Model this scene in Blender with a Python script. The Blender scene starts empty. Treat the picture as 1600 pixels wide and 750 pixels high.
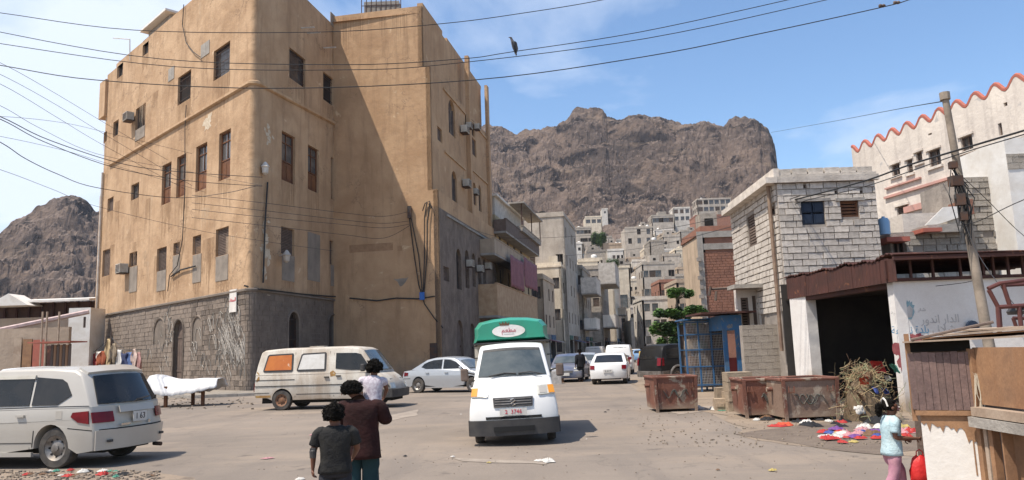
import bpy, bmesh, math, random
from mathutils import Vector, Matrix, noise
R = math.radians
S = bpy.context.scene
COL = S.collection
rnd = random.Random(7)

# ------------------------------------------------------------------ camera
CAM_H, FPX, PITCH, ROLL = 1.65, 1200.0, R(8.3), 0.035
cam_d = bpy.data.cameras.new('camera')
cam = bpy.data.objects.new('camera', cam_d); COL.objects.link(cam)
cam_d.sensor_width = 36.0; cam_d.lens = 36.0 * FPX / 1600.0
cam_d.clip_start = 0.1; cam_d.clip_end = 5000
fwd = Vector((0, math.cos(PITCH), math.sin(PITCH)))
_r0 = Vector((1, 0, 0)); _u0 = _r0.cross(fwd)
cR = _r0 * math.cos(ROLL) - _u0 * math.sin(ROLL)
cU = _u0 * math.cos(ROLL) + _r0 * math.sin(ROLL)
M = Matrix((cR, cU, -fwd)).transposed().to_4x4(); M.translation = (0, 0, CAM_H)
cam.matrix_world = M
S.camera = cam

# ------------------------------------------------------------------ light
SUNV = Vector((0.40, 0.228, -0.88)).normalized()      # direction the light travels
el = math.asin(-SUNV.z); az = math.atan2(-SUNV.x, -SUNV.y)   # where the sun stands
S.world = bpy.data.worlds.new('World'); S.world.use_nodes = True
nt = S.world.node_tree; N = nt.nodes; Lk = nt.links
for n in list(N): N.remove(n)
out = N.new('ShaderNodeOutputWorld'); bg = N.new('ShaderNodeBackground')
sky = N.new('ShaderNodeTexSky'); sky.sky_type = 'NISHITA'; sky.sun_disc = False
sky.sun_elevation = el; sky.sun_rotation = az; sky.altitude = 30; sky.air_density = 1.1; sky.dust_density = 0.35; sky.ozone_density = 4.0
tc = N.new('ShaderNodeTexCoord'); sep = N.new('ShaderNodeSeparateXYZ'); Lk.new(tc.outputs['Generated'], sep.inputs[0])
# clouds: noise over the direction flattened onto a cloud layer
mz = N.new('ShaderNodeMath'); mz.operation = 'MAXIMUM'; mz.inputs[1].default_value = 0.0; Lk.new(sep.outputs[2], mz.inputs[0])
az_ = N.new('ShaderNodeMath'); az_.operation = 'ADD'; az_.inputs[1].default_value = 0.16; Lk.new(mz.outputs[0], az_.inputs[0])
dx = N.new('ShaderNodeMath'); dx.operation = 'DIVIDE'; Lk.new(sep.outputs[0], dx.inputs[0]); Lk.new(az_.outputs[0], dx.inputs[1])
dy = N.new('ShaderNodeMath'); dy.operation = 'DIVIDE'; Lk.new(sep.outputs[1], dy.inputs[0]); Lk.new(az_.outputs[0], dy.inputs[1])
cb = N.new('ShaderNodeCombineXYZ'); Lk.new(dx.outputs[0], cb.inputs[0]); Lk.new(dy.outputs[0], cb.inputs[1])
n1 = N.new('ShaderNodeTexNoise'); n1.inputs['Scale'].default_value = 0.85; n1.inputs['Detail'].default_value = 7; n1.inputs['Roughness'].default_value = 0.56
n1.inputs['Distortion'].default_value = 0.35
mp = N.new('ShaderNodeMapping'); mp.inputs['Location'].default_value = (CLX, CLY, 0) if 'CLX' in globals() else (3.1, 1.7, 0.0)
Lk.new(cb.outputs[0], mp.inputs[0]); Lk.new(mp.outputs[0], n1.inputs['Vector'])
rp = N.new('ShaderNodeValToRGB'); rp.color_ramp.elements[0].position = 0.44; rp.color_ramp.elements[0].color = (0.03,)*3 + (1,)
rp.color_ramp.elements[1].position = 0.66; rp.color_ramp.elements[1].color = (0.9,)*3 + (1,)
# more cloud towards the west (left), as the photograph shows
wl = N.new('ShaderNodeMath'); wl.operation = 'MULTIPLY_ADD'; wl.inputs[1].default_value = -0.23; wl.inputs[2].default_value = 0.0
Lk.new(sep.outputs[0], wl.inputs[0])
ad = N.new('ShaderNodeMath'); ad.operation = 'ADD'; Lk.new(n1.outputs['Fac'], ad.inputs[0]); Lk.new(wl.outputs[0], ad.inputs[1])
Lk.new(ad.outputs[0], rp.inputs[0])
hs = N.new('ShaderNodeHueSaturation'); hs.inputs['Saturation'].default_value = 1.08; Lk.new(sky.outputs[0], hs.inputs['Color'])
mx = N.new('ShaderNodeMixRGB'); Lk.new(rp.outputs['Color'], mx.inputs['Fac']); Lk.new(hs.outputs[0], mx.inputs[1]); mx.inputs[2].default_value = (5.0, 5.5, 6.4, 1)
Lk.new(mx.outputs[0], bg.inputs['Color']); bg.inputs['Strength'].default_value = 0.135
Lk.new(bg.outputs[0], out.inputs[0])
sun_d = bpy.data.lights.new('sun', 'SUN'); sun_d.energy = 4.3; sun_d.angle = R(0.5); sun_d.color = (1.0, 0.92, 0.82)
sun = bpy.data.objects.new('sun', sun_d); COL.objects.link(sun)
sun.rotation_euler = SUNV.to_track_quat('-Z', 'Y').to_euler(); sun.location = (-20, -10, 60)
S.view_settings.view_transform = 'Standard'; S.view_settings.look = 'None'
S.view_settings.exposure = 0.50; S.view_settings.gamma = 1; S.view_settings.use_curve_mapping = False
S.render.engine = 'CYCLES'
S.cycles.max_bounces = 5; S.cycles.diffuse_bounces = 3; S.cycles.glossy_bounces = 3; S.cycles.transmission_bounces = 4
S.cycles.transparent_max_bounces = 8; S.cycles.volume_bounces = 0
S.cycles.caustics_reflective = False; S.cycles.caustics_refractive = False

# ------------------------------------------------------------------ pixel -> place helpers (lay-out measurements)
def ray(u, v):
    a = (u - 800) / FPX; b = (375 - v) / FPX
    return fwd + cR * a + cU * b
def P(u, v, D):
    d = ray(u, v); k = D / d.y
    return Vector((d.x * k, D, CAM_H + d.z * k))
def G(u, v, z=0.0):
    d = ray(u, v); k = (z - CAM_H) / d.z
    return Vector((d.x * k, d.y * k, z))
def on_wall(u, v, O, U):          # ray onto vertical plane through O along U -> (distance along U, z)
    n = Vector((U.y, -U.x, 0)); d = ray(u, v); c = Vector((0, 0, CAM_H))
    k = (O - c).dot(n) / d.dot(n); p = c + d * k
    return (p - O).dot(U), p.z

# ------------------------------------------------------------------ materials
MATS = {}
def mat(name, c1, c2=None, scale=2.0, rough=0.85, bump=0.0, bscale=None, streak=None, streak_amt=0.4, metal=0.0,
        spots=None, spot_pos=0.62, spot_scale=3.0, rand=0.0, spec=0.3, coat=0.0, trans=0.0, objco=True, low=None, low_z=1.2, fine=0.0, crack=None):
    if name in MATS: return MATS[name]
    m = bpy.data.materials.new(name); m.use_nodes = True; MATS[name] = m
    t = m.node_tree; n = t.nodes; l = t.links
    b = n['Principled BSDF']; b.inputs['Roughness'].default_value = rough; b.inputs['Metallic'].default_value = metal
    b.inputs['Specular IOR Level'].default_value = spec; b.inputs['Coat Weight'].default_value = coat
    b.inputs['Transmission Weight'].default_value = trans
    co = n.new('ShaderNodeTexCoord'); src = co.outputs['Object']
    if not objco:
        g = n.new('ShaderNodeNewGeometry'); src = g.outputs['Position']
    def nz(sc, det=6, rgh=0.6, vec=None, dist=0.0):
        x = n.new('ShaderNodeTexNoise'); x.inputs['Scale'].default_value = sc; x.inputs['Detail'].default_value = det
        x.inputs['Roughness'].default_value = rgh; x.inputs['Distortion'].default_value = dist; l.new(vec or src, x.inputs['Vector']); return x.outputs['Fac']
    def ramp(f, a, bb):
        x = n.new('ShaderNodeMapRange'); x.inputs[1].default_value = a; x.inputs[2].default_value = bb; l.new(f, x.inputs[0]); return x.outputs[0]
    def mix(f, a, bb):
        x = n.new('ShaderNodeMixRGB')
        if isinstance(f, float): x.inputs[0].default_value = f
        else: l.new(f, x.inputs[0])
        for i, q in ((1, a), (2, bb)):
            if isinstance(q, tuple): x.inputs[i].default_value = q + (1,)
            else: l.new(q, x.inputs[i])
        return x.outputs[0]
    cur = c1
    if c2: cur = mix(ramp(nz(scale, 8, 0.62, dist=0.3), 0.36, 0.64), c1, c2)
    if streak:
        mpn = n.new('ShaderNodeMapping'); mpn.inputs['Scale'].default_value = (1, 1, 0.13); l.new(src, mpn.inputs[0])
        f = ramp(nz(1.9, 8, 0.66, mpn.outputs[0]), 0.50, 0.66)
        mm = n.new('ShaderNodeMath'); mm.operation = 'MULTIPLY'; mm.inputs[1].default_value = streak_amt; l.new(f, mm.inputs[0])
        cur = mix(mm.outputs[0], cur, streak)
    if spots:
        f = ramp(nz(spot_scale, 9, 0.65, dist=0.5), spot_pos, spot_pos + 0.04); cur = mix(f, cur, spots)
    if crack:
        v = n.new('ShaderNodeTexVoronoi'); v.feature = 'DISTANCE_TO_EDGE'; v.inputs['Scale'].default_value = 0.30
        wv = n.new('ShaderNodeVectorMath'); wv.operation = 'MULTIPLY_ADD'; nx = n.new('ShaderNodeTexNoise'); nx.inputs['Scale'].default_value = 0.9; nx.inputs['Detail'].default_value = 8; nx.inputs['Roughness'].default_value = .65
        l.new(src, nx.inputs['Vector']); l.new(nx.outputs['Color'], wv.inputs[0]); wv.inputs[1].default_value = (3.2,) * 3; l.new(src, wv.inputs[2]); l.new(wv.outputs[0], v.inputs['Vector'])
        a_ = ramp(v.outputs['Distance'], 0.012, 0.003); b_ = ramp(nz(.22, 3), .50, .56); mm = n.new('ShaderNodeMath'); mm.operation = 'MULTIPLY'; l.new(a_, mm.inputs[0]); l.new(b_, mm.inputs[1]); cur = mix(mm.outputs[0], cur, crack)
    if low:
        sp = n.new('ShaderNodeSeparateXYZ'); g2 = n.new('ShaderNodeNewGeometry'); l.new(g2.outputs['Position'], sp.inputs[0])
        am = n.new('ShaderNodeMath'); am.operation = 'MULTIPLY_ADD'; l.new(nz(1.3, 6), am.inputs[0]); am.inputs[1].default_value = -2.2 * low_z; l.new(sp.outputs[2], am.inputs[2])
        f = ramp(am.outputs[0], 0.0, -1.0 * low_z); cur = mix(f, cur, low)
    if fine:
        f = nz(38, 4, 0.7); x = n.new('ShaderNodeMixRGB'); x.blend_type = 'OVERLAY'; x.inputs[0].default_value = fine
        l.new(cur, x.inputs[1]) if not isinstance(cur, tuple) else setattr(x.inputs[1], 'default_value', cur + (1,)); l.new(f, x.inputs[2]); cur = x.outputs[0]
    if rand:
        oi = n.new('ShaderNodeObjectInfo'); hs = n.new('ShaderNodeHueSaturation')
        mr = n.new('ShaderNodeMapRange'); mr.inputs[3].default_value = 1 - rand; mr.inputs[4].default_value = 1 + rand; l.new(oi.outputs['Random'], mr.inputs[0])
        l.new(mr.outputs[0], hs.inputs['Value'])
        if isinstance(cur, tuple): hs.inputs['Color'].default_value = cur + (1,)
        else: l.new(cur, hs.inputs['Color'])
        cur = hs.outputs[0]
    if isinstance(cur, tuple): b.inputs['Base Color'].default_value = cur + (1,)
    else: l.new(cur, b.inputs['Base Color'])
    if bump:
        bn = n.new('ShaderNodeBump'); bn.inputs['Distance'].default_value = bump; bn.inputs['Strength'].default_value = 1.0
        l.new(nz(bscale or scale * 3, 8, 0.62), bn.inputs['Height']); l.new(bn.outputs[0], b.inputs['Normal'])
    return m
def emit_free_glass(name, col, rough=0.06, dust=0.25, dustc=(0.35, 0.31, 0.26)):
    return mat(name, col, tuple(c * (1 - dust) + d * dust for c, d in zip(col, dustc)), 1.4, rough, spec=0.6)
m_plaster = mat('ochre_plaster', (0.51, 0.345, 0.21), (0.385, 0.245, 0.14), 0.5, 0.92, 0.14, 0.7, streak=(0.27, 0.17, 0.10), streak_amt=0.5, spots=(0.60, 0.44, 0.29), spot_pos=0.66, spot_scale=1.1, fine=0.3, crack=(0.20, 0.13, 0.08))
m_plaster2 = mat('ochre_plaster_wing', (0.51, 0.33, 0.19), (0.40, 0.245, 0.135), 0.45, 0.92, 0.07, 0.9, streak=(0.30, 0.185, 0.105), streak_amt=0.55, spots=(.56, .40, .25), spot_pos=.64, spot_scale=.8, crack=(.25, .16, .1), low=(0.30, 0.20, 0.13), low_z=1.6, fine=0.2)
m_stone = mat('grey_stone', (0.215, 0.172, 0.137), (0.15, 0.12, 0.097), 1.3, 0.95, 0.03, 7, rand=0.32, spots=(.28, .235, .19), spot_pos=.66, spot_scale=2.5, fine=0.5)
m_mortar = mat('stone_mortar', (0.215, 0.175, 0.14), (0.15, 0.123, 0.10), 0.8, 0.95, 0.03, 6, streak=(0.14, 0.12, 0.10), streak_amt=0.5, fine=0.3)
m_cement = mat('cement_patch', (0.29, 0.245, 0.20), (0.20, 0.17, 0.14), 1.5, 0.9, 0.02, 8)
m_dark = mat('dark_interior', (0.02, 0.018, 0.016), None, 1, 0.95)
m_pane = emit_free_glass('dusty_window_glass', (0.05, 0.05, 0.055), 0.12, 0.3)
m_wood = mat('brown_window_wood', (0.20, 0.085, 0.035), (0.13, 0.055, 0.028), 2.0, 0.7, 0.01, 12, streak=(0.08, 0.04, 0.025), rand=0.15)
m_greywood = mat('weathered_grey_wood', (0.17, 0.125, 0.10), (0.11, 0.08, 0.065), 3.0, 0.85, 0.01, 12, rand=0.2)
m_iron = mat('dark_iron', (0.05, 0.045, 0.042), (0.10, 0.05, 0.03), 4, 0.7)
m_white = mat('white_paint', (0.74, 0.72, 0.68), (0.62, 0.58, 0.52), 1.2, 0.8, 0.01, 6)
m_pipe = mat('pale_pipe', (0.60, 0.56, 0.50), (0.42, 0.36, 0.30), 2, 0.6)
m_ac = mat('air_conditioner_cream', (0.55, 0.52, 0.45), (0.42, 0.37, 0.30), 3, 0.6, rand=0.15)
m_wire = mat('black_cable', (0.03, 0.03, 0.03), None, 1, 0.6)
m_conc = mat('grey_concrete', (0.36, 0.33, 0.29), (0.27, 0.245, 0.215), 1.0, 0.92, 0.03, 5, streak=(0.15, 0.13, 0.115), fine=0.25)

# ------------------------------------------------------------------ mesh helpers
class MB:
    def __init__(s): s.v = []; s.f = []
    def add(s, vs, fs):
        o = len(s.v); s.v += [tuple(v) for v in vs]; s.f += [tuple(i + o for i in f) for f in fs]; return s
    def quad(s, a, b, c, d): return s.add([a, b, c, d], [(0, 1, 2, 3)])
    def box(s, c, d, rz=0.0, mtx=None):
        hx, hy, hz = d[0] / 2, d[1] / 2, d[2] / 2
        vs = [Vector((x, y, z)) for z in (-hz, hz) for y in (-hy, hy) for x in (-hx, hx)]
        if rz: mtx = Matrix.Rotation(rz, 3, 'Z')
        if mtx is not None: vs = [mtx @ v for v in vs]
        vs = [v + Vector(c) for v in vs]
        return s.add(vs, [(0, 2, 3, 1), (4, 5, 7, 6), (0, 1, 5, 4), (2, 6, 7, 3), (0, 4, 6, 2), (1, 3, 7, 5)])
    def obox(s, O, U, u0, u1, z0, z1, n0, n1):    # box on a wall frame; n = distance outward
        n = Vector((U.y, -U.x, 0)); Z = Vector((0, 0, 1)); O = Vector(O)
        vs = [O + U * u + n * w + Z * z for z in (z0, z1) for w in (n1, n0) for u in (u0, u1)]
        return s.add(vs, [(0, 2, 3, 1), (4, 5, 7, 6), (0, 1, 5, 4), (2, 6, 7, 3), (0, 4, 6, 2), (1, 3, 7, 5)])
    def tube(s, pts, r, seg=6, cap=True):
        pts = [Vector(p) for p in pts]; rr = r if isinstance(r, (list, tuple)) else [r] * len(pts)
        o = len(s.v); prev = None
        for i, p in enumerate(pts):
            t = (pts[min(i + 1, len(pts) - 1)] - pts[max(i - 1, 0)]).normalized()
            a = prev if prev is not None else (Vector((0, 0, 1)) if abs(t.z) < 0.9 else Vector((1, 0, 0)))
            x = (a - t * a.dot(t)).normalized(); prev = x; y = t.cross(x)
            for k in range(seg):
                an = 2 * math.pi * k / seg; s.v.append(tuple(p + (x * math.cos(an) + y * math.sin(an)) * rr[i]))
        for i in range(len(pts) - 1):
            for k in range(seg):
                s.f.append((o + i * seg + k, o + i * seg + (k + 1) % seg, o + (i + 1) * seg + (k + 1) % seg, o + (i + 1) * seg + k))
        if cap:
            s.f.append(tuple(o + k for k in range(seg))[::-1]); s.f.append(tuple(o + (len(pts) - 1) * seg + k for k in range(seg)))
        return s
    def lathe(s, prof, seg=16, c=(0, 0, 0), axis='z', ph=0.0):
        o = len(s.v); c = Vector(c)
        for (r, h) in prof:
            for k in range(seg):
                a = 2 * math.pi * k / seg + ph; q = (r * math.cos(a), r * math.sin(a), h)
                if axis == 'x': q = (q[2], q[0], q[1])
                if axis == 'y': q = (q[1], q[2], q[0])
                s.v.append(tuple(c + Vector(q)))
        for i in range(len(prof) - 1):
            for k in range(seg):
                s.f.append((o + i * seg + k, o + i * seg + (k + 1) % seg, o + (i + 1) * seg + (k + 1) % seg, o + (i + 1) * seg + k))
        return s
    def prism(s, poly, a, b):          # poly: 3D points, extruded by vector a->b offsets
        n = len(poly); a = Vector(a); b = Vector(b)
        vs = [Vector(p) + a for p in poly] + [Vector(p) + b for p in poly]
        return s.add(vs, [tuple(range(n))[::-1], tuple(range(n, 2 * n))] + [(i, (i + 1) % n, n + (i + 1) % n, n + i) for i in range(n)])
    def mesh(s, name, m=None, smooth=False):
        me = bpy.data.meshes.new(name); me.from_pydata(s.v, [], s.f); me.validate()
        if m: me.materials.append(m)
        bm = bmesh.new(); bm.from_mesh(me); bmesh.ops.recalc_face_normals(bm, faces=bm.faces); 
        if smooth:
            for f in bm.faces: f.smooth = True
            lim = smooth if isinstance(smooth, float) else 35.0
            for e in bm.edges:
                if len(e.link_faces) == 2 and e.calc_face_angle(0) > R(lim): e.smooth = False
        bm.to_mesh(me); bm.free(); return me
    def build(s, name, m, parent=None, smooth=False, loc=None, rz=0.0):
        return link(name, s.mesh(name, m, smooth), parent, loc, rz)
def link(name, me, parent=None, loc=None, rz=0.0):
    o = bpy.data.objects.new(name, me); COL.objects.link(o)
    if parent:
        o.parent = parent
        if parent.name in WK: o.matrix_parent_inverse = Matrix.Translation(-parent.location)
    if loc is not None: o.location = loc
    if rz: o.rotation_euler = (0, 0, rz)
    return o
WK = set()
def place(name, label, cat, loc, group=None):      # a thing whose parts are given in world coordinates
    o = thing(name, label, cat, loc, 0, group); WK.add(o.name); return o
def tag(o, label=None, cat=None, group=None, kind=None):
    for k, v in (('label', label), ('category', cat), ('group', group), ('kind', kind)):
        if v: o[k] = v
    return o
def thing(name, label, cat, loc=(0, 0, 0), rz=0.0, group=None):
    o = bpy.data.objects.new(name, None); COL.objects.link(o); o.location = loc; o.rotation_euler = (0, 0, rz)
    o.empty_display_size = 0.2
    return tag(o, label, cat, group)
KIDS = {}
def copy_tree(o, parent=None):
    c = o.copy(); COL.objects.link(c); c.parent = parent
    if parent is None:
        for k in ('label',):
            if k in c: del c[k]
    for ch in [x for x in COL.objects if x.parent == o]: copy_tree(ch, c)
    return c
V = Vector
BOXM = {}
def unit_box(m):
    if m.name not in BOXM: BOXM[m.name] = MB().box((0, 0, 0), (1, 1, 1)).mesh('box_' + m.name, m)
    return BOXM[m.name]
def cube_part(name, m, parent, c, d, rz=0.0):
    o = link(name, unit_box(m), parent, c, rz); o.scale = d; return o
def sheet(name, pts, z, m, kind='structure', label=None):
    mb = MB(); mb.add([(p[0], p[1], z) for p in pts], [tuple(range(len(pts)))]); o = mb.build(name, m); o['kind'] = kind
    if label: o['label'] = label
    return o
def blob(pts, amp, seed=0, sub=6):   # irregular outline
    out = []; n = len(pts)
    for i in range(n):
        a = V(pts[i]).to_2d(); b = V(pts[(i + 1) % n]).to_2d()
        for k in range(sub):
            p = a.lerp(b, k / sub); q = noise.noise_vector(V((p.x * 1.3, p.y * 0.7, seed))) + 0.5 * noise.noise_vector(V((p.x * 4.3, p.y * 2.7, seed)))
            out.append((p.x + q.x * amp, p.y + q.y * amp))
    return out

# ------------------------------------------------------------------ facades with real openings
WMESH = {}
def add_window(parent, O, U, o, depth):
    """o: dict u0,u1,z0,z1,kind. Window part with sub-parts."""
    n = V((U.y, -U.x, 0)); k = o.get('kind', 'dark'); w = o['u1'] - o['u0']; h = o['z1'] - o['z0']
    B = O + U * o['u0'] + n * (-depth * 0.7) + V((0, 0, o['z0'])); ang = math.atan2(U.y, U.x)
    key = (k, round(w, 1), round(h, 1), bool(o.get('arch')))
    t = 0.05 if w < 1.2 else 0.07
    if k in ('patch',):
        x = link('cement_patch', unit_box(o.get('m', m_cement)), parent, B + U * w / 2 + V((0, 0, h / 2)) + n * depth * 0.5, ang); x.scale = (w + 0.1, 0.06, h + 0.1); return x
    fm = o.get('fm', {'wood': m_wood, 'door': m_greywood, 'bars': m_iron, 'shut': m_greywood}.get(k, m_greywood))
    mb = MB(); X = V((1, 0, 0))
    if k == 'door':
        for i in range(4): mb.box((w * (i + 0.5) / 4, 0, h / 2), (w / 4 - 0.02, 0.06, h))
        mb.box((w / 2, -0.04, h * 0.72), (w, 0.04, 0.12)); mb.box((w / 2, -0.04, h * 0.2), (w, 0.04, 0.12))
        d = mb.build('door', fm, parent, loc=B, rz=ang); hb = MB().box((w * 0.85, -0.08, h * 0.45), (0.05, 0.06, 0.14)).build('handle', m_iron, d); return d
    for x0 in (0, w - t): mb.box((x0 + t / 2, 0, h / 2), (t, 0.10, h))
    for z0 in (0, h - t): mb.box((w / 2, 0.002, z0 + t / 2), (w - 2 * t, 0.09, t))
    if k == 'wood':
        mb.box((w / 2, 0.0, h * 0.42), (w - 2 * t, 0.07, t)); mb.box((w / 2, 0.003, h * 0.71), (0.05, 0.06, h * 0.52)); mb.box((w / 2, 0.001, h * 0.8), (w - 2 * t, 0.05, 0.05))
    elif k in ('dark', 'glass'):
        mb.box((w / 2, 0.002, h / 2), (t, 0.06, h - 2 * t - 0.01))
    f = mb.build('window', fm, parent, loc=B, rz=ang)
    pm = {'wood': m_pane, 'glass': m_pane}.get(k, m_dark if rnd.random() < 0.5 else m_pane)
    if k == 'wood':
        MB().box((w / 2, 0.03, h * 0.71), (w - 0.06, 0.012, h * 0.54)).build('pane', pm, f)
        MB().box((w / 2, 0.01, h * 0.21), (w - 0.1, 0.03, h * 0.38)).box((w * 0.29, -0.012, h * 0.21), (w * 0.28, 0.02, h * 0.28)).box((w * 0.71, -0.012, h * 0.21), (w * 0.28, 0.02, h * 0.28)).build('shutter_panel', fm, f)
    else:
        MB().box((w / 2, 0.05, h / 2), (w - 0.02, 0.012, h - 0.02)).build('pane', pm, f)
    if k == 'bars':
        g = MB(); nb = max(3, int(w / 0.16))
        for i in range(nb): g.box((w * (i + 0.5) / nb, -0.07, h / 2), (0.022, 0.022, h))
        for j in range(3): g.box((w / 2, -0.085, h * (0.15 + 0.35 * j)), (w, 0.02, 0.03))
        g.build('grille', m_iron, f)
    if k == 'shut':
        g = MB(); ns = max(4, int(h / 0.09))
        for i in range(ns): g.box((w / 2, -0.02, h * (i + 0.5) / ns), (w - 0.1, 0.04, h / ns * 0.62))
        g.build('louvre', fm, f)
    return f
def facade(parent, O, U, W, z0, z1, ops, m, depth=0.22, name='wall', back=0.3, ztop=None):
    """one wall sheet with openings, reveals and thickness at the ends"""
    n = V((U.y, -U.x, 0)); O = V(O); mb = MB()
    ops = [o for o in ops if o['kind'] != 'patch']
    pt = lambda u, z, w=0.0: O + U * u + n * w + V((0, 0, z))
    us = sorted({0.0, W} | {round(x, 4) for o in ops for x in (o['u0'], o['u1'])}); us = [u for u in us if 0 <= u <= W]
    zs = sorted({z0, z1} | {round(x, 4) for o in ops for x in (o['z0'], o['z1'])}); zs = [z for z in zs if z0 <= z <= z1]
    for i in range(len(us) - 1):
        for j in range(len(zs) - 1):
            cu = (us[i] + us[i + 1]) / 2; cz = (zs[j] + zs[j + 1]) / 2
            if any(o['u0'] < cu < o['u1'] and o['z0'] < cz < o['z1'] for o in ops): continue
            mb.quad(pt(us[i], zs[j]), pt(us[i + 1], zs[j]), pt(us[i + 1], zs[j + 1]), pt(us[i], zs[j + 1]))
    for o in ops:
        a, b, c, d = o['u0'], o['u1'], o['z0'], o['z1']; e = -depth
        for (p, q) in (((a, c), (b, c)), ((b, c), (b, d)), ((b, d), (a, d)), ((a, d), (a, c))):
            mb.quad(pt(*p), pt(*q), pt(q[0], q[1], e), pt(p[0], p[1], e))
        if o.get('arch'):
            r = (b - a) / 2; K = 8; hc = min(r, (d - c) * 0.5); cu = (a + b) / 2; cz = d - hc
            arc = [(cu - r * math.cos(math.pi * k / K), cz + hc * math.sin(math.pi * k / K)) for k in range(K + 1)]
            for k in range(K):
                p, q = arc[k], arc[k + 1]
                mb.quad(pt(p[0], p[1]), pt(q[0], q[1]), pt(q[0], d), pt(p[0], d))
                mb.quad(pt(p[0], p[1]), pt(q[0], q[1]), pt(q[0], q[1], e), pt(p[0], p[1], e))
        add_window(parent, O, U, o, depth)
    # ends and top thickness
    mb.quad(pt(0, z0), pt(0, z1), pt(0, z1, -back), pt(0, z0, -back)); mb.quad(pt(W, z0), pt(W, z1), pt(W, z1, -back), pt(W, z0, -back))
    mb.quad(pt(0, z1), pt(W, z1), pt(W, z1, -back), pt(0, z1, -back)); mb.quad(pt(0, z1, -back), pt(W, z1, -back), pt(W, z0, -back), pt(0, z0, -back))
    return mb.build(name, m, parent)
def wop(O, U, xl, xr, yt, yb, kind='dark', arch=False, **kw):
    """opening from its outline in the photograph"""
    ym = (yt + yb) / 2; u0, _ = on_wall(xl, ym, O, U); u1, _ = on_wall(xr, ym, O, U)
    _, z1 = on_wall((xl + xr) / 2, yt, O, U); _, z0 = on_wall((xl + xr) / 2, yb, O, U)
    d = dict(u0=min(u0, u1), u1=max(u0, u1), z0=max(z0, 0.0), z1=z1, kind=kind, arch=arch); d.update(kw); return d
def in_op(u0, u1, z0, z1, ops):
    return any(o['kind'] != 'patch' and u1 > o['u0'] + 0.02 and u0 < o['u1'] - 0.02 and z1 > o['z0'] + 0.02 and z0 < o['z1'] - 0.02 for o in ops)
def blockwork(parent, O, U, u0, u1, z0, z1, bw, bh, m, ops=(), proud=0.03, gap=0.02, name='block', single=300, joined_name=None, seed=1, prob=1.0, jit=0.006):
    """courses of blocks, clipped at openings, each its own part up to `single`; the rest one stuff mesh"""
    r = random.Random(seed); n = V((U.y, -U.x, 0)); ang = math.atan2(U.y, U.x); meshes = []
    for _ in range(4):
        mb = MB(); ch = 0.06
        mb.box((0, 0, 0), (1, 1, 1)); mb.v = [(v[0] + r.uniform(-.012, .012), v[1] * (1 + r.uniform(-.1, .1)), v[2] + r.uniform(-.03, .03)) for v in mb.v]
        meshes.append(mb.mesh(name, m))
    st = MB(); cnt = 0; z = z0; row = 0; cells = []
    while z < z1 - bh * 0.35:
        h = min(bh, z1 - z); u = u0 - (bw * 0.5 if row % 2 else 0) - r.uniform(0, 0.1) * bw
        while u < u1:
            a, b = max(u, u0), min(u + bw * r.choice((1, 1, 1, 0.8, 1.1)), u1); nb = b
            if b - a > 0.05:
                cuts = [(a, b)]
                for o in ops:
                    if o['kind'] == 'patch' or z + h <= o['z0'] + 0.02 or z >= o['z1'] - 0.02: continue
                    cc = []
                    for (p, q) in cuts:
                        if q <= o['u0'] or p >= o['u1']: cc.append((p, q)); continue
                        if p < o['u0'] - 0.05: cc.append((p, o['u0']))
                        if q > o['u1'] + 0.05: cc.append((o['u1'], q))
                    cuts = cc
                for (p, q) in cuts:
                    if r.random() < prob: cells.append((p, q, z, z + h))
            u = nb if nb > u + 0.01 else u + bw
        z += bh; row += 1
    for (p, q, a, b) in cells:
        pr = proud + r.uniform(-jit, jit)
        if cnt < single:
            c = O + U * ((p + q) / 2) + V((0, 0, (a + b) / 2)) + n * (pr / 2 - 0.02)
            o = link(name, meshes[cnt % 4], parent, c, ang); o.scale = (q - p - gap, pr + 0.04, b - a - gap); cnt += 1
        else:
            st.obox(O, U, p + gap / 2, q - gap / 2, a + gap / 2, b - gap / 2, -0.02, pr)
    if st.v: o = st.build(joined_name or (name + 'work'), m, parent); o['kind'] = 'stuff'
def ac_unit(parent, c, ang, s=1.0, nrm=None):
    mb = MB().box((0, 0, 0), (0.8 * s, 0.5 * s, 0.55 * s)); o = mb.build('air_conditioner', m_ac, parent, loc=c, rz=ang)
    g = MB()
    for i in range(6): g.box((0, -0.26 * s, (-0.2 + 0.08 * i) * s), (0.7 * s, 0.02, 0.03 * s))
    g.build('vent_slat', m_iron, o); MB().box((0, 0.05, -0.31 * s), (0.9 * s, 0.5 * s, 0.04)).build('bracket', m_iron, o); return o
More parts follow.
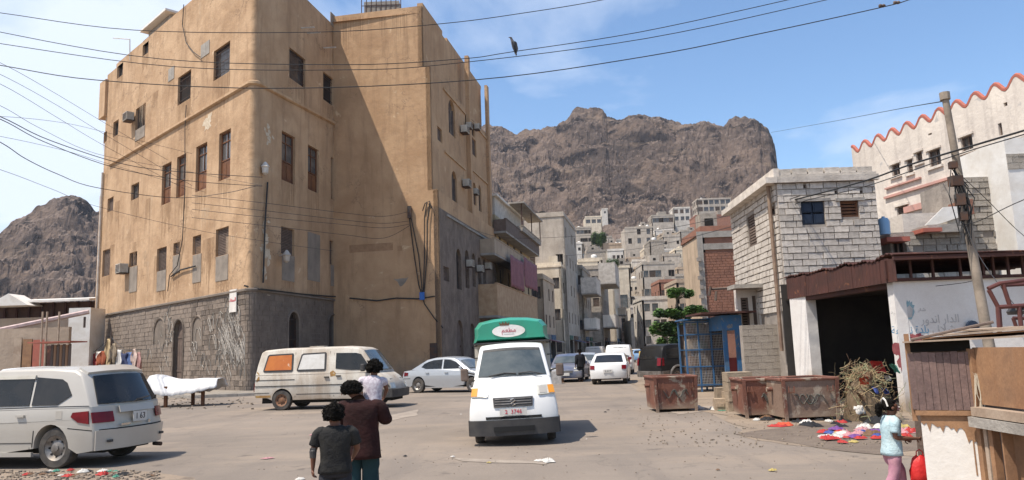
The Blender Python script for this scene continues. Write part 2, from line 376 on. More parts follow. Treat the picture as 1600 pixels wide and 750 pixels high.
# ------------------------------------------------------------------ ground, road, hills
def road_mat():
    m = bpy.data.materials.new('dusty_asphalt'); m.use_nodes = True; t = m.node_tree; n = t.nodes; l = t.links; b = n['Principled BSDF']
    g = n.new('ShaderNodeNewGeometry')
    def nz(s, d=7, r=0.6, sc=(1, 1, 1)):
        mp = n.new('ShaderNodeMapping'); mp.inputs['Scale'].default_value = sc; l.new(g.outputs['Position'], mp.inputs[0])
        x = n.new('ShaderNodeTexNoise'); x.inputs['Scale'].default_value = s; x.inputs['Detail'].default_value = d; x.inputs['Roughness'].default_value = r; l.new(mp.outputs[0], x.inputs['Vector']); return x.outputs['Fac']
    def rg(f, a, bb):
        x = n.new('ShaderNodeMapRange'); x.inputs[1].default_value = a; x.inputs[2].default_value = bb; l.new(f, x.inputs[0]); return x.outputs[0]
    def mix(f, a, c, ty='MIX'):
        x = n.new('ShaderNodeMixRGB'); x.blend_type = ty
        if isinstance(f, float): x.inputs[0].default_value = f
        else: l.new(f, x.inputs[0])
        for i, q in ((1, a), (2, c)):
            if isinstance(q, tuple): x.inputs[i].default_value = q + (1,)
            else: l.new(q, x.inputs[i])
        return x.outputs[0]
    c = mix(rg(nz(0.22), .35, .65), (0.255, 0.208, 0.166), (0.178, 0.148, 0.121))
    c = mix(rg(nz(0.5, 8, .65, (0.35, 1, 1)), .50, .66), c, (0.27, 0.215, 0.165))
    c = mix(rg(nz(1.1, 9, .7), .61, .67), c, (0.13, 0.108, 0.09))
    c = mix(rg(nz(0.9, 6, .6, (1.4, .16, 1)), .52, .74), c, (0.18, 0.15, 0.125)); c = mix(rg(nz(2.2, 3, .5), .74, .76), c, (0.07, .06, .052))
    # thin meandering cracks
    v = n.new('ShaderNodeTexVoronoi'); v.feature = 'DISTANCE_TO_EDGE'; v.inputs['Scale'].default_value = 0.33
    wv = n.new('ShaderNodeVectorMath'); wv.operation = 'MULTIPLY_ADD'; nx = n.new('ShaderNodeTexNoise'); nx.inputs['Scale'].default_value = 1.4; nx.inputs['Detail'].default_value = 6
    l.new(g.outputs['Position'], nx.inputs['Vector']); l.new(nx.outputs['Color'], wv.inputs[0]); wv.inputs[1].default_value = (1.6,) * 3; l.new(g.outputs['Position'], wv.inputs[2])
    l.new(wv.outputs[0], v.inputs['Vector'])
    c = mix(rg(v.outputs['Distance'], 0.010, 0.004), c, mix(0.22, c, (0.08, 0.07, 0.06)))
    c = mix(rg(nz(26, 4, .75), .60, .72), c, mix(0.5, c, (0.33, 0.28, 0.23)))
    c = mix(rg(nz(17, 4, .75), .62, .72), c, mix(0.5, c, (0.09, 0.08, 0.07)))
    l.new(c, b.inputs['Base Color']); b.inputs['Roughness'].default_value = 0.9; b.inputs['Specular IOR Level'].default_value = 0.25
    bn = n.new('ShaderNodeBump'); bn.inputs['Distance'].default_value = 0.012; l.new(nz(13, 8, .7), bn.inputs['Height']); l.new(bn.outputs[0], b.inputs['Normal'])
    return m
m_road = road_mat()
m_dirt = mat('sandy_dirt', (0.285, 0.22, 0.16), (0.22, 0.17, 0.125), 0.7, 0.97, 0.03, 7, spots=(0.16, 0.125, 0.095), spot_pos=.60, spot_scale=1.3, fine=0.5)
m_stain = mat('wet_dark_dirt', (0.13, 0.098, 0.075), (0.18, 0.14, 0.105), 1.6, 0.8, 0.02, 9, fine=0.5)
m_ground = mat('pale_ground', (0.27, 0.215, 0.165), (0.21, 0.17, 0.13), 0.1, 0.97, 0.05, 2, fine=0.3)
m_kerb = mat('worn_kerb', (0.30, 0.26, 0.21), (0.22, 0.19, 0.155), 1.5, 0.95, 0.03, 7, fine=0.4)
sheet('ground', [(-1500, -300), (1500, -300), (1500, 1500), (-1500, 1500)], -0.004, m_ground)
# road: junction in front, side street running off to the left, main street up the hill
sheet('road', [(-45, 4), (-45, 47), (-30, 44), (-14.5, 36.5), (-11.5, 38.5), (-3.5, 50.5), (1.5, 72), (20, 160), (29, 160), (10.5, 60), (5.7, 42), (4.6, 30), (5.0, 22), (4.2, 14), (9, 8.5), (30, 4), (30, -25), (-45, -25)], 0.0, m_road)
dp = blob([(4.0, 13.6), (5.6, 11.0), (9.5, 8.0), (16, 6.4), (24, 8), (24, 17.3), (8.9, 17.4), (8.0, 24), (7.6, 31), (8.0, 42), (5.9, 42), (4.9, 32), (4.3, 24), (4.9, 18.5)], 0.28, 3, 7)
sheet('dirt_verge', dp, 0.004, m_dirt)
sheet('dirt_stain', blob([tuple(G(1150, 679).xy), tuple(G(1235, 666).xy), tuple(G(1330, 655).xy), tuple(G(1440, 660).xy), tuple(G(1470, 700).xy), tuple(G(1380, 712).xy), tuple(G(1300, 703).xy), tuple(G(1225, 690).xy)], 0.12, 9, 8), 0.008, m_stain)
# light worn patches in the asphalt near the van
m_patch = mat('pale_road_patch', (0.33, 0.275, 0.22), (0.25, 0.205, 0.165), 2.0, 0.95, fine=0.4)
for i, q in enumerate(([(500, 668), (580, 655), (655, 640), (650, 650), (590, 662), (520, 676)], [(1040, 640), (1110, 634), (1120, 640), (1060, 648)], [(700, 716), (860, 722), (855, 726), (720, 722)])):
    sheet('road_patch', blob([tuple(G(*p).xy) for p in q], 0.10, 20 + i, 6), 0.0065, m_patch)
# raised footway along the big building, with a kerb
def kerb_run(name, pts, w, h, m, seg=0.9):
    for i in range(len(pts) - 1):
        a = V(pts[i]).to_3d(); b = V(pts[i + 1]).to_3d(); L = (b - a).length; n = max(1, int(L / seg)); d = (b - a).normalized(); ang = math.atan2(d.y, d.x)
        me = unit_box(m)
        for k in range(n):
            c = a + d * (L * (k + .5) / n); c.z = h / 2 + rnd.uniform(-.008, .008) + 0.003
            o = link(name, me, FOOT, c, ang + rnd.uniform(-.01, .01)); o.scale = (L / n - 0.015, w, h + 0.02)
fw = [(-13.9, 40.8), (-34.5, 61.6), (-38.5, 57.0), (-15.3, 37.2), (-12.6, 37.9), (-9.5, 45), (-3.4, 50.0), (-4.6, 50.3), (-11, 51.5), (-12.9, 44)]
mb = MB(); mb.prism([(x, y, 0) for x, y in [(-14.0, 41.1), (-33, 60), (-38.5, 57.0), (-15.3, 37.2), (-12.6, 37.9), (-9.0, 46), (-3.9, 49.9), (-5.0, 50.2), (-11.1, 51.4)]], (0, 0, -0.1), (0, 0, 0.12))
FOOT = mb.build('pavement', m_kerb); FOOT['kind'] = 'structure'
kerb_run('kerb_stone', [(-38.6, 56.8), (-15.3, 37.05), (-12.5, 37.75), (-8.9, 45.9), (-3.8, 49.8)], 0.18, 0.13, m_conc)

# ---- mountain: ridge outline measured as (x pixel -> y pixel), built as terrain 110..900 m away
RID = [(-700, 380), (-250, 372), (-60, 352), (0, 355), (25, 335), (50, 326), (75, 318), (95, 309), (104, 308), (120, 313), (150, 328), (200, 330), (350, 300), (600, 240), (700, 205), (757, 193), (775, 196), (790, 205), (800, 208), (830, 205), (850, 201), (875, 193),
       (887, 182), (891, 168), (903, 159), (920, 162), (940, 166), (948, 178), (965, 183), (990, 180), (1010, 175), (1030, 176), (1055, 186), (1085, 190), (1100, 187), (1112, 193), (1132, 195), (1138, 184), (1152, 181), (1180, 181), (1188, 192), (1200, 197), (1209, 220),
       (1214, 245), (1219, 300), (1235, 330), (1290, 350), (1400, 380), (1700, 420), (2300, 460)]
def ridge_px(u):
    for i in range(len(RID) - 1):
        if RID[i][0] <= u <= RID[i + 1][0]:
            t = (u - RID[i][0]) / (RID[i + 1][0] - RID[i][0]); return RID[i][1] * (1 - t) + RID[i + 1][1] * t
    return RID[0][1] if u < RID[0][0] else RID[-1][1]
RIDGE_T = []
for i in range(601):
    u = -900 + i * 6.0; d = ray(u, ridge_px(u)); RIDGE_T.append((math.atan2(d.x, d.y), d.z / math.hypot(d.x, d.y)))
def ridge_tan(th):
    if th <= RIDGE_T[0][0]: return RIDGE_T[0][1]
    if th >= RIDGE_T[-1][0]: return RIDGE_T[-1][1]
    lo, hi = 0, len(RIDGE_T) - 1
    while hi - lo > 1:
        m = (lo + hi) // 2
        if RIDGE_T[m][0] <= th: lo = m
        else: hi = m
    a, b = RIDGE_T[lo], RIDGE_T[hi]; t = (th - a[0]) / (b[0] - a[0] + 1e-9); return a[1] * (1 - t) + b[1] * t
RR = 560.0
def town_base(r, th):
    w = max(0.0, min(1.0, (th + 0.16) / 0.14))       # the town slope lies up the street, not behind the big building
    w2 = max(0.0, min(1.0, (0.62 - th) / 0.2)); w = w * w2
    a = max(0.0, r - 158.0) * 0.262
    b = max(0.0, r - 300) * 0.12
    return (a * w + b * (1 - w)) * 1.0
def fbm(p, o): return noise.fractal(p, 0.9, 2.1, o)
def terr(x, y, full=True):
    r = math.hypot(x, y); th = math.atan2(x, y); zr = RR * ridge_tan(th) + CAM_H
    b0 = town_base(min(r, 355), th); z = town_base(r, th)
    if r > 355:
        t = min(1.0, (r - 355) / (RR - 355)); b1 = min(b0, zr * 0.9)
        # scree, then crags, then the top
        s = 0.50 * t + 0.5 * t ** 2.2
        q = noise.noise(V((x * .012, y * .012, 3.3))) * 0.10
        st = s + q * (1 - t) * t * 3
        z = b1 + (zr - b1) * st
    if r > RR: z = zr - (r - RR) * 0.22
    if full and r > 130:
        k = min(1.0, (r - 130) / 260) if r < 355 else 1.0
        near = max(0.0, 1 - abs(r - RR) / 24.0) if r < RR else 1.0
        amp = (1 - 0.5 * near)
        p = V((x * 0.021, y * 0.021, z * 0.012))
        rg = noise.ridged_multi_fractal(p, 0.95, 2.15, 6, 1.0, 2.0)
        g = (rg - 1.2) * 9.5
        sc = fbm(V((x * .07, y * .07, z * .05)), 5) * 5.0
        sm = noise.ridged_multi_fractal(V((x * .10, y * .10, z * .16)), 0.8, 2.2, 5, 1.0, 2.0) * 2.6 - 3.0
        big = noise.noise(V((x * .0085 + 2, y * .0085, 1.1))) * 11.0
        if r < 355: z += (g * 0.35 + sc * 0.45) * k * amp
        else:
            t = min(1.0, (r - 355) / 60); z += ((g * (0.35 + .65 * t)) + sc * (0.45 + .55 * t) + sm * t + big * t * (1 - near)) * amp
    if full and r > 380:
        hh = 15.0; zq = z + 5 * noise.noise(V((x * .03, y * .03, 7))); fl = math.floor(zq / hh); fr_ = zq / hh - fl; st2 = (fl + fr_ ** 2.6 if fr_ < .8 else fl + fr_ ** 2.6) * hh
        w = min(1, (r - 380) / 80) * max(0, min(1, .5 + 1.6 * noise.noise(V((x * .012, y * .012, 9.0))))) * (.25 if r > RR - 8 else .55); z = z + (st2 - zq) * w + 2.4 * w
    return z
def rock_mat():
    m = bpy.data.materials.new('volcanic_rock'); m.use_nodes = True; t = m.node_tree; n = t.nodes; l = t.links; b = n['Principled BSDF']
    g = n.new('ShaderNodeNewGeometry')
    def nz(s, d=9, r=0.62, sc=(1, 1, 1), dist=0.0):
        mp = n.new('ShaderNodeMapping'); mp.inputs['Scale'].default_value = sc; l.new(g.outputs['Position'], mp.inputs[0])
        x = n.new('ShaderNodeTexNoise'); x.inputs['Scale'].default_value = s; x.inputs['Detail'].default_value = d; x.inputs['Roughness'].default_value = r; x.inputs['Distortion'].default_value = dist; l.new(mp.outputs[0], x.inputs['Vector']); return x.outputs['Fac']
    def rg(f, a, bb):
        x = n.new('ShaderNodeMapRange'); x.inputs[1].default_value = a; x.inputs[2].default_value = bb; l.new(f, x.inputs[0]); return x.outputs[0]
    def mix(f, a, c):
        x = n.new('ShaderNodeMixRGB'); l.new(f, x.inputs[0])
        for i, q in ((1, a), (2, c)):
            if isinstance(q, tuple): x.inputs[i].default_value = q + (1,)
            else: l.new(q, x.inputs[i])
        return x.outputs[0]
    c = mix(rg(nz(0.012), .38, .62), (0.175, 0.130, 0.104), (0.085, 0.068, 0.061))
    c = mix(rg(nz(0.035, dist=.6), .50, .60), c, (0.185, 0.135, 0.105))
    c = mix(rg(nz(0.04, dist=.5), .53, .60), c, (0.030, 0.026, 0.027))  # dark patches painted into the colour for shadowed hollows and crevices
    c = mix(rg(nz(0.05, 8, .6, (0.4, 0.4, 2.6), .3), .56, .64), c, (0.20, 0.15, 0.115))
    c = mix(rg(nz(0.28, 7, .7), .53, .66), c, (0.075, 0.058, 0.052))
    sn = n.new('ShaderNodeSeparateXYZ'); l.new(g.outputs['True Normal'], sn.inputs[0]); fs = n.new('ShaderNodeMath'); fs.operation = 'ADD'; l.new(sn.outputs[2], fs.inputs[0]); ns_ = n.new('ShaderNodeMath'); ns_.operation = 'MULTIPLY_ADD'; l.new(nz(.09), ns_.inputs[0]); ns_.inputs[1].default_value = .5; ns_.inputs[2].default_value = -.25; l.new(ns_.outputs[0], fs.inputs[1])
    sc_ = n.new('ShaderNodeMath'); sc_.operation = 'MULTIPLY'; sc_.inputs[1].default_value = .75; l.new(rg(fs.outputs[0], .62, .86), sc_.inputs[0])
    c = mix(sc_.outputs[0], c, (0.25, 0.190, 0.152))
    l.new(c, b.inputs['Base Color']); b.inputs['Roughness'].default_value = 0.97; b.inputs['Specular IOR Level'].default_value = 0.1
    bn = n.new('ShaderNodeBump'); bn.inputs['Distance'].default_value = 4.5; bn.inputs['Strength'].default_value = 1.0; l.new(nz(0.16, 10, .68), bn.inputs['Height']); l.new(bn.outputs[0], b.inputs['Normal'])
    return m
m_rock = rock_mat()
ths = []
a = -0.95
while a < 0.80:
    ths.append(a)
    a += 0.0009 if (-0.05 < a < 0.36) else (0.0016 if (-0.62 < a < -0.46) else 0.008)
rs = [112.0]
while rs[-1] < 355: rs.append(rs[-1] * 1.02)
while rs[-1] < RR: rs.append(rs[-1] + 1.9)
rs[-1] = RR
rs += [RR + 6, RR + 20, RR + 60, RR + 200, RR + 500]
hm = MB(); nr = len(rs)
for th in ths:
    for r in rs:
        x, y = r * math.sin(th), r * math.cos(th); hm.v.append((x, y, terr(x, y) - max(0.0, min(0.3, (176 - r) / 60))))
for i in range(len(ths) - 1):
    for j in range(nr - 1):
        a_ = i * nr + j; hm.f.append((a_, a_ + nr, a_ + nr + 1, a_ + 1))
hills = hm.build('mountain', m_rock); hills['kind'] = 'structure'; HMAX = max(v[2] for v in hm.v); HMIN = min(v[2] for v in hm.v); print('HILLMAX', HMAX, HMIN, max(math.hypot(v[0], v[1]) for v in hm.v))
hills['label'] = 'craggy brown volcanic mountain above the hillside town'
def hill_hit(u, v, r0=113.0):
    d = ray(u, v); h = math.hypot(d.x, d.y); r = r0
    while r < 560:
        x, y = d.x / h * r, d.y / h * r
        if CAM_H + d.z / h * r < terr(x, y): return V((x, y, terr(x, y)))
        r += 1.0
    return None
# ------------------------------------------------------------------ the big ochre building
A = V((-14.05, 41.0, 0)); UL = V((0.705, -0.709, 0)).normalized()       # left wall runs from E towards A
LW = 25.6; E0 = A - UL * LW
UF = V((0.188, 0.982, 0)).normalized()
rc = 0.55                                            # rounded corner radius-ish
AL = A - UL * rc; AF = A + UF * rc
Bc = P(540, 460, 51.2); Bc.z = 0; WF = (Bc - A).dot(UF); Bc = A + UF * WF
UW = V((UF.y, -UF.x, 0))                              # wing front wall runs right, facing the camera
HT = 24.6; PL = 5.45
big = place('ochre_apartment_building', 'tall old ochre plastered corner building with a grey stone ground floor', 'building', A)
# plinth height and roof heights
uL = LW - rc
LO = []; a = LO.append
for (xl, xr, yt, yb, k) in [(334, 359, 72, 119, 'bars'), (278, 298, 115, 159, 'bars'), (212, 227, 166, 200, 'dark'), (177, 185, 189, 212, 'dark'), (183, 192, 98, 120, 'dark'), (223, 232, 61, 85, 'dark'),
                            (162, 167, 206, 222, 'dark'), (253, 267, 256, 318, 'wood'), (276, 290, 243, 307, 'wood'), (306, 323, 226, 297, 'wood'), (342, 360, 205, 280, 'wood'),
                            (168, 177, 309, 330, 'shut'), (205, 217, 287, 311, 'dark'), (160, 172, 390, 431, 'shut'), (202, 214, 394, 416, 'dark'), (245, 260, 387, 423, 'shut'), (271, 281, 379, 398, 'shut'), (301, 314, 368, 397, 'shut'), (337, 357, 356, 399, 'shut')]:
    a(wop(E0, UL, xl, xr, yt, yb, k))
for (xl, xr, yt, yb) in [(246, 259, 424, 453), (302, 314, 399, 440), (338, 356, 401, 437), (203, 214, 418, 455), (212, 226, 201, 216), (271, 281, 400, 425)]: a(wop(E0, UL, xl, xr, yt, yb, 'patch'))
for (xl, xr, yt, yb) in [(264, 272, 107, 124), (315, 327, 68, 86)]: a(wop(E0, UL, xl, xr, yt, yb, 'patch', m=m_conc))
up = facade(big, E0, UL, uL, PL, 24.85, [o for o in LO], m_plaster, 0.28)
for o in LO:
    if o['kind'] == 'patch': add_window(big, E0, UL, o, 0.0)
# stepped parapet pieces on the left wall
def prow(px, py): return on_wall(px, py, E0, UL)
u1, zt1 = prow(182, 100); u2, _ = prow(245, 45); u3, zt3 = prow(250, 40); u4, _ = prow(268, 40); u5, zt5 = prow(300, 8)
print('prow', u1, zt1, u3, zt3, u5, zt5)
ztA = zt1
mb = MB(); mb.obox(E0, UL, u1, uL, 24.85, ztA, -0.35, -0.0); mb.build('parapet', m_plaster, big)
g0, _ = prow(222, 60); g1, _ = prow(256, 20)
mb = MB(); mb.obox(E0, UL, g0, g1, 22.5, ztA + .9, -2.6, -0.45); mb.build('roof_room', m_conc, big)
mb = MB(); mb.obox(E0, UL, g0 - .4, g1 + .4, ztA + .9, ztA + 1.05, -3.0, 0.05); mb.build('roof_slab', m_white, big)
# bump-out at the far left end
mb = MB(); mb.obox(E0, UL, -1.5, -0.003, 0, 15.2, -3, -0.25); mb.obox(E0, UL, -0.8, -0.004, 15.2, 21.5, -3, -0.3); mb.obox(E0, UL, -1.1, 0.3, prow(166, 182)[1], 24.4, -2, 0.22)
mb.build('stair_bay', m_plaster, big)
# rounded corner
def corner_strip(z0, z1, r_off, m, name, k=8):
    mb = MB(); nL = V((UL.y, -UL.x, 0)); nF = V((UF.y, -UF.x, 0)); p0 = AL + nL * r_off; p3 = AF + nF * r_off; t0 = UL; t3 = UF
    L = (p3 - p0).length * 0.42; pts = []
    for i in range(k + 1):
        t = i / k; p = p0 * (1 - t) ** 3 + (p0 + t0 * L) * 3 * t * (1 - t) ** 2 + (p3 - t3 * L) * 3 * t * t * (1 - t) + p3 * t ** 3; pts.append(p)
    for i in range(k): mb.quad((pts[i].x, pts[i].y, z0), (pts[i + 1].x, pts[i + 1].y, z0), (pts[i + 1].x, pts[i + 1].y, z1), (pts[i].x, pts[i].y, z1))
    return mb.build(name, m, big, smooth=60.0), pts
corner_strip(PL, ztA, 0, m_plaster, 'corner_wall')
# front wall (shaded)
FO = []; a = FO.append
for (xl, xr, yt, yb, k) in [(452, 477, 83, 130, 'bars'), (505, 527, 120, 163, 'bars'), (440, 461, 209, 285, 'wood'), (481, 498, 230, 299, 'wood'), (517, 532, 249, 314, 'wood'), (439, 460, 356, 398, 'shut'), (515, 534, 378, 415, 'shut')]:
    a(wop(A, UF, xl, xr, yt, yb, k))
for (xl, xr, yt, yb) in [(441, 459, 400, 438), (481, 499, 366, 438), (517, 533, 417, 447), (517, 529, 26, 44)]: a(wop(A, UF, xl, xr, yt, yb, 'patch'))
for o in FO: o['u0'] -= rc; o['u1'] -= rc
facade(big, AF, UF, WF - rc, PL, HT + .3, FO, m_plaster, 0.28)
for o in FO:
    if o['kind'] == 'patch': add_window(big, AF, UF, o, 0.0)
# plinth: mortar wall with blocks in courses
PO = [wop(E0, UL, 241, 259, 497, 536, 'patch'), wop(E0, UL, 271, 287, 499, 600, 'door', True), wop(E0, UL, 301, 317, 494, 540, 'patch')]
PO[0]['m'] = PO[2]['m'] = m_mortar
PF = [wop(A, UF, 449, 467, 486, 600, 'dark', True), wop(A, UF, 512, 527, 491, 590, 'dark', True)]
for o in PF: o['u0'] -= rc; o['u1'] -= rc; o['z0'] = 1.2; o['kind'] = 'bars'
facade(big, E0, UL, uL, 0, PL, [o for o in PO], m_mortar, 0.35, 'plinth_wall')
facade(big, AF, UF, WF - rc, 0, PL, PF, m_mortar, 0.35, 'plinth_wall')
corner_strip(0, PL, 0.01, m_mortar, 'plinth_corner')
# arch surrounds of the blind niches: proud stone rings
def arch_ring(O, U, o, par, m=m_stone):
    r = (o['u1'] - o['u0']) / 2; cu = (o['u0'] + o['u1']) / 2; cz = o['z1'] - r; n = V((U.y, -U.x, 0)); mb = MB(); K = 12
    pts = [(cu - r * math.cos(math.pi * k / K), cz + r * math.sin(math.pi * k / K)) for k in range(K + 1)]; pts = [(pts[0][0], o['z0'])] + pts + [(pts[-1][0], o['z0'])]
    for (p, q) in zip(pts, pts[1:]):
        c1 = O + U * p[0] + V((0, 0, p[1])); c2 = O + U * q[0] + V((0, 0, q[1])); mb.tube([c1 + n * 0.02, c2 + n * 0.02], 0.07, 5)
    mb.build('arch_surround', m, par)
for o in PO: arch_ring(E0, UL, o, big)
for o in PF: arch_ring(AF, UF, o, big)
exL = [dict(o) for o in PO]
for o in exL: o['kind'] = 'x'
blockwork(big, E0, UL, uL - 7.2, uL, 0.05, PL - 0.05, 0.62, 0.29, m_stone, exL, 0.022, 0.035, 'stone_block', 215, seed=3, jit=.016)
blockwork(big, E0, UL, 0.0, uL - 7.2, 0.05, PL - 0.05, 0.62, 0.29, m_stone, exL, 0.018, 0.035, 'stone_block', 0, 'stone_coursing', seed=5, jit=.014)
blockwork(big, AF, UF, 0.0, WF - rc, 0.05, PL - 0.05, 0.62, 0.29, m_stone, [dict(o, kind='x') for o in PF], 0.02, 0.03, 'stone_block', 80, 'stone_coursing', seed=8, jit=.014)
# rounded corner courses
mbq = MB(); _, cp = corner_strip(0, 0.01, 0.0, m_mortar, 'corner_footing')
z = 0.05
while z < PL - 0.1:
    s0 = rnd.choice((0, 2)); k = 0
    for (i, j) in ((0, 3), (3, 6), (6, 8)) if s0 else ((0, 2), (2, 5), (5, 8)):
        for q in range(i, j):
            p, r_ = cp[q], cp[q + 1]; d = (r_ - p); nn = V((d.y, -d.x, 0)).normalized() * 0.035
            g1_ = 0.02 if q == i else 0; g2_ = 0.02 if q == j - 1 else 0; dn = d.normalized(); p = p + dn * g1_; r_ = r_ - dn * g2_
            mbq.prism([p + V((0, 0, z + .012)), r_ + V((0, 0, z + .012)), r_ + V((0, 0, z + .275)), p + V((0, 0, z + .275))], (0, 0, 0), nn)
    z += 0.29
o = mbq.build('corner_stonework', m_stone, big); o['kind'] = 'stuff'
# ledges: plinth band and the raised string course that rounds the corner
def band(pts, r, m, name, seg=6): return MB().tube(pts, r, seg).build(name, m, big, smooth=True)
nL = V((UL.y, -UL.x, 0)); nF = V((UF.y, -UF.x, 0))
def ledge(uA, uB, zL0, zc, zF, r, m, name):
    pts = [E0 + UL * (uA + (uL - uA) * t) + nL * .04 + V((0, 0, zL0 + (zc - zL0) * t)) for t in (0, .25, .5, .75, 1)]
    pts += [V((p.x, p.y, zc)) + (nL * (1 - i / 8) + nF * i / 8) * 0.05 for i, p in enumerate(cp[1:-1], 1)]
    pts += [AF + UF * ((uB) * t) + nF * .04 + V((0, 0, zc + (zF - zc) * t)) for t in (0, .3, .6, 1)]
    band(pts, r, m, name)
uA, zA = on_wall(172, 258, E0, UL); _, zF_ = on_wall(541, 206, A, UF); _, zc_ = on_wall(400, 124, E0, UL)
m_band = mat('pale_ochre_band', (0.52, 0.36, 0.22), (0.40, 0.25, 0.14), 2, 0.9, 0.02, 6)
ledge(uA, WF - rc, zA, zc_, zF_, 0.14, m_band, 'string_course')
ledge(0.3, WF - rc, PL, PL + .02, PL + .05, 0.10, m_mortar, 'plinth_ledge')
# ---- wing: recess wall facing the camera, stepped corner, street facade
def wing_u(px, py): return on_wall(px, py, Bc, UW)
cu0, _ = wing_u(686, 420); cu1, _ = wing_u(673, 200); cu2, _ = wing_u(659, 50)
_, zs1 = wing_u(683, 296); _, zs2 = wing_u(670, 103); _, ztop = wing_u(657, 9)
_, ztl = wing_u(545, 24)
facade(big, Bc, UW, cu0, 0, zs1, [], m_plaster2, 0.2)
facade(big, Bc, UW, cu1, zs1, zs2, [], m_plaster2, 0.2); facade(big, Bc, UW, cu2, zs2, ztop, [], m_plaster2, 0.2)
C0 = Bc + UW * cu0; C1 = Bc + UW * cu1; C2 = Bc + UW * cu2
SWL = 17.6
mb = MB(); mb.obox(C0, UF, 0, 0.55, zs1 - .01, zs1 + .02, -0.6, 0.0); mb.build('step_slab', m_plaster2, big)
SO1, SO2, SO0, SG = [], [], [], []
_, zst = on_wall(709, 338, C0, UF)
zst = max(10.0, min(zst, 11.8))
for (xl, xr, yt, yb, k, ar) in [(701, 711, 157, 211, 'glass', True), (727, 734, 181, 212, 'dark', False), (736, 741, 188, 212, 'dark', False), (683.5, 691, 200, 221, 'shut', False), (735, 744, 216, 242, 'shut', False)]:
    SO1.append(wop(C1, UF, xl, xr, yt, yb, k, ar))
for (xl, xr, yt, yb, k, ar) in [(706, 714, 268, 320, 'glass', True), (731, 737, 280, 318, 'dark', True), (739, 744, 286, 320, 'dark', True), (691, 699, 307, 325, 'shut', False), (748, 752, 290, 330, 'dark', True)]:
    SO1.append(wop(C1, UF, xl, xr, yt, yb, k, ar))
for (xl, xr, yt, yb, k, ar) in [(713, 721, 389, 452, 'dark', True), (727, 733, 391, 450, 'dark', True), (738, 743, 396, 448, 'dark', True), (747, 752, 402, 447, 'dark', True), (693, 702, 417, 439, 'shut', False), (755, 759, 405, 446, 'dark', True),
                              (714, 724, 500, 575, 'door', True), (735, 742, 505, 575, 'door', True)]:
    SO0.append(wop(C0, UF, xl, xr, yt, yb, k, ar))
facade(big, C0, UF, SWL, 0, zst, SO0, mat('dark_brown_stonework', (.235, .18, .14), (.15, .115, .09), 1.2, .95, .05, 5, streak=(.07, .055, .045), fine=.4), 0.3)
for s0, s1 in ((zst, zs1),):
    if s1 > s0: facade(big, C0, UF, SWL, s0, s1, [], m_plaster2, 0.2)
def clip_ops(ops, lo, hi):
    return [dict(o, z0=max(o['z0'], lo + .05), z1=min(o['z1'], hi - .05)) for o in ops if o['z1'] > lo + .6 and o['z0'] < hi - .6]
facade(big, C1, UF, SWL, zs1, zs2, clip_ops(SO1, zs1, zs2), m_plaster2, 0.25)
facade(big, C2, UF, SWL, zs2, ztop, clip_ops(SO1, zs2, ztop), m_plaster2, 0.25)
def lc(C, d, z): return C + UF * d + UW * 0.06 + V((0, 0, z))
for (C, d0, d1, px, py) in ((C1, 3.2, 9.5, 715, 165), (C1, 10, 17.5, 738, 192), (C1, 3.2, 9, 715, 255), (C1, 10, 17.5, 740, 268), (C0, 2.0, 17.5, 740, 362)):
    u_, z_ = on_wall(px, py, C, UF); mb = MB().obox(C, UF, d0, d1, z_ - .07, z_ + .07, 0.002, 0.10); mb.build('string_course', m_band if C is C1 else m_conc, big)
u_, _ = on_wall(727, 150, C1, UF); MB().obox(C1, UF, u_, u_ + .55, zs1, ztop + .1, 0.003, 0.32).build('pilaster', m_plaster2, big); MB().obox(C1, UF, 16.9, 17.6, zs1, ztop + .05, 0.003, 0.25).build('pilaster', m_plaster2, big)
mb = MB().obox(C2, UF, 0.3, 5.2, ztop, ztop + .35, -0.4, -0.004).obox(C2, UF, 6.4, 17.8, ztop, ztop + .3, -0.4, -0.004); mb.build('parapet', m_plaster2, big)
for (px, py, s) in ((720, 203, 1.0), (727, 197, .8), (740, 199, .8), (723, 287, 1.0), (737, 300, .8)):
    u_, z_ = on_wall(px, py, C1, UF); ac_unit(big, C1 + UF * u_ + UW * 0.35 + V((0, 0, z_)), math.atan2(UF.y, UF.x), s)
for (px, py) in ((728, 412), (744, 420), (757, 416)):
    u_, z_ = on_wall(px, py, C0, UF); ac_unit(big, C0 + UF * u_ + UW * 0.35 + V((0, 0, z_)), math.atan2(UF.y, UF.x), .9)
angL = math.atan2(UL.y, UL.x)
for (px, py, s) in ((209, 184, 1.05), (199, 420, 1.15)):
    u_, z_ = on_wall(px, py, E0, UL); ac_unit(big, E0 + UL * u_ + nL * 0.38 + V((0, 0, z_)), angL, s)
# dark shutter of the shop at the foot of the wing
o = wop(Bc, UW, 672, 684, 536, 575, 'dark'); mb = MB().obox(Bc, UW, o['u0'], o['u1'] - .02, 0.0, o['z1'], 0.003, 0.05); mb.build('door', m_iron, big)
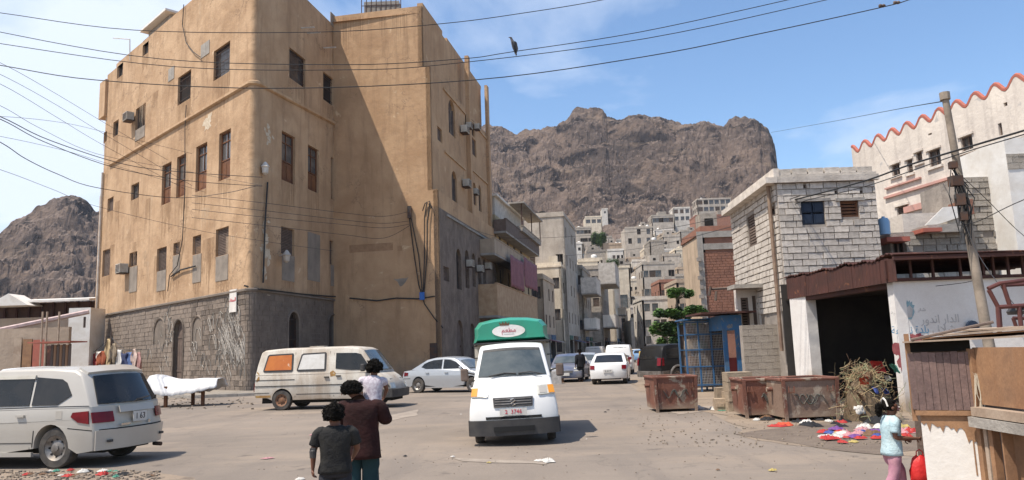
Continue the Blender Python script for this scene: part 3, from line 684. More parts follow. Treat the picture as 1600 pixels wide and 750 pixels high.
# dirty run-off stains below sills, units and ledges
m_runoff = mat('run_off_stain', (.24, .15, .085), (.36, .22, .12), 5, .95); m_runpale = mat('pale_salt_stain', (.60, .47, .33), (.50, .34, .21), 4, .95)
def drip(O, U, u, z, w, h, m, off):
    nn = V((U.y, -U.x, 0)); mb = MB(); k = max(3, int(w / .10))
    for i in range(k):
        a = u - w / 2 + w * (i + rnd.uniform(.1, .6)) / k; ww_ = rnd.uniform(.015, .05); hh = h * rnd.uniform(.25, 1); q = [(a, z), (a + ww_, z), (a + ww_ * .9, z - hh * .5), (a + ww_ * .55, z - hh), (a + ww_ * .3, z - hh), (a + .002, z - hh * .6)]
        mb.prism([O + U * x + V((0, 0, y)) for x, y in q], nn * .002, nn * (off + .0003 * i))
    mb.build('stain', m, big)['kind'] = 'stuff'
for O, U, L_ in ((E0, UL, LO), (AF, UF, FO)):
    for o in L_:
        drip(O, U, (o['u0'] + o['u1']) / 2, o['z0'] - .02 - (.06 if o['kind'] == 'patch' else 0), (o['u1'] - o['u0']) * 1.1, rnd.uniform(.8, 2.4), m_runoff, .004)
for i in range(22): drip(E0, UL, rnd.uniform(1, uL - 1), rnd.choice((24.7, 21, 14, 11, 9.5)) + rnd.uniform(-1, 0), rnd.uniform(.3, 1.2), rnd.uniform(1, 3.5), rnd.choice((m_runoff, m_runpale)), .005)
for i in range(7): drip(Bc, UW, rnd.uniform(.5, cu2 - .5), ztop - rnd.uniform(.1, .5), rnd.uniform(.3, 1.0), rnd.uniform(1, 4), m_runoff, .004)
# remaining hull: back walls and roof
Db = C0 + UF * SWL; Eb = E0 + V((-UL.y, UL.x, 0)) * 0; back = -nL * 1.0
Fb = E0 + UF * 22
mb = MB(); ring = [E0, AL] + [V((p.x, p.y, 0)) for p in cp[1:-1]] + [AF, Bc, C2, C2 + UF * SWL, Fb]
mb.add([(p.x, p.y, 22.6) for p in ring], [tuple(range(len(ring)))]); 
for p, q in ((C2 + UF * SWL, Fb), (Fb, E0)): mb.quad((p.x, p.y, 0), (q.x, q.y, 0), (q.x, q.y, 24.4), (p.x, p.y, 24.4))
for C, z0_, z1_ in ((C0, 0, zs1), (C1, zs1, zs2), (C2, zs2, ztop)):
    d_ = C + UF * SWL; q = d_ - UW * 6; mb.quad((d_.x, d_.y, z0_), (q.x, q.y, z0_), (q.x, q.y, z1_), (d_.x, d_.y, z1_))
mb.build('roof', m_plaster2, big)
mb = MB(); inn = [p for p in (Bc - UF * 0.2, C2, C2 + UF * SWL, Bc + UF * SWL)]
mb.add([(p.x, p.y, ztop - .5) for p in inn], [(0, 1, 2, 3)]); mb.quad(*[(p.x, p.y, z) for p, z in ((inn[0], 22), (inn[0], ztop), (inn[3], ztop), (inn[3], 22))][::1] if False else [(inn[0].x, inn[0].y, 22), (inn[3].x, inn[3].y, 22), (inn[3].x, inn[3].y, ztop), (inn[0].x, inn[0].y, ztop)])
mb.build('roof', m_plaster2, big)
# sign, lamps, pipes, cables fixed to the walls
m_sign = mat('sign_white', (0.72, 0.68, 0.62), (0.6, 0.55, 0.5), 2, 0.6)
m_red = mat('sign_red', (0.55, 0.03, 0.05), None, 1, 0.5)
us_, zs_ = on_wall(367, 470, E0, UL); ob = MB().box((0, 0, 0), (0.85, 0.05, 1.25)).build('sign', m_sign, None, loc=E0 + UL * us_ + nL * .10 + V((0, 0, zs_)), rz=angL)
tag(ob, 'small white wall sign with red lettering high on the stone corner', 'sign')
def text_obj(body, size, m, parent, loc, rot, ext=0.004, sx=1.0, name='lettering', align='CENTER'):
    cu = bpy.data.curves.new(name, 'FONT'); cu.body = body; cu.size = size; cu.extrude = ext; cu.align_x = align; cu.align_y = 'CENTER'; cu.resolution_u = 2
    tmp = bpy.data.objects.new('tmp_text', cu); COL.objects.link(tmp); dg = bpy.context.evaluated_depsgraph_get(); me = bpy.data.meshes.new_from_object(tmp.evaluated_get(dg)); bpy.data.objects.remove(tmp); bpy.data.curves.remove(cu)
    me.name = name; me.materials.clear(); me.materials.append(m)
    o = bpy.data.objects.new(name, me); COL.objects.link(o); o.parent = parent; o.location = loc; o.rotation_euler = rot; o.scale = (sx, 1, 1); return o
text_obj('\uFEA9\uFE8E\uFECC\uFEB4\uFEDF\uFE8D', 0.30, m_red, ob, (0, -0.035, 0.05), (R(90), 0, 0), sx=1.0)
# white drain pipe at far left
def wp(px, py, O=E0, U=UL, off=0.12):
    u_, z_ = on_wall(px, py, O, U); nn = V((U.y, -U.x, 0)); return O + U * u_ + nn * off + V((0, 0, z_))
MB().tube([wp(163, 270), wp(160, 330), wp(157, 400), wp(153, 500), wp(150, 508), wp(140, 516)], 0.09, 8).build('drain_pipe', m_pipe, big, smooth=True)
MB().tube([wp(179, 60, off=.1) + nL * 0 - UL * 0, wp(205, 62, off=.1), wp(205, 95, off=.1)], 0.04, 5).build('rain_spout', m_pipe, big)
for (x0, x1, y) in ((470, 489, 44), (480, 508, 52), (505, 534, 75)):
    p = wp(x0, y, A, UF, 0.02); MB().tube([p, p + nF * 0.9 + V((0, 0, -.05))], 0.05, 6).build('rain_spout', m_pipe, big)
MB().tube([wp(290, 8), wp(288, 40), wp(294, 68), wp(305, 82), wp(316, 90)], 0.03, 5).build('loose_cable', m_wire, big)
MB().tube([wp(294, 165), wp(292, 200), wp(292, 300), wp(288, 375), wp(280, 415), wp(268, 430), wp(265, 455)], 0.028, 5).build('loose_cable', m_wire, big)
MB().tube([wp(270, 432), wp(285, 422), wp(300, 418), wp(308, 416)], 0.05, 5).build('loose_cable', m_wire, big)
MB().tube([wp(415, 285, A, UF), wp(411, 350, A, UF), wp(408, 442, A, UF)], 0.05, 6).build('wall_cable', m_wire, big)
MB().tube([wp(395, 449, A, UF, .2) if False else AL + nL * .15 + V((0, 0, 5.7)), AF + nF * .2 + V((0, 0, 5.5))] + [wp(x, y, A, UF, .12) for x, y in ((430, 455), (470, 460), (510, 463), (538, 464))] + [wp(x, y, Bc, UW, .12) for x, y in ((548, 466), (590, 470), (620, 466), (655, 467), (680, 463))], 0.045, 6).build('wall_cable', m_wire, big)
for pts in ([(640, 322), (641, 345), (648, 400), (655, 445), (664, 475), (680, 498), (695, 512)], [(643, 340), (655, 400), (660, 450), (661, 468)], [(668, 316), (664, 340), (664, 400), (662, 462)], [(672, 318), (669, 345), (668, 400), (663, 462)], [(661, 330), (665, 318), (672, 315), (675, 326)]):
    MB().tube([wp(x, y, Bc, UW, .12) if x < 686 else C0 + UF * .3 + UW * .1 + V((0, 0, wing_u(x, y)[1])) for x, y in pts], 0.035, 5).build('wall_cable', m_wire, big)
MB().box((0, 0, 0), (0.32, 0.2, 0.5)).build('junction_box', mat('blue_plastic', (0.03, 0.12, 0.38), None, 1, 0.5), big, loc=wp(661, 463, Bc, UW, .2))
MB().box((0, 0, 0), (0.25, 0.2, 0.8)).build('cable_bracket', m_iron, big, loc=wp(641, 332, Bc, UW, .15))
def wall_lamp(p, nn):
    L = place('wall_lantern', '', 'lantern', p); mb = MB(); mb.tube([p, p + nn * 0.35 + V((0, 0, .1)), p + nn * .45], .03, 6); mb.build('bracket', m_pipe, L)
    q = p + nn * .45; MB().lathe([(0.04, .32), (0.10, .26), (0.26, .02), (0.2, -.0)], 8, q).lathe([(0.20, 0), (0.17, -.32), (0.05, -.42), (0.0, -.42)], 8, q).build('lamp_head', m_pipe, L, smooth=True); return L
o = wall_lamp(wp(436, 400, A, UF, 0.02), nF); o['label'] = 'white lantern on the shaded wall beside the lower shuttered window'
o = wall_lamp(wp(414, 270, A, UF, 0.02) + V((0, 0, .2)), (nF + nL).normalized()); o['label'] = 'pale lantern high on the rounded corner of the ochre building'
# faded painted panel and patches on the recess wall
for (xl, xr, yt, yb) in ((546, 614, 381, 393), (621, 628, 384, 392)):
    o = wop(Bc, UW, xl, xr, yt, yb); MB().obox(Bc, UW, o['u0'], o['u1'], o['z0'], o['z1'], 0.002, 0.006).build('faded_lettering_panel', mat('faded_paint', (0.30, 0.18, 0.10), (0.38, 0.23, 0.13), 4, .9), big)
u_, z_ = wing_u(627, 440); n_ = -UF
mb = MB(); mb.prism([Bc + UW * (u_ + a_) + V((0, 0, z_ + b_)) for a_, b_ in ((-.55, .22), (-.3, .18), (.0, .22), (.35, .2), (.5, .28), (.3, -.05), (.05, -.3), (-.1, -.32), (-.25, 0.0))], n_ * .003, n_ * .01); mb.build('bare_patch', m_cement, big)
# peeling pale flakes near the corner
m_flake = mat('pale_render_flake', (0.62, 0.54, 0.42), (0.46, 0.36, 0.25), 6, .9)
for (O, U, x0, x1, y0, y1, nmb, s) in ((A, UF, 411, 420, 350, 440, 26, .2), (A, UF, 414, 424, 180, 245, 12, .13), (E0, UL, 318, 330, 180, 200, 6, .28), (E0, UL, 322, 385, 478, 580, 75, .3), (E0, UL, 240, 318, 495, 570, 26, .25)):
    mb = MB(); nn = V((U.y, -U.x, 0))
    for i in range(nmb):
        px = rnd.gauss((x0 + x1) / 2, (x1 - x0) / 4); py = rnd.gauss((y0 + y1) / 2, (y1 - y0) / 4); u_, z_ = on_wall(px, py, O, U); u_ = min(u_, LW - rc - .1) if O is E0 else max(u_, rc + .1); k = rnd.randint(5, 8); pl = []
        if y0 > 470:
            a0_ = rnd.uniform(0, 6.28); pp_ = []
            for j in range(9): pp_.append(O + U * min(LW - rc - .02, u_ + s * 1.3 * math.cos(a0_ + j * .7) + .05 * j) + nn * .034 + V((0, 0, max(.1, z_ + s * 1.5 * math.sin(a0_ * 2 + j * 1.15)))))
            mb.tube(pp_, rnd.uniform(.010, .026), 4) if not 268 < px < 292 else None; continue
        for j in range(k):
            a_ = 2 * math.pi * j / k; rr = s * rnd.uniform(.25, 1.5); pl.append(O + U * (u_ + rr * math.cos(a_) * 1.2) + V((0, 0, z_ + rr * math.sin(a_))) )
        off = (0.034 if y0 > 470 else 0.003) + i * .0002
        mb.prism(pl, nn * (off - .002), nn * (off + .004))
    o = mb.build('peeling_flake', m_flake if y0 < 470 else mat('whitewash_scrawl', (0.40, 0.365, 0.32), (0.28, 0.25, 0.215), 5, .95), big); o['kind'] = 'stuff'
# water tank and cage on the roof
pt = P(596, -4, 51.9); tk = place('roof_water_tank', 'grey steel water tank on the flat roof of the ochre building', 'water tank', V((pt.x, pt.y, ztop)))
MB().box((pt.x, pt.y + .6, ztop + .42), (2.5, 1.2, 1.7)).build('tank_box', m_conc, tk)
g = MB()
for i in range(9): g.tube([(pt.x - 1.4 + i * .35, pt.y - .15, ztop - .45), (pt.x - 1.4 + i * .35, pt.y - .15, ztop + 1.5)], .03, 4)
for i in range(3): g.tube([(pt.x - 1.4, pt.y - .15, ztop + .3 + .6 * i), (pt.x + 1.4, pt.y - .15, ztop + .3 + .6 * i)], .03, 4)
g.build('cage', m_iron, tk)
# ------------------------------------------------------------------ street row beyond the big building (left side of the street)
HC = [mat('house_grey', (0.48, 0.42, 0.35), (0.35, 0.30, 0.245), .7, .95, .03, 4, rand=.12, streak=(.2, .18, .16), fine=.2),
      mat('house_cream', (0.68, 0.59, 0.46), (0.54, 0.46, 0.35), .7, .95, .03, 4, rand=.12, streak=(.26, .21, .16), fine=.2),
      mat('house_whitewash', (0.70, 0.65, 0.57), (0.54, 0.49, 0.43), .7, .95, .03, 4, rand=.10, streak=(.3, .27, .23), fine=.2),
      mat('house_tan', (0.50, 0.39, 0.28), (0.39, 0.30, 0.22), .7, .95, .03, 4, rand=.12, streak=(.2, .15, .11), fine=.2),
      mat('house_rough_block', (0.37, 0.32, 0.265), (0.23, 0.20, 0.165), 2.2, .95, .05, 5, rand=.15, fine=.3)]
m_yel = mat('house_pale_yellow', (0.48, 0.37, 0.22), (0.36, 0.27, 0.17), .8, .95, .03, 4, streak=(.25, .19, .12), fine=.2)
m_brick = mat('red_brick_wall', (0.31, 0.15, 0.10), (0.23, 0.115, 0.08), 1.2, .95, .02, 9, rand=.15, fine=.5)
m_wblock = mat('pale_concrete_block', (0.60, 0.54, 0.47), (0.43, 0.38, 0.325), 2.3, .95, .02, 9, rand=.16, spots=(.34, .30, .26), spot_pos=.64, spot_scale=4, fine=.35)
m_gblock = mat('rough_grey_block', (0.40, 0.36, 0.31), (0.30, 0.27, 0.23), 2.3, .95, .03, 9, rand=.2, fine=.4)
m_bmort = mat('dark_mortar', (0.32, 0.28, 0.24), (0.22, 0.19, 0.165), 2, .97, .02, 8)
m_pink = mat('pale_pink_render', (0.70, 0.63, 0.55), (0.58, 0.52, 0.46), .7, .95, .03, 4, streak=(.42, .37, .33), streak_amt=.6, spots=(.47, .44, .41), spot_pos=.62, spot_scale=1.2, fine=.25)
m_terra = mat('terracotta_trim', (0.42, 0.13, 0.09), (0.32, 0.11, 0.08), 3, .8)
m_rust = mat('rusty_red_brown_metal', (0.085, 0.034, 0.026), (0.055, 0.026, 0.021), 1.5, .75, .01, 9, spots=(.18, .075, .04), spot_pos=.6, spot_scale=2.5)
m_tin = mat('tin_sheet', (0.42, 0.41, 0.40), (0.30, 0.24, 0.20), 2, .5, metal=.3)

def grid_ops(W, z0, z1, nw, nf, ww, wh, kinds=('dark', 'shut', 'glass'), r=rnd, skip=.1, u0=0.0):
    ops = []; fh = (z1 - z0) / nf
    for f in range(nf):
        for k in range(nw):
            if r.random() < skip: continue
            u = u0 + (W - u0) * (k + .5) / nw + r.uniform(-.15, .15); z = z0 + fh * f + fh * .32
            ops.append(dict(u0=max(.1, u - ww / 2), u1=min(W - .1, u + ww / 2), z0=z, z1=min(z + wh, z1 - .2), kind=r.choice(kinds)))
    return ops
def house(label, O, U, W, Dp, H, m, nw=3, nf=3, ww=1.0, wh=1.4, ops_f=None, ops_s=None, nws=3, group=None, name='town_house', kinds=('dark', 'shut', 'glass'), parapet=.5, left=False, gz=0.0, skip=.1, cat='building'):
    """front wall from O along U, depth Dp behind; the right-hand side wall gets windows too. left=True puts them on the left side."""
    O = V(O); n = V((U.y, -U.x, 0)); t = place(name, label, cat, V((O.x, O.y, gz)), group)
    if ops_f is None: ops_f = grid_ops(W, gz + .2, H - .2, nw, nf, ww, wh, kinds, skip=skip)
    if ops_s is None: ops_s = grid_ops(Dp, gz + .2, H - .2, nws, nf, ww, wh, kinds, skip=skip)
    facade(t, O, U, W, gz, H, ops_f, m, .18)
    if left: facade(t, O - n * Dp, n, Dp, gz, H, ops_s, m, .18)
    else: facade(t, O + U * W, -n, Dp, gz, H, ops_s, m, .18)
    mb = MB(); a, b, c, d = O, O + U * W, O + U * W - n * Dp, O - n * Dp
    mb.quad(*[(p.x, p.y, gz) for p in (d, c)], *[(p.x, p.y, H) for p in (c, d)])
    if left: mb.quad((b.x, b.y, gz), (c.x, c.y, gz), (c.x, c.y, H), (b.x, b.y, H))
    else: mb.quad((a.x, a.y, gz), (d.x, d.y, gz), (d.x, d.y, H), (a.x, a.y, H))
    mb.quad(*[(p.x, p.y, H - .1) for p in (a, b, c, d)]); mb.build('roof', m, t)
    if parapet:
        mb = MB(); mb.obox(O, U, -.06, W + .06, H - .12, H + .12, -.1, .1); mb.obox(O + U * (W - .0), -n, -.0, Dp, H - .12, H + .12, -.1, .103)
        if left: mb.obox(O - n * Dp, n, 0, Dp, H - .12, H + .12, -.1, .104)
        mb.obox(O, U, 0, W, H + .12, H + parapet, -.18, -.01)
        if left: mb.obox(O - n * Dp, n, 0, Dp - .2, H + .12, H + parapet, -.18, -.01)
        else: mb.obox(O + U * W, -n, 0.2, Dp, H + .12, H + parapet, -.18, -.01)
        o = mb.build('cornice', m, t)
    if name in ('hillside_house', 'town_house') and rnd.random() < (.55 if name == 'hillside_house' else .3):
        a = rnd.uniform(.25, .5) * W; u = rnd.uniform(.05, W - a - .05); hh = rnd.uniform(1.2, 2.6); dd_ = min(Dp - .6, a * 1.2)
        MB().obox(O, U, u, u + a, H - .1, H + hh, -.4 - dd_, -.4).build('roof_room', rnd.choice((m, HC[0], HC[4])), t)
        if rnd.random() < .6: cube_part('window', m_dark, t, O + U * (u + a / 2) - n * .385 + V((0, 0, H + hh * .55)), (.7, .05, .6), math.atan2(U.y, U.x))
    if name in ('hillside_house', 'town_house') and rnd.random() < .5:
        ck_ = rnd.random() < .6; s_ = rnd.uniform(.45, .7); p = O + U * rnd.uniform(.8, max(.9, W - .8)) - n * rnd.uniform(1.2, 2.4) + V((0, 0, H - .12))
        q = MB().lathe([(0, 0), (s_, 0), (s_, 1.1 * s_ * 1.6), (s_ * .7, 1.3 * s_ * 1.6), (s_ * .25, 1.38 * s_ * 1.6), (0, 1.4 * s_ * 1.6)], 10).build('roof_tank', m_white if ck_ else m_dark, None, True, loc=p); q['category'] = 'water tank'; q['group'] = 'water tanks on the town roofs'; q['label'] = ('white' if ck_ else 'black') + ' water tank on the roof of the ' + ' '.join(label.split()[:7]).rstrip(',')
    return t
def balcony(t, O, U, u0, u1, z, dep, m, h=1.1, solid=True, roofz=None, mrail=None):
    """slab with a parapet, standing out from the wall"""
    mb = MB().obox(O, U, u0, u1, z - .18, z, 0.0, dep); mb.build('balcony_slab', m_conc, t)
    mb = MB()
    if solid:
        mb.obox(O, U, u0, u1, z, z + h, dep - .12, dep + .02); mb.obox(O, U, u0, u0 + .12, z, z + h, 0.0, dep - .12); mb.obox(O, U, u1 - .12, u1, z, z + h, 0, dep - .12)
        mb.obox(O, U, u0 - .04, u1 + .04, z + h, z + h + .08, dep - .16, dep + .07)
    else:
        for i in range(int((u1 - u0) / .18)): mb.obox(O, U, u0 + i * .18, u0 + i * .18 + .03, z, z + h, dep - .05, dep)
        mb.obox(O, U, u0, u1, z + h, z + h + .05, dep - .06, dep + .01)
    mb.build('balcony_rail', mrail or m, t)
    if roofz:
        mb = MB().obox(O, U, u0 - .2, u1 + .2, roofz, roofz + .15, 0, dep + .25); mb.build('canopy', m_conc, t)
        for u in (u0 + .1, (u0 + u1) / 2, u1 - .1): cube_part('post', m_rust, t, O + U * u + V((U.y, -U.x, 0)) * (dep - .05) + V((0, 0, (z + roofz) / 2)), (.1, .1, roofz - z))
# frontage line of this side of the street
F0 = C0 + UF * (SWL + .4)
def FR(d, off=0.0): return F0 + UF * d + UW * off
mUW = -UW
# b1: pale-yellow house with balconies, cloth and roof room
b1o = FR(0, -6); t = house('pale yellow balconied house beside the ochre building, pink cloth on its balcony', b1o, UW, 6, 18, 13.4, m_yel, ops_f=[], nws=5, nf=4)
Ob, Ub = FR(0), UF
def bpx(x0, x1, yt, yb, dep):
    O_ = Ob + UW * dep; u0, z1 = on_wall(x0, yt, O_, Ub); u1, _ = on_wall(x1, yt, O_, Ub); _, z0 = on_wall(x0, yb, O_, Ub); return u0, u1, z0, z1
for (x0, x1, yt, yb, dep, mm) in ((776, 838, 443, 492, 1.5, m_band), (772, 832, 372, 394, 1.2, HC[3]), (790, 846, 342, 360, 1.1, m_greywood)):
    u0, u1, z0, z1 = bpx(x0, x1, yt, yb, dep); balcony(t, Ob, Ub, u0, min(u1, 17.8), z0, dep, mm, z1 - z0, True)
balcony(t, Ob, Ub, 6, 17.5, 13.4, 1.4, HC[0], .3, True, roofz=15.9)
MB().obox(Ob, Ub, 0.3, 13.5, 13.4, 15.6, -5.5, -.05).build('roof_room', m_wblock, t)
MB().obox(Ob, Ub, 0.0, 14, 15.6, 15.8, -5.7, .25).build('roof_slab', HC[2], t)
m_cloth_p = mat('faded_pink_cloth', (0.30, 0.13, 0.145), (0.22, 0.10, 0.11), 2, .95, .03, 3)
def hang_cloth(p0, p1, z0, z1, m, label, sag=.25, seed=1, name='hanging_cloth', parent=None, off=.06, group=None, pinch=False):
    mb = MB(); nx, nz_ = 14, 8; d = (p1 - p0); nn = V((d.y, -d.x, 0)).normalized()
    for j in range(nz_ + 1):
        for i in range(nx + 1):
            s, tt = i / nx, j / nz_; w = off * math.sin(s * 19 + seed * 2 + tt * 1.5) * (1 - .4 * tt) + .03 * math.sin(s * 41 + seed)
            if pinch: s = .5 + (s - .5) * (.60 + .75 * (1 - tt) + .28 * math.sin(tt * 7 + seed)) + .22 * (1 - tt) * math.sin(seed)
            p = p0 + d * s + nn * w; mb.v.append((p.x, p.y, z1 - (z1 - z0) * (1 - tt) - sag * math.sin(math.pi * s) * tt * .4 - (.22 if pinch else .06) * math.sin(s * (5 if pinch else 23) + seed) * (1 - tt)))
    for j in range(nz_):
        for i in range(nx): a = j * (nx + 1) + i; mb.f.append((a, a + 1, a + nx + 2, a + nx + 1))
    me = mb.mesh(name, m, 80.0); o = link(name, me); sm = o.modifiers.new('s', 'SOLIDIFY'); sm.thickness = .012
    return tag(o, label, 'cloth', group)
for (x0, x1, yt, yb, lab, sd_) in ((797, 818, 397, 447, 'faded pink cloth hanging over the balcony front, nearer and larger one', 2), (819, 838, 402, 447, 'second faded pink cloth on the balcony front, further up the street', 5)):
    u0, u1, z0, z1 = bpx(x0, x1, yt, yb, 1.6); hang_cloth(Ob + Ub * u0 + UW * 1.62, Ob + Ub * u1 + UW * 1.62, z0, z1, m_cloth_p, lab, seed=sd_)
# b2 .. b6
def row_house(d, dep_along, prot, W, H, m, label, nf=4, nws=4, **kw):
    return house(label, FR(d, prot - W), UW, W, dep_along, H, m, nws=nws, nf=nf, **kw)
t = row_house(19, 9, 1.2, 5.2, 9.8, HC[3], 'dark tan house with a recessed front just past the yellow house', 3, 3)
t = row_house(31, 14, 2.4, 5.2, 18.9, HC[0], 'tall unfinished grey concrete house with an open top storey', 5, 4, skip=.25)
t = row_house(31.0 - 1.6, 1.4, 2.0, 3.2, 12.2, HC[1], 'narrow cream front stair tower below the grey concrete house', 3, 1)
t = row_house(46, 12, 3.0, 5.2, 13.5, HC[4], 'rough block house with two projecting stone clad balconies', 4, 4)
O_ = FR(46, 3.0)
for (z, d0, d1, dep, m_, h) in ((9.6, -3, 4.5, 2.2, m_wblock, 2.2), (4.6, -1, 6, 1.7, HC[2], 1.5)): balcony(t, O_, UF, d0, d1, z, dep, m_, h)
t = row_house(60, 16, 4.6, 6, 14.8, HC[4], 'grey block house with a deep shaded balcony up the street', 4, 5)
O_ = FR(60, 4.6)
for (z, d0, d1, dep, m_, h) in ((12.0, -4, 7, 2.6, m_wblock, 3.2), (5.2, 0, 9, 2.0, HC[2], 1.9), (5.4, 10, 15, 2.0, HC[0], 1.8)): balcony(t, O_, UF, d0, d1, z, dep, m_, h)
t = row_house(80, 20, 5.5, 8, 15.6, HC[1], 'cream house with a plain sunlit gable and many side windows', 4, 7, nw=2)
balcony(t, FR(80, 5.5), UF, 8, 14, 8.3, 1.4, HC[3], 1.3)
if 0: t = row_house(106, 22, 7.2, 9, 17.0, HC[3], 'tan four storey house with framed windows at the bend of the street', 4, 6, nw=2)
if 0: t = row_house(134, 20, 7.0, 9, 12.0, HC[2], 'small whitewashed house at the far left end of the street', 3, 5, nw=2)
# ---- white building closing the street and the bigger blocks at the foot of the slope
def front_house(label, x0, x1, ytop, D, m, ybase=None, dep=10, nw=4, nf=3, ww=1.0, wh=1.1, skip=.1, kinds=('dark', 'glass', 'shut'), group=None, rot=0.0, name='town_house', parapet=.5, left=None):
    """house whose camera-facing wall spans x0..x1 px at distance D with its roof at ytop px"""
    a = P(x0, ytop, D); b = P(x1, ytop, D + math.tan(rot) * 0); H = (a.z + b.z) / 2
    g = max(-0.2, min(terr(a.x, D, False), terr(b.x, D, False), terr(a.x, D + dep, False) if D > 120 else 9e9) - 2.0) if D > 112 else 0
    g = min(g, H - 3.5) if D > 112 else 0
    if ybase: g2 = P((x0 + x1) / 2, ybase, D).z; g = min(g, g2)
    U = V((math.cos(rot), math.sin(rot), 0)); W = (b - a).length
    hz0 = (P((x0 + x1) / 2, ybase, D).z if ybase else g)
    opsf = grid_ops(W, hz0, H - .2, nw, nf, ww, wh, kinds, skip=skip); opss = grid_ops(dep, hz0, H - .2, 3, nf, ww, wh, kinds, skip=skip)
    if left is None: left = (x0 + x1) / 2 > 1010
    return house(label, V((a.x, a.y, 0)), U, W, dep, H, m, ops_f=opsf, ops_s=opss, group=group, gz=g, left=left, parapet=parapet, name=name)
front_house('white house closing the end of the street behind the tree', 1003, 1056, 467, 128, HC[2], 545, nw=4, nf=3, wh=1.3)
front_house('tan house with small windows right of the white one behind the tree', 1057, 1100, 440, 120, HC[3], 545, nw=4, nf=4)
front_house('low grey house filling the end of the street', 985, 1003, 500, 150, HC[0], 545, nw=1, nf=2, left=False)
front_house('cream walled house with a long windowed side, before the bend of the street', 903, 936, 408, 158, HC[1], 545, dep=24, nw=2, nf=4, left=False)
front_house('tan house low at the bend of the street with a shaded side', 984, 1001, 470, 185, HC[3], 545, dep=10, nw=1, nf=3, left=False)
front_house('beige house with a wide tall front beside the street end', 954, 984, 418, 178, HC[1], 530, dep=26, nw=1, nf=3, ww=2.6, wh=3.0, left=False)
front_house('pale grey three storey block with a crenellated roof behind the tree', 1003, 1054, 412, 190, HC[0], 500, nw=5, nf=3, ww=1.5, wh=1.7)
front_house('unfinished brick and concrete house under the pale grey block', 1030, 1056, 440, 160, m_brick, 500, nw=2, nf=2)
front_house('long pale grey house high on the slope, flat fronted', 1018, 1052, 337, 330, HC[0], 352, nw=6, nf=1, ww=2, wh=2)
front_house('tall pale house high on the slope at the right of the town', 1052, 1078, 325, 335, HC[2], 348, nw=3, nf=2, ww=1.6, wh=1.8)
front_house('wide grey house topmost on the right end of the slope', 1089, 1142, 311, 345, HC[0], 333, nw=6, nf=2, ww=2, wh=2)
front_house('brown walled enclosure below the topmost grey house', 1086, 1146, 337, 300, m_brick, 358, nw=1, nf=1, skip=1)
front_house('cream house with an orange roof room high above the town', 914, 940, 339, 350, HC[1], 353, nw=3, nf=1, ww=2, wh=1.8)
front_house('small lone white hut highest on the slope', 940, 950, 327, 380, HC[2], 336, dep=6, nw=1, nf=1)
front_house('grey two storey house left of the green bush on the slope', 900, 924, 356, 300, HC[0], 382, nw=4, nf=2, ww=1.5, wh=1.5)
front_house('wide pale house at mid slope with few small windows', 976, 1020, 356, 270, HC[0], 385, nw=3, nf=2, ww=1.3, wh=2.0)
front_house('dark rough block house at mid slope', 1015, 1037, 377, 230, HC[4], 400, nw=2, nf=1, skip=.6)
front_house('sunlit cream cube with bare walls low on the slope', 912, 941, 406, 170, HC[1], 440, nw=1, nf=1, skip=.8)
# brick house right of the tree
t = front_house('half built red brick house with concrete bands beside the tree', 1094, 1150, 362, 62, m_brick, 470, dep=7, nw=1, nf=1, skip=1, rot=0)
# (its lower part is nearer) brick courses, bands and blocks
[c for c in COL.objects if c.parent == t and c.name.startswith('wall')][1].data.materials[0] = HC[3]
a_ = P(1092, 400, 62); b_ = P(1150, 400, 62); Obk = V((a_.x, a_.y, 0)); Wbk = (b_ - a_).length
ztb = P(1120, 362, 62).z
for zz in (P(1120, 385, 62).z, 3.2, P(1120, 366, 62).z): MB().obox(Obk, V((1, 0, 0)), -.1, Wbk, zz - .25, zz + .25, 0.02, .12).build('concrete_band', m_conc, t)
MB().obox(Obk, V((1, 0, 0)), -.1, .35, 0, ztb, .12, .16).build('concrete_post', m_conc, t)
for k in range(9):
    MB().obox(Obk, V((1, 0, 0)), -.25 + .12 * (k % 2), .12, ztb - 2.4 - .75 * k, ztb - 2.1 - .75 * k, .13, .3).build('toothed_brick', m_bmort, t)
blockwork(t, Obk, V((1, 0, 0)), .36, Wbk - .02, 3.5, P(1120, 388, 62).z - .3, .45, .22, m_brick, (), .05, .03, 'brick', 0, 'brickwork', seed=12)
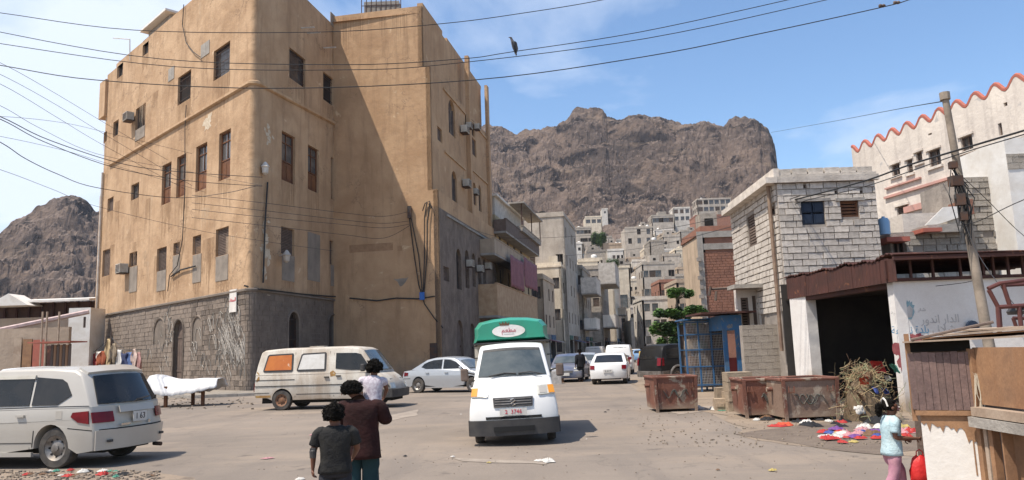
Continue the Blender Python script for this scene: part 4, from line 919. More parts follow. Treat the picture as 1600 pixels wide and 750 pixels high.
# ---- scatter of houses climbing the slope
HN = 0
tone = ['grey', 'cream', 'whitewashed', 'tan', 'rough block']
used = []
r2 = random.Random(31)
rowsD = [150, 161, 172, 183, 194, 205, 216, 227, 238, 249, 260, 271, 282, 293, 305, 318, 332, 347, 362]
for ri, Dd in enumerate(rowsD):
    x = 852 if Dd < 300 else 885; xmax = 1150 if Dd < 340 else 1110
    if Dd < 200: x = 985
    k = 0
    while x < xmax:
        w = r2.uniform(4.6, 8.6) * FPX / Dd
        if r2.random() < (.93 if Dd < 310 else .62 if Dd < 335 else .38):
            xc = x + w / 2; pt = P(xc, 400, Dd); gz = terr(pt.x, Dd, False); hgt = r2.choice((3.4, 3.6, 5.8, 6.2, 6.5, 8.6) if Dd < 300 else (3.4, 3.6, 6.2)) + r2.uniform(-.3, .8)
            # y pixel of the roof
            dd = ray(xc, 400); base = V((pt.x, Dd, gz + hgt)); cc = (base - V((0, 0, CAM_H))); f_ = cc.dot(fwd); vy = 375 - FPX * cc.dot(cU) / f_
            mi = r2.choice((0, 0, 4, 1, 2, 3, 3, 4)); st_ = {3: 'one', 4: 'one', 8: 'three', 9: 'three'}.get(int(hgt), 'two')
            shade = r2.choice(('with small dark windows', 'with a flat roof', 'with a low roof wall', 'with shuttered windows'))
            lab = f"{tone[mi]} {st_} storey house {shade}, {['low', 'low', 'low', 'low', 'lower middle', 'lower middle', 'lower middle', 'middle', 'middle', 'middle', 'upper middle', 'upper middle', 'upper middle', 'high', 'high', 'high', 'topmost', 'topmost', 'topmost'][ri]} on the town slope"
            nf = {'one': 1, 'two': 2, 'three': 3}[st_]
            front_house(lab, x, x + w * .93, vy, Dd + r2.uniform(-5, 5), HC[mi], nw=r2.choice((2, 3, 3, 4)), nf=nf, ww=.95, wh=1.15, skip=.3, dep=r2.uniform(7, 10), group='houses on the hillside', name='hillside_house', kinds=('dark', 'dark', 'shut'), rot=0, parapet=.6)
            HN += 1
        x += w + (r2.uniform(-3, 4) if Dd < 310 else r2.uniform(0, 22)); k += 1
# roof clutter: water tanks on the nearer hillside houses
print('hill houses', HN)

# dark shop openings, awnings and signs at street level on the left row
m_shut = [mat('shop_shutter_' + n_, c, tuple(k * .7 for k in c), 2, .7) for n_, c in (('blue', (.06, .12, .2)), ('green', (.05, .12, .09)), ('brown', (.12, .07, .05)), ('grey', (.2, .2, .2)))]
for i, (d, prot, w) in enumerate(((1.5, 0, 3), (6, 0, 3.2), (11, 0, 3.4), (20, 1.2, 3), (24, 1.2, 3), (32, 2.4, 3), (37, 2.4, 3.4), (42, 2.4, 3), (47, 3.0, 4), (53, 3.0, 3.4), (62, 4.6, 4), (68, 4.6, 4), (82, 5.5, 4), (89, 5.5, 4))):
    O_ = FR(d, prot); sh_ = place('shop_front', ('blue', 'green', 'brown', 'grey')[i % 4] + f' shuttered shop front with a lean awning, {["first", "second", "third", "fourth", "fifth", "sixth", "seventh", "eighth", "ninth", "tenth", "eleventh", "twelfth", "thirteenth", "fourteenth"][i]} from the ochre building', 'shop', O_, 'shop fronts on the left of the street')
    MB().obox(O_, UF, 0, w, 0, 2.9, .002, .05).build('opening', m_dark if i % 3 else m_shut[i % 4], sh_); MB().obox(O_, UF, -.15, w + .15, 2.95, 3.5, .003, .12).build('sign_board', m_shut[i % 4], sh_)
    n_ = V((UF.y, -UF.x, 0)); p = O_ + V((0, 0, 2.92)); MB().prism([p + n_ * .05, p + n_ * 1.3 + V((0, 0, -.35)), p + n_ * 1.3 + V((0, 0, -.31)), p + n_ * .05 + V((0, 0, .05))], (0, 0, 0), UF * w).build('awning', (m_tin, m_rust, m_shut[0], m_cloth_p)[i % 4], sh_)
    for u in (.2, w - .2): cube_part('goods', rnd.choice(m_shut), sh_, O_ + UF * u + n_ * .5 + V((0, 0, .4)), (.6, .6, .8))
# ------------------------------------------------------------------ right side of the street
UX = V((1, 0, 0)); UY = V((0, 1, 0)); UR = V((0.036, -0.999, 0)).normalized()     # walls facing the street, running towards the camera
# ---- pale block house over the yard
DK = 23.5; kx = 0.352 * DK + .0
K0 = V((P(1222, 400, DK).x, DK, 0)); HB = P(1222, 264, DK).z; ZB = 3.35
blk = place('pale_block_house', 'unfinished pale concrete block house with blue black shuttered window over the red tin roof', 'building', K0)
WBk = (P(1378, 400, DK).x - K0.x)
ops = [wop(K0, UX, 1252, 1288, 315, 351, 'dark'), wop(K0, UX, 1313, 1341, 314, 339, 'shut', fm=m_wood), wop(K0, UX, 1255, 1259, 289, 294, 'dark'), wop(K0, UX, 1304, 1308, 298, 303, 'dark'), wop(K0, UX, 1343, 1347, 298, 303, 'dark')]
m_blue = mat('blue_black_shutter', (0.012, 0.022, 0.045), (0.02, 0.03, 0.05), 3, .5)
ops[0]['fm'] = m_blue
facade(blk, K0, UX, WBk, 0, HB - .25, ops, m_bmort, .12)
b_ops = ops + [dict(u0=-1, u1=9, z0=P(1300, 283, DK).z, z1=P(1300, 274, DK).z, kind='x')]
blockwork(blk, K0, UX, 0, WBk, ZB, HB - .28, .42, .2, m_wblock, b_ops, .045, .026, 'block', 290, seed=21, jit=.014)
zr = P(1300, 278, DK).z
MB().obox(K0, UX, -.08, WBk + .1, zr - .12, zr + .06, 0, .14).obox(K0, UX, -.05, WBk + .05, zr + .06, zr + .14, 0, .09).build('cornice', m_wblock, blk)
for i in range(6):
    u = WBk * (i + .5) / 6; cube_part('parapet_block', m_wblock, blk, K0 + UX * u + V((0, .1, HB - .14 + rnd.uniform(-.01, .01))), (WBk / 6 - .05, .22, .27))
# shutter in the blue-black window: four leaves
o0 = ops[0]; cw = (o0['u1'] - o0['u0']) / 2
for i in range(2):
    for j in range(2): MB().box((0, 0, 0), (cw - .05, .03, (o0['z1'] - o0['z0']) / 2 - .05)).box((0, -.02, 0), (cw * .6, .02, .25)).build('shutter_leaf', m_blue, blk, loc=K0 + UX * (o0['u0'] + cw * (i + .5)) + V((0, .03, o0['z0'] + (o0['z1'] - o0['z0']) * (.25 + .5 * j))))
for o in ops[:2]: MB().obox(K0, UX, o['u0'] - .15, o['u1'] + .2, o['z1'], o['z1'] + .09, -.02, .09).build('lintel', m_conc, blk)
# its street side, running away
UKs = V((-0.03, -1, 0)).normalized(); DEP = 5.6; K1 = K0 - UKs * DEP
sops = [wop(K1, UKs, 1169, 1183, 335, 384, 'shut'), wop(K1, UKs, 1202, 1214, 322, 337, 'dark')]
facade(blk, K1, UKs, DEP, 0, HB - .25, sops, m_bmort, .12)
blockwork(blk, K1, UKs, 0, DEP - .02, 2.6, HB - .28, .42, .2, m_wblock, sops, .05, .035, 'block', 0, 'blockwork', seed=22, jit=.015)
MB().obox(K1, UKs, -.1, DEP + .15, zr - .12, zr + .06, 0.0, .35).obox(K1, UKs, -.1, DEP + .1, zr + .06, HB, -.1, .08).build('cornice', m_wblock, blk)
MB().tube([on_p for on_p in [K0 + UKs * -.35 + V((-.14, 0, z)) for z in (1.4, 4, zr)]], .06, 7).build('drain_pipe', mat('rusty_pipe', (.27, .19, .13), (.17, .11, .08), 3, .7), blk)
mb = MB(); Kb = K0 + UX * WBk; mb.quad((Kb.x, Kb.y, 0), (Kb.x, Kb.y + DEP, 0), (Kb.x, Kb.y + DEP, HB - .2), (Kb.x, Kb.y, HB - .2)); mb.quad((K0.x, K0.y, HB - .3), (Kb.x, Kb.y, HB - .3), (Kb.x, Kb.y + DEP, HB - .3), (K1.x, K1.y, HB - .3))
mb.quad((K1.x, K1.y, 0), (Kb.x, Kb.y + DEP, 0), (Kb.x, Kb.y + DEP, HB - .3), (K1.x, K1.y, HB - .3)); mb.build('roof', m_conc, blk)
# ---- white walled garage with the red tin roof
GR = V((8.75, 17.7, 0)); gar = place('white_garage', 'low white walled garage with a dark open doorway and rust red tin roof', 'garage', GR)
a1 = P(1258, 462, 22.0); a2 = P(1235, 465, 23.0)
GL = V((a1.x, 22.0, 0)); GU = (GR - GL).normalized(); GW = (GR - GL).length; zt = 2.95
# camera-facing white wall
FWW = 6.2
facade(gar, GR, UX, FWW, 0, zt, [], m_white, .1, back=.32)
m_low = mat('grimy_white_wall', (0.72, 0.69, 0.65), (0.62, 0.58, 0.54), .8, .9, .01, 7, low=(.36, .29, .22), low_z=.8, fine=.2)
gar.children[0].data.materials[0] = m_low
# door side: left pillar and lintel
mb = MB(); mb.obox(GL - GU * 1.0, GU, 0, 1.0, 0, zt, -.3, 0); mb.build('pillar', m_low, gar)
mb = MB(); mb.obox(GR, UX, -.02, .24, 0, zt - .01, -.002 - .28, .012); mb.build('pillar', m_low, gar)
mb = MB(); mb.obox(GL, GU, 0, GW - .3, 2.82, 2.95, -.3, -.01); mb.build('lintel', m_rust, gar)
# inside lining: near-black colour painted in for the shade indoors
m_shade = mat('soot_blackened_wall', (0.035, 0.032, 0.030), (0.06, 0.052, 0.045), .8, .95)
mb = MB(); mb.quad((GR.x + .02, GR.y + .31, 0), (GR.x + 6, GR.y + .31, 0), (GR.x + 6, GR.y + .31, 2.94), (GR.x + .02, GR.y + .31 + .02, 2.94)); mb.build('back_wall', m_shade, gar)
mb = MB(); mb.quad((GR.x - .1, GR.y + .05, 2.935), (GR.x + 6, GR.y + .05, 2.935), (GR.x + 6, 23.37, 2.935), (GL.x - .1, 23.37, 2.935)); mb.build('ceiling_board', m_shade, gar)
mb = MB(); mb.quad((GR.x + .02, GR.y + .3, 0.012), (GR.x + 6, GR.y + .3, 0.01), (GR.x + 6, 23.3, 0.01), (GL.x, 23.3, 0.01)); mb.build('garage_floor', m_shade, gar)
mb = MB(); mb.quad((GR.x + 6, GR.y, 0), (GR.x + 6, 23.4, 0), (GR.x + 6, 23.4, 3.2), (GR.x + 6, GR.y, 3.2)); mb.quad((GL.x - .2, 23.38, 0), (GR.x + 6, 23.38, 0), (GR.x + 6, 23.38, 3.4), (GL.x - .2, 23.38, 3.4)); mb.build('back_wall', m_shade, gar)
# tin roof and its fascia
zc = P(1385, 400, 17.2).z; zl = P(1232, 432, 22.6).z
rp_ = [V((GR.x - .15, 17.25, zc)), V((GR.x + 6.4, 17.25, zc - .05)), V((GR.x + 6.4, 23.45, zl + .05)), V((GL.x - .15, 23.2, zl))]
mb = MB(); nseg = 34
for i in range(nseg):
    t0, t1 = i / nseg, (i + 1) / nseg
    for s_ in range(2):
        ta = t0 + (t1 - t0) * s_ / 2; tb = t0 + (t1 - t0) * (s_ + 1) / 2; za, zb_ = (.035 if s_ == 0 else 0), (0 if s_ == 0 else .035)
        A1 = rp_[0].lerp(rp_[3], ta); B1 = rp_[1].lerp(rp_[2], ta); A2 = rp_[0].lerp(rp_[3], tb); B2 = rp_[1].lerp(rp_[2], tb)
        w1 = .05 * noise.noise(V((ta * 9, 0, 0)))*2; w2 = .05 * noise.noise(V((tb * 9, 0, 0)))*2
        mb.quad(A1 + V((0, 0, w1 + za)), B1 + V((0, 0, za)), B2 + V((0, 0, zb_)), A2 + V((0, 0, w2 + zb_)))
ro = mb.build('tin_roof', m_rust, gar); sm = ro.modifiers.new('s', 'SOLIDIFY'); sm.thickness = .02
# corrugated valance on the street side: separate sheets
ns = 9
for i in range(ns):
    t0, t1 = i / ns, (i + 1) / ns; pA = V((GL.x - .1, 23.1, 0)).lerp(V((GR.x - .1, 17.3, 0)), t0); pB = V((GL.x - .1, 23.1, 0)).lerp(V((GR.x - .1, 17.3, 0)), t1)
    zA = zl + (zc - zl) * t0; zB = zl + (zc - zl) * t1; mb = MB(); K = 8; d = (pB - pA); nn = V((d.y, -d.x, 0)).normalized()
    for k in range(K + 1):
        s_ = k / K; p = pA + d * s_ * .985 + nn * (.012 * (k % 2) + .006 * (i % 2)); mb.v.append((p.x, p.y, 2.93)); mb.v.append((p.x, p.y, zA + (zB - zA) * s_ - .03 + .05 * noise.noise(V(((t0 + s_ / ns) * 22, 0, 5)))))
    for k in range(K): mb.f.append((2 * k, 2 * k + 2, 2 * k + 3, 2 * k + 1))
    o = mb.build('valance_sheet', m_rust, gar); sm = o.modifiers.new('s', 'SOLIDIFY'); sm.thickness = .012
# front gap: rail, posts
mb = MB(); mb.obox(V((GR.x, 17.66, 0)), UX, -.1, FWW, 2.952, 3.02, -.05, .05); mb.build('rail', m_rust, gar)
for px in (1386, 1422, 1457, 1500, 1536, 1552, 1575, 1598):
    x = P(px, 420, 17.66).x; cube_part('post', m_rust, gar, V((x, 17.66, (3.02 + zc - .06) / 2)), ((.11 if px == 1386 else .05), .06, zc - 3.07))
mb = MB(); mb.obox(V((GR.x, 17.3, 0)), UX, -.15, FWW + .3, zc - .09, zc - .005, -.04, .03); mb.build('eaves_beam', m_rust, gar)
# emblem and writing on the white wall
m_wblue = mat('faded_blue_wall_paint', (0.16, 0.30, 0.36), (0.28, 0.38, 0.40), 9, .9)
m_wblue2 = mat('blue_wall_lettering', (0.08, 0.25, 0.42), (0.20, 0.35, 0.45), 8, .9)
m_wgrey = mat('grey_spray_paint', (0.36, 0.34, 0.33), (0.5, 0.48, 0.46), 8, .9)
m_wred = mat('dark_red_paint_smear', (0.28, 0.06, 0.07), (0.38, 0.13, 0.12), 7, .9)
def on_w(px, py, off=.004): u_, z_ = on_wall(px, py, GR, UX); return V((GR.x + u_, GR.y - off, z_))
pl = [(1412, 484), (1414, 478), (1413, 473), (1416, 474), (1417, 469), (1419, 472), (1421, 469), (1422, 473), (1425, 471), (1425, 476), (1429, 477), (1427, 482), (1429, 487), (1427, 493), (1424, 499), (1416, 499), (1413, 492), (1411, 488)]
MB().prism([on_w(*p, .0) for p in pl], (0, -.003, 0), (0, -.006, 0)).build('painted_emblem', m_wblue, gar)
MB().prism([on_w(*p, .0) for p in [(1417, 480), (1421, 477), (1426, 482), (1425, 495), (1417, 497), (1415, 488)]], (0, -.007, 0), (0, -.009, 0)).build('painted_emblem', m_wgrey, gar)
def wall_text(body, px, py, size, m, sx=1.0):
    size *= .62; p = on_w(px, py, .005); return text_obj(body, size, m, gar, p - gar.location, (R(90), 0, 0), .002, sx)
# clean town (painted slogan), written in joined letter forms, right to left
wall_text('\uFE94\uFED4\uFEF4\uFEC8\uFEE7 \uFE93\uFEAA\uFEE0\uFE91', 1422, 516, .40, m_wblue2, .85)
wall_text('\uFE94\uFBFE\uFEAA\uFEE0\uFE91', 1399, 489, .15, m_wgrey, 1.2); wall_text('\uFEAD\uFE8E\uFEB7', 1440, 484, .17, m_wgrey, 1.2)
wall_text('\uFEAD\uFEED\uFEAA\uFEE7\uFE8D \uFEAD\uFE8D\uFEAA\uFEDF\uFE8D', 1469, 499, .42, m_wgrey, .9); wall_text('\uFEDD\uFEFC\uFEB7', 1475, 514, .36, m_wgrey, 1.2)
for (cx, cy, rx, ry, n_) in ((1412, 555, 7, 24, 34), (1401, 545, 6, 12, 14), (1420, 536, 10, 5, 12), (1440, 529, 12, 3, 12)):
    mb = MB()
    for i in range(n_):
        px, py = cx + rnd.gauss(0, rx * .6), cy + rnd.gauss(0, ry * .5); p = on_w(px, py, .0); k = 7; rr = rnd.uniform(.04, .12)
        mb.prism([p + V((rr * rnd.uniform(.5, 1) * math.cos(2 * math.pi * j / k), 0, 1.5 * rr * rnd.uniform(.5, 1) * math.sin(2 * math.pi * j / k))) for j in range(k)], (0, -.003, 0), (0, -.005 - i * .0001, 0))
    mb.build('paint_smear', m_wred, gar)['kind'] = 'stuff'
# round lamp on wall
p = on_w(1517, 511, .05); o = MB().lathe([(0, .06), (.1, .05), (.15, 0), (.14, -.05), (0, -.07)], 14, (0, 0, 0), 'y').build('wall_disc', m_blue, None, True, loc=p); tag(o, 'small round dark blue dish on the white wall by the pole', 'dish')
# ---- low grey block wall by the kiosk, with a painted post
DW = 24.6; W0 = V((P(1163, 560, DW).x, DW, 0)); W1x = P(1240, 560, DW).x
lw = place('grey_block_wall', 'rough grey block wall between the blue kiosk and the white garage', 'wall', W0); zw = P(1200, 507, DW).z
facade(lw, W0, UX, W1x - W0.x, 0, zw, [], m_bmort, .1); m_gb2 = mat('smeared_grey_block', (0.36, 0.315, 0.26), (0.29, 0.25, 0.21), 2, .97, .02, 9, rand=.08, low=(.34, .25, .18), low_z=.5, fine=.3)
blockwork(lw, W0, UX, 0, W1x - W0.x, 0, zw, .42, .21, m_gb2, (), .02, .008, 'block', 120, seed=33, jit=.003)
# lower storey of the block house left of it: doorways and white posts above the wall
low = place('shop_front', 'shaded shop front with pale posts under the block house', 'building', V((W0.x, 26.5, 0)))
O_ = V((P(1152, 480, 26.5).x, 26.5, 0)); Wl = P(1240, 480, 26.5).x - O_.x
facade(low, O_, UX, Wl, 0, P(1200, 446, 26.5).z, [wop(O_, UX, 1178, 1184, 462, 545, 'glass'), wop(O_, UX, 1190, 1200, 460, 500, 'dark'), wop(O_, UX, 1213, 1224, 462, 545, 'bars'), wop(O_, UX, 1160, 1172, 465, 545, 'shut')], m_pink, .12)
for px, w in ((1206, .16), (1188, .1), (1229, .25)): cube_part('post', m_white, low, V((P(px, 480, 26.3).x, 26.3, 1.6)), (w, .12, 3.2))
MB().obox(O_, UX, -.3, Wl + .2, P(1200, 450, 26).z, P(1200, 444, 26).z, 0, .9).build('awning_slab', m_conc, low)
for k in range(4):
    p = P(1200 + 9 * k, 448, 25.6); 
mb = MB()
for (x0, y0, x1, y1) in ((1108, 462, 1110, 448), (1112, 452, 1160, 449), (1150, 449, 1152, 470), (1165, 470, 1168, 452), (1118, 470, 1119, 455)): mb.tube([P(x0, y0, 27), P(x1, y1, 27)], .05, 5)
mb.build('scaffold_pole', m_greywood, low)
# ---- pink building with scalloped red roof trim
PK0 = P(1337, 300, 42.0); zP_ = P(1337, 231, 42).z; PK1 = P(1600, 300, (zP_ - CAM_H) / (P(1600, 124, 1.0).z - CAM_H)); PK0.z = PK1.z = 0; UP = (PK1 - PK0).normalized(); zP = P(1337, 231, 42).z - .62
pk = place('pale_pink_building', 'tall pale building with a wavy terracotta edge along its roof', 'building', PK0)
WP = (PK1 - PK0).length + 9
pops = [wop(PK0, UP, *q) for q in ((1393, 1406, 256, 275, 'glass'), (1417, 1426, 249, 271, 'shut'), (1431, 1441, 237, 254, 'dark'), (1451, 1470, 233, 260, 'glass'), (1501, 1520, 212, 236, 'glass'), (1402, 1420, 321, 352, 'shut'), (1560, 1566, 192, 212, 'dark'), (1450, 1456, 208, 211, 'dark'), (1568, 1574, 160, 166, 'dark'), (1455, 1475, 300, 325, 'dark'))]
facade(pk, PK0, UP, WP, 0, zP, pops, m_pink, .2)
for o in pops[:6]: MB().obox(PK0, UP, o['u0'] - .12, o['u1'] + .12, o['z0'] - .12, o['z0'], 0, .1).obox(PK0, UP, o['u0'] - .12, o['u1'] + .12, o['z1'], o['z1'] + .1, 0, .08).build('window_surround', m_pink, pk)
mb = MB(); nsc = 20; pts = []
wl_ = WP / nsc * 1.0; wl_ = 1.12
for i in range(int(WP / .07)):
    u = i * .07; ph = (u / wl_) % 1.0; zz = zP + .42 + .22 * math.cos(2 * math.pi * ph); pts.append((u, zz))
poly = [PK0 + UP * u + V((0, 0, z)) for u, z in pts]; nP = V((UP.y, -UP.x, 0))
mb.v = []; 
for p in poly:
    for w in (0.0, -.2): mb.v.append(tuple(p + nP * w)); mb.v.append(tuple(V((p.x, p.y, zP)) + nP * w))
for i in range(len(poly) - 1): a = 4 * i; mb.f += [(a, a + 1, a + 5, a + 4), (a + 2, a + 6, a + 7, a + 3), (a, a + 4, a + 6, a + 2)]
mb.build('wavy_parapet', m_pink, pk)
MB().tube([p + V((0, 0, .07)) - nP * .08 for p in poly[::2]], .11, 6).build('terracotta_trim', m_terra, pk, smooth=True)
m_pband = mat('dull_pink_band', (0.55, 0.30, 0.25), (0.45, 0.27, 0.23), 2, .9)
for (x0, y0, x1, y1, th) in ((1384, 311, 1500, 272, .12), (1510, 268, 1575, 248, .14), (1385, 295, 1440, 278, .08), (1480, 325, 1530, 312, .5), (1415, 330, 1460, 315, .3)):
    ua, za = on_wall(x0, y0, PK0, UP); ub, zb_ = on_wall(x1, y1, PK0, UP); MB().obox(PK0, UP, ua, ub, (za + zb_) / 2 - th / 2, (za + zb_) / 2 + th / 2, 0, .12).build('painted_band', m_pband, pk)
ua, _ = on_wall(1336, 300, PK0, UP); ub, _ = on_wall(1600, 300, PK0, UP)
for y in (278, 200):
    _, z_ = on_wall(1400, y, PK0, UP)
mb = MB(); q0, q1 = PK0 + UP * WP, PK0 - nP * -0; mb.quad((PK0.x, PK0.y, 0), (PK0.x + 10, PK0.y, 0), (PK0.x + 10, PK0.y, zP), (PK0.x, PK0.y, zP)); mb.quad((PK0.x, PK0.y, zP - .2), (PK0.x + 10, PK0.y, zP - .2), (q0.x + 10, q0.y, zP - .2), (q0.x, q0.y, zP - .2)); mb.quad((q0.x, q0.y, 0), (q0.x + 10, q0.y, 0), (q0.x + 10, q0.y, zP), (q0.x, q0.y, zP)); mb.build('roof', m_pink, pk)
# ---- white rendered neighbour at the right edge
wn = place('white_rendered_house', 'bright white house wall with a grey block patch at the right edge', 'building', V((P(1578, 300, 24).x, 24, 0)))
O_ = V((P(1583, 330, 24.5).x, 24.5, 0)); mb = MB(); zz = P(1590, 215, 24.5).z
facade(wn, V((O_.x, 24.5, 0)), UX, 5, 0, zz, [], m_white, .1, back=3)
blockwork(wn, O_, UX, 0.0, 1.2, P(1590, 264, 24.5).z, P(1590, 240, 24.5).z, .4, .2, m_gblock, (), .03, .015, 'block', 30, seed=40)
# ---- ruinous grey block house behind the tin roof
DR = 25.6; R0 = V((P(1512, 400, DR).x, DR, 0)); ru = place('grey_block_ruin', 'half ruined rough grey block house between the pink building and the pole', 'building', R0)
def zz_(px, py, D): return P(px, py, D).z
Wr = P(1588, 340, DR).x - R0.x
facade(ru, R0, UX, Wr, 0, zz_(1540, 276, DR), [], m_bmort, .1, back=2.5)
blockwork(ru, R0, UX, 0, Wr, 2.6, zz_(1540, 276, DR), .42, .21, m_gblock, (), .05, .03, 'block', 200, seed=41, prob=.93, jit=.03)
R1 = V((P(1392, 400, 24.6).x, 24.6, 0)); W1_ = P(1516, 400, 24.6).x - R1.x
facade(ru, R1, UX, W1_, 0, zz_(1440, 362, 24.6), [wop(R1, UX, 1395, 1414, 376, 398, 'dark')], m_bmort, .1, back=1.5)
blockwork(ru, R1, UX, 0, W1_, 2.7, zz_(1440, 362, 24.6), .42, .21, m_gblock, [wop(R1, UX, 1395, 1414, 376, 398, 'dark')], .05, .03, 'block', 90, seed=42, prob=.9, jit=.03)
# ledges, slabs, debris on it
R2 = V((P(1410, 340, 26.4).x, 26.4, 0)); W2 = P(1512, 340, 26.4).x - R2.x
facade(ru, R2, UX, W2 * .7, 2, zz_(1440, 333, 26.4), [], m_pink, .1, back=1.2)
for (x0, x1, y0, y1, D, m_) in ((1447, 1510, 352, 362, 24.3, m_conc), (1383, 1420, 371, 377, 24.2, m_terra), (1440, 1470, 357, 362, 24.1, m_terra), (1478, 1505, 340, 350, 24.8, m_gblock), (1505, 1520, 312, 335, 25, m_brick)):
    a_ = P(x0, y0, D); b_ = P(x1, y1, D); o = MB().box(((a_.x + b_.x) / 2, D + .4, (a_.z + b_.z) / 2), (b_.x - a_.x, 1.0, abs(a_.z - b_.z))).build('slab', m_, ru)
p = P(1468, 336, 24.6); tag(MB().prism([V((-.5, 0, -.32)), V((.15, 0, .25)), V((.7, 0, .28)), V((.62, 0, -.1)), V((-.1, 0, -.3))], (0, 0, 0), (0, .04, 0)).build('plastic_sheet', m_white, None, loc=p), 'white plastic sheet thrown over the rubble on the grey ledge', 'sheet')
p = P(1381, 352, 24); tag(MB().lathe([(0, -.3), (.17, -.3), (.18, .12), (.13, .22), (.05, .24), (.05, .28), (0, .28)], 14, (0, 0, 0)).build('water_drum', mat('light_blue_plastic', (.25, .42, .6), None, 1, .4), None, True, loc=p), 'light blue plastic drum at the corner of the block house roof', 'drum')
# ---- leaning pole with transformer, right
D0 = 16.6
pole = place('utility_pole', 'leaning pale utility pole with boxes and tangled cables, before the white wall', 'pole', P(1548, 560, D0))
pb, ptp = P(1556, 600, D0), P(1476, 148, D0); pb = pb + (pb - ptp).normalized() * (pb.z / ((ptp - pb).normalized().z))
m_pole = mat('weathered_pole', (0.33, 0.27, 0.21), (0.20, 0.165, 0.13), 3, .9, .01, 12)
MB().tube([pb, pb.lerp(ptp, .25), pb.lerp(ptp, .6), ptp], [.125, .11, .085, .07], 12).build('pole_shaft', m_pole, pole, smooth=True)
MB().tube([ptp - V((0, 0, .12)), ptp + V((0, 0, .05))], .11, 8).build('cap', m_pole, pole)
for (x, y, s) in ((1489, 258, (.22, .22, .2)), (1493, 283, (.34, .25, .3)), (1500, 312, (.25, .25, .35)), (1505, 338, (.2, .2, .25))):
    MB().box((0, 0, 0), tuple(k * .72 for k in s), rnd.uniform(-.3, .3)).build('cable_box', m_iron, pole, loc=P(x, y, D0 - .2))
mb = MB()
for i in range(16):
    x = 1496 + i * .9; a_ = P(1490 + rnd.uniform(-4, 4), 262 + rnd.uniform(-4, 20), D0 - .15); b_ = P(1508 + rnd.uniform(-10, 12), 345 + rnd.uniform(-10, 40), D0 - .15); m_ = (a_ + b_) / 2 + V((rnd.uniform(-.25, .25), -.1, rnd.uniform(-.2, .2))); mb.tube([a_, m_, b_], .012, 4)
mb.build('cable_bundle', m_wire, pole)['kind'] = 'stuff'
# wire loops on wall to right
# ---- blue kiosk and cage stall
DC = 28.0; kio = place('blue_kiosk', 'bright blue painted kiosk post and frame beside the grey block wall', 'kiosk', V((P(1150, 600, 26.2).x, 26.2, 0)))
m_kblue = mat('bright_blue_paint', (0.03, 0.13, 0.29), (0.07, 0.12, 0.19), 2, .6, spots=(.22, .20, .17), spot_pos=.60, spot_scale=5)
x0, x1 = P(1132, 560, 26.2).x, P(1163, 560, 26.2).x
zt_ = P(1150, 492, 26.2).z
MB().box(((x0 + x1) / 2, 27.2, zt_ - .25), (x1 - x0, 2.0, .5)).build('fascia', m_kblue, kio)
MB().box((x1 - .12, 26.25, zt_ / 2 - .25), (.22, .1, zt_ - .5)).build('post', m_kblue, kio); MB().box((x0 + .08, 26.25, zt_ / 2 - .25), (.14, .1, zt_ - .5)).build('post', m_kblue, kio)
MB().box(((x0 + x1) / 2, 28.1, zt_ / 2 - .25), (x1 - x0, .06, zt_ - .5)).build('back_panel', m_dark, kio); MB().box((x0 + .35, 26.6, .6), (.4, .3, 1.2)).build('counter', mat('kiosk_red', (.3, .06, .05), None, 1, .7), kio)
MB().box(((x0 + x1) / 2 - .2, 26.9, zt_ + .08), (x1 - x0 + 1.2, 2.2, .06), .02).build('roof_sheet', m_rust, kio)
cg = place('bird_cage_stall', 'tall blue framed wire cage stall stacked with goods beside the dark off-road car', 'stall', V((P(1100, 600, DC).x, DC, 0)))
x0, x1 = P(1073, 560, DC).x, P(1133, 560, DC).x; zt_ = P(1100, 501, DC).z; w = x1 - x0
for j in range(4):
    for x in (x0, x0 + w * .34, x0 + w * .67, x1): 
        if j < 2: cube_part('post', m_kblue if x < x1 - .1 else m_greywood, cg, V((x, DC + j * 1.1, zt_ / 2)), (.06, .06, zt_))
for j in range(2):
    for z in (.25, .9, 1.5, 2.05, zt_ - .04): cube_part('rail', m_kblue, cg, V(((x0 + x1) / 2, DC + j * 1.1 - .035, z)), (w, .03, .045))
MB().box(((x0 + x1) / 2, DC + .5, zt_ + .05), (w + .2, 1.3, .05)).build('roof_sheet', m_kblue, cg)
mb = MB(); n_ = 26
for i in range(n_): mb.box((x0 + w * i / n_, DC - .01, zt_ / 2 + .1), (.018, .012, zt_ - .2))
for i in range(26): mb.box(((x0 + x1) / 2, DC - .012, .2 + (zt_ - .2) * i / 26), (w, .012, .012))
mb.build('wire_mesh', m_tin, cg)['kind'] = 'stuff'
MB().box(((x0 + x1) / 2, DC + 1.15, zt_ / 2), (w, .03, zt_ - .2)).build('back_panel', m_greywood, cg)
gm = [mat('goods_%s' % n_, c, tuple(x * .6 for x in c), 5, .9) for n_, c in (('sand', (.4, .33, .25)), ('grey', (.25, .25, .25)), ('brown', (.2, .12, .08)), ('pale', (.55, .52, .48)), ('green', (.08, .16, .12)), ('dark', (.06, .05, .05)))]
for z in (.28, .93, 1.53, 2.08):
    x = x0 + .12
    while x < x1 - .2:
        s_ = rnd.uniform(.18, .4); h_ = rnd.uniform(.2, .42)
        if rnd.random() < .8:
            o = MB().box((0, 0, 0), (s_, .5, h_)).box((0, 0, h_ / 2 + .02), (s_ * .6, .3, .05)).build('stored_box', rnd.choice(gm), None, loc=V((x + s_ / 2, DC + .5, z + h_ / 2)), rz=rnd.uniform(-.2, .2))
            tag(o, rnd.choice(('dusty', 'small', 'dark', 'pale worn', 'square', 'lidded', 'scuffed', 'narrow')) + ' box on the ' + {.28: 'bottom', .93: 'second', 1.53: 'third', 2.08: 'top'}[z] + ' shelf of the wire cage stall', 'box', 'boxes in the cage stall')
        x += s_ + .06
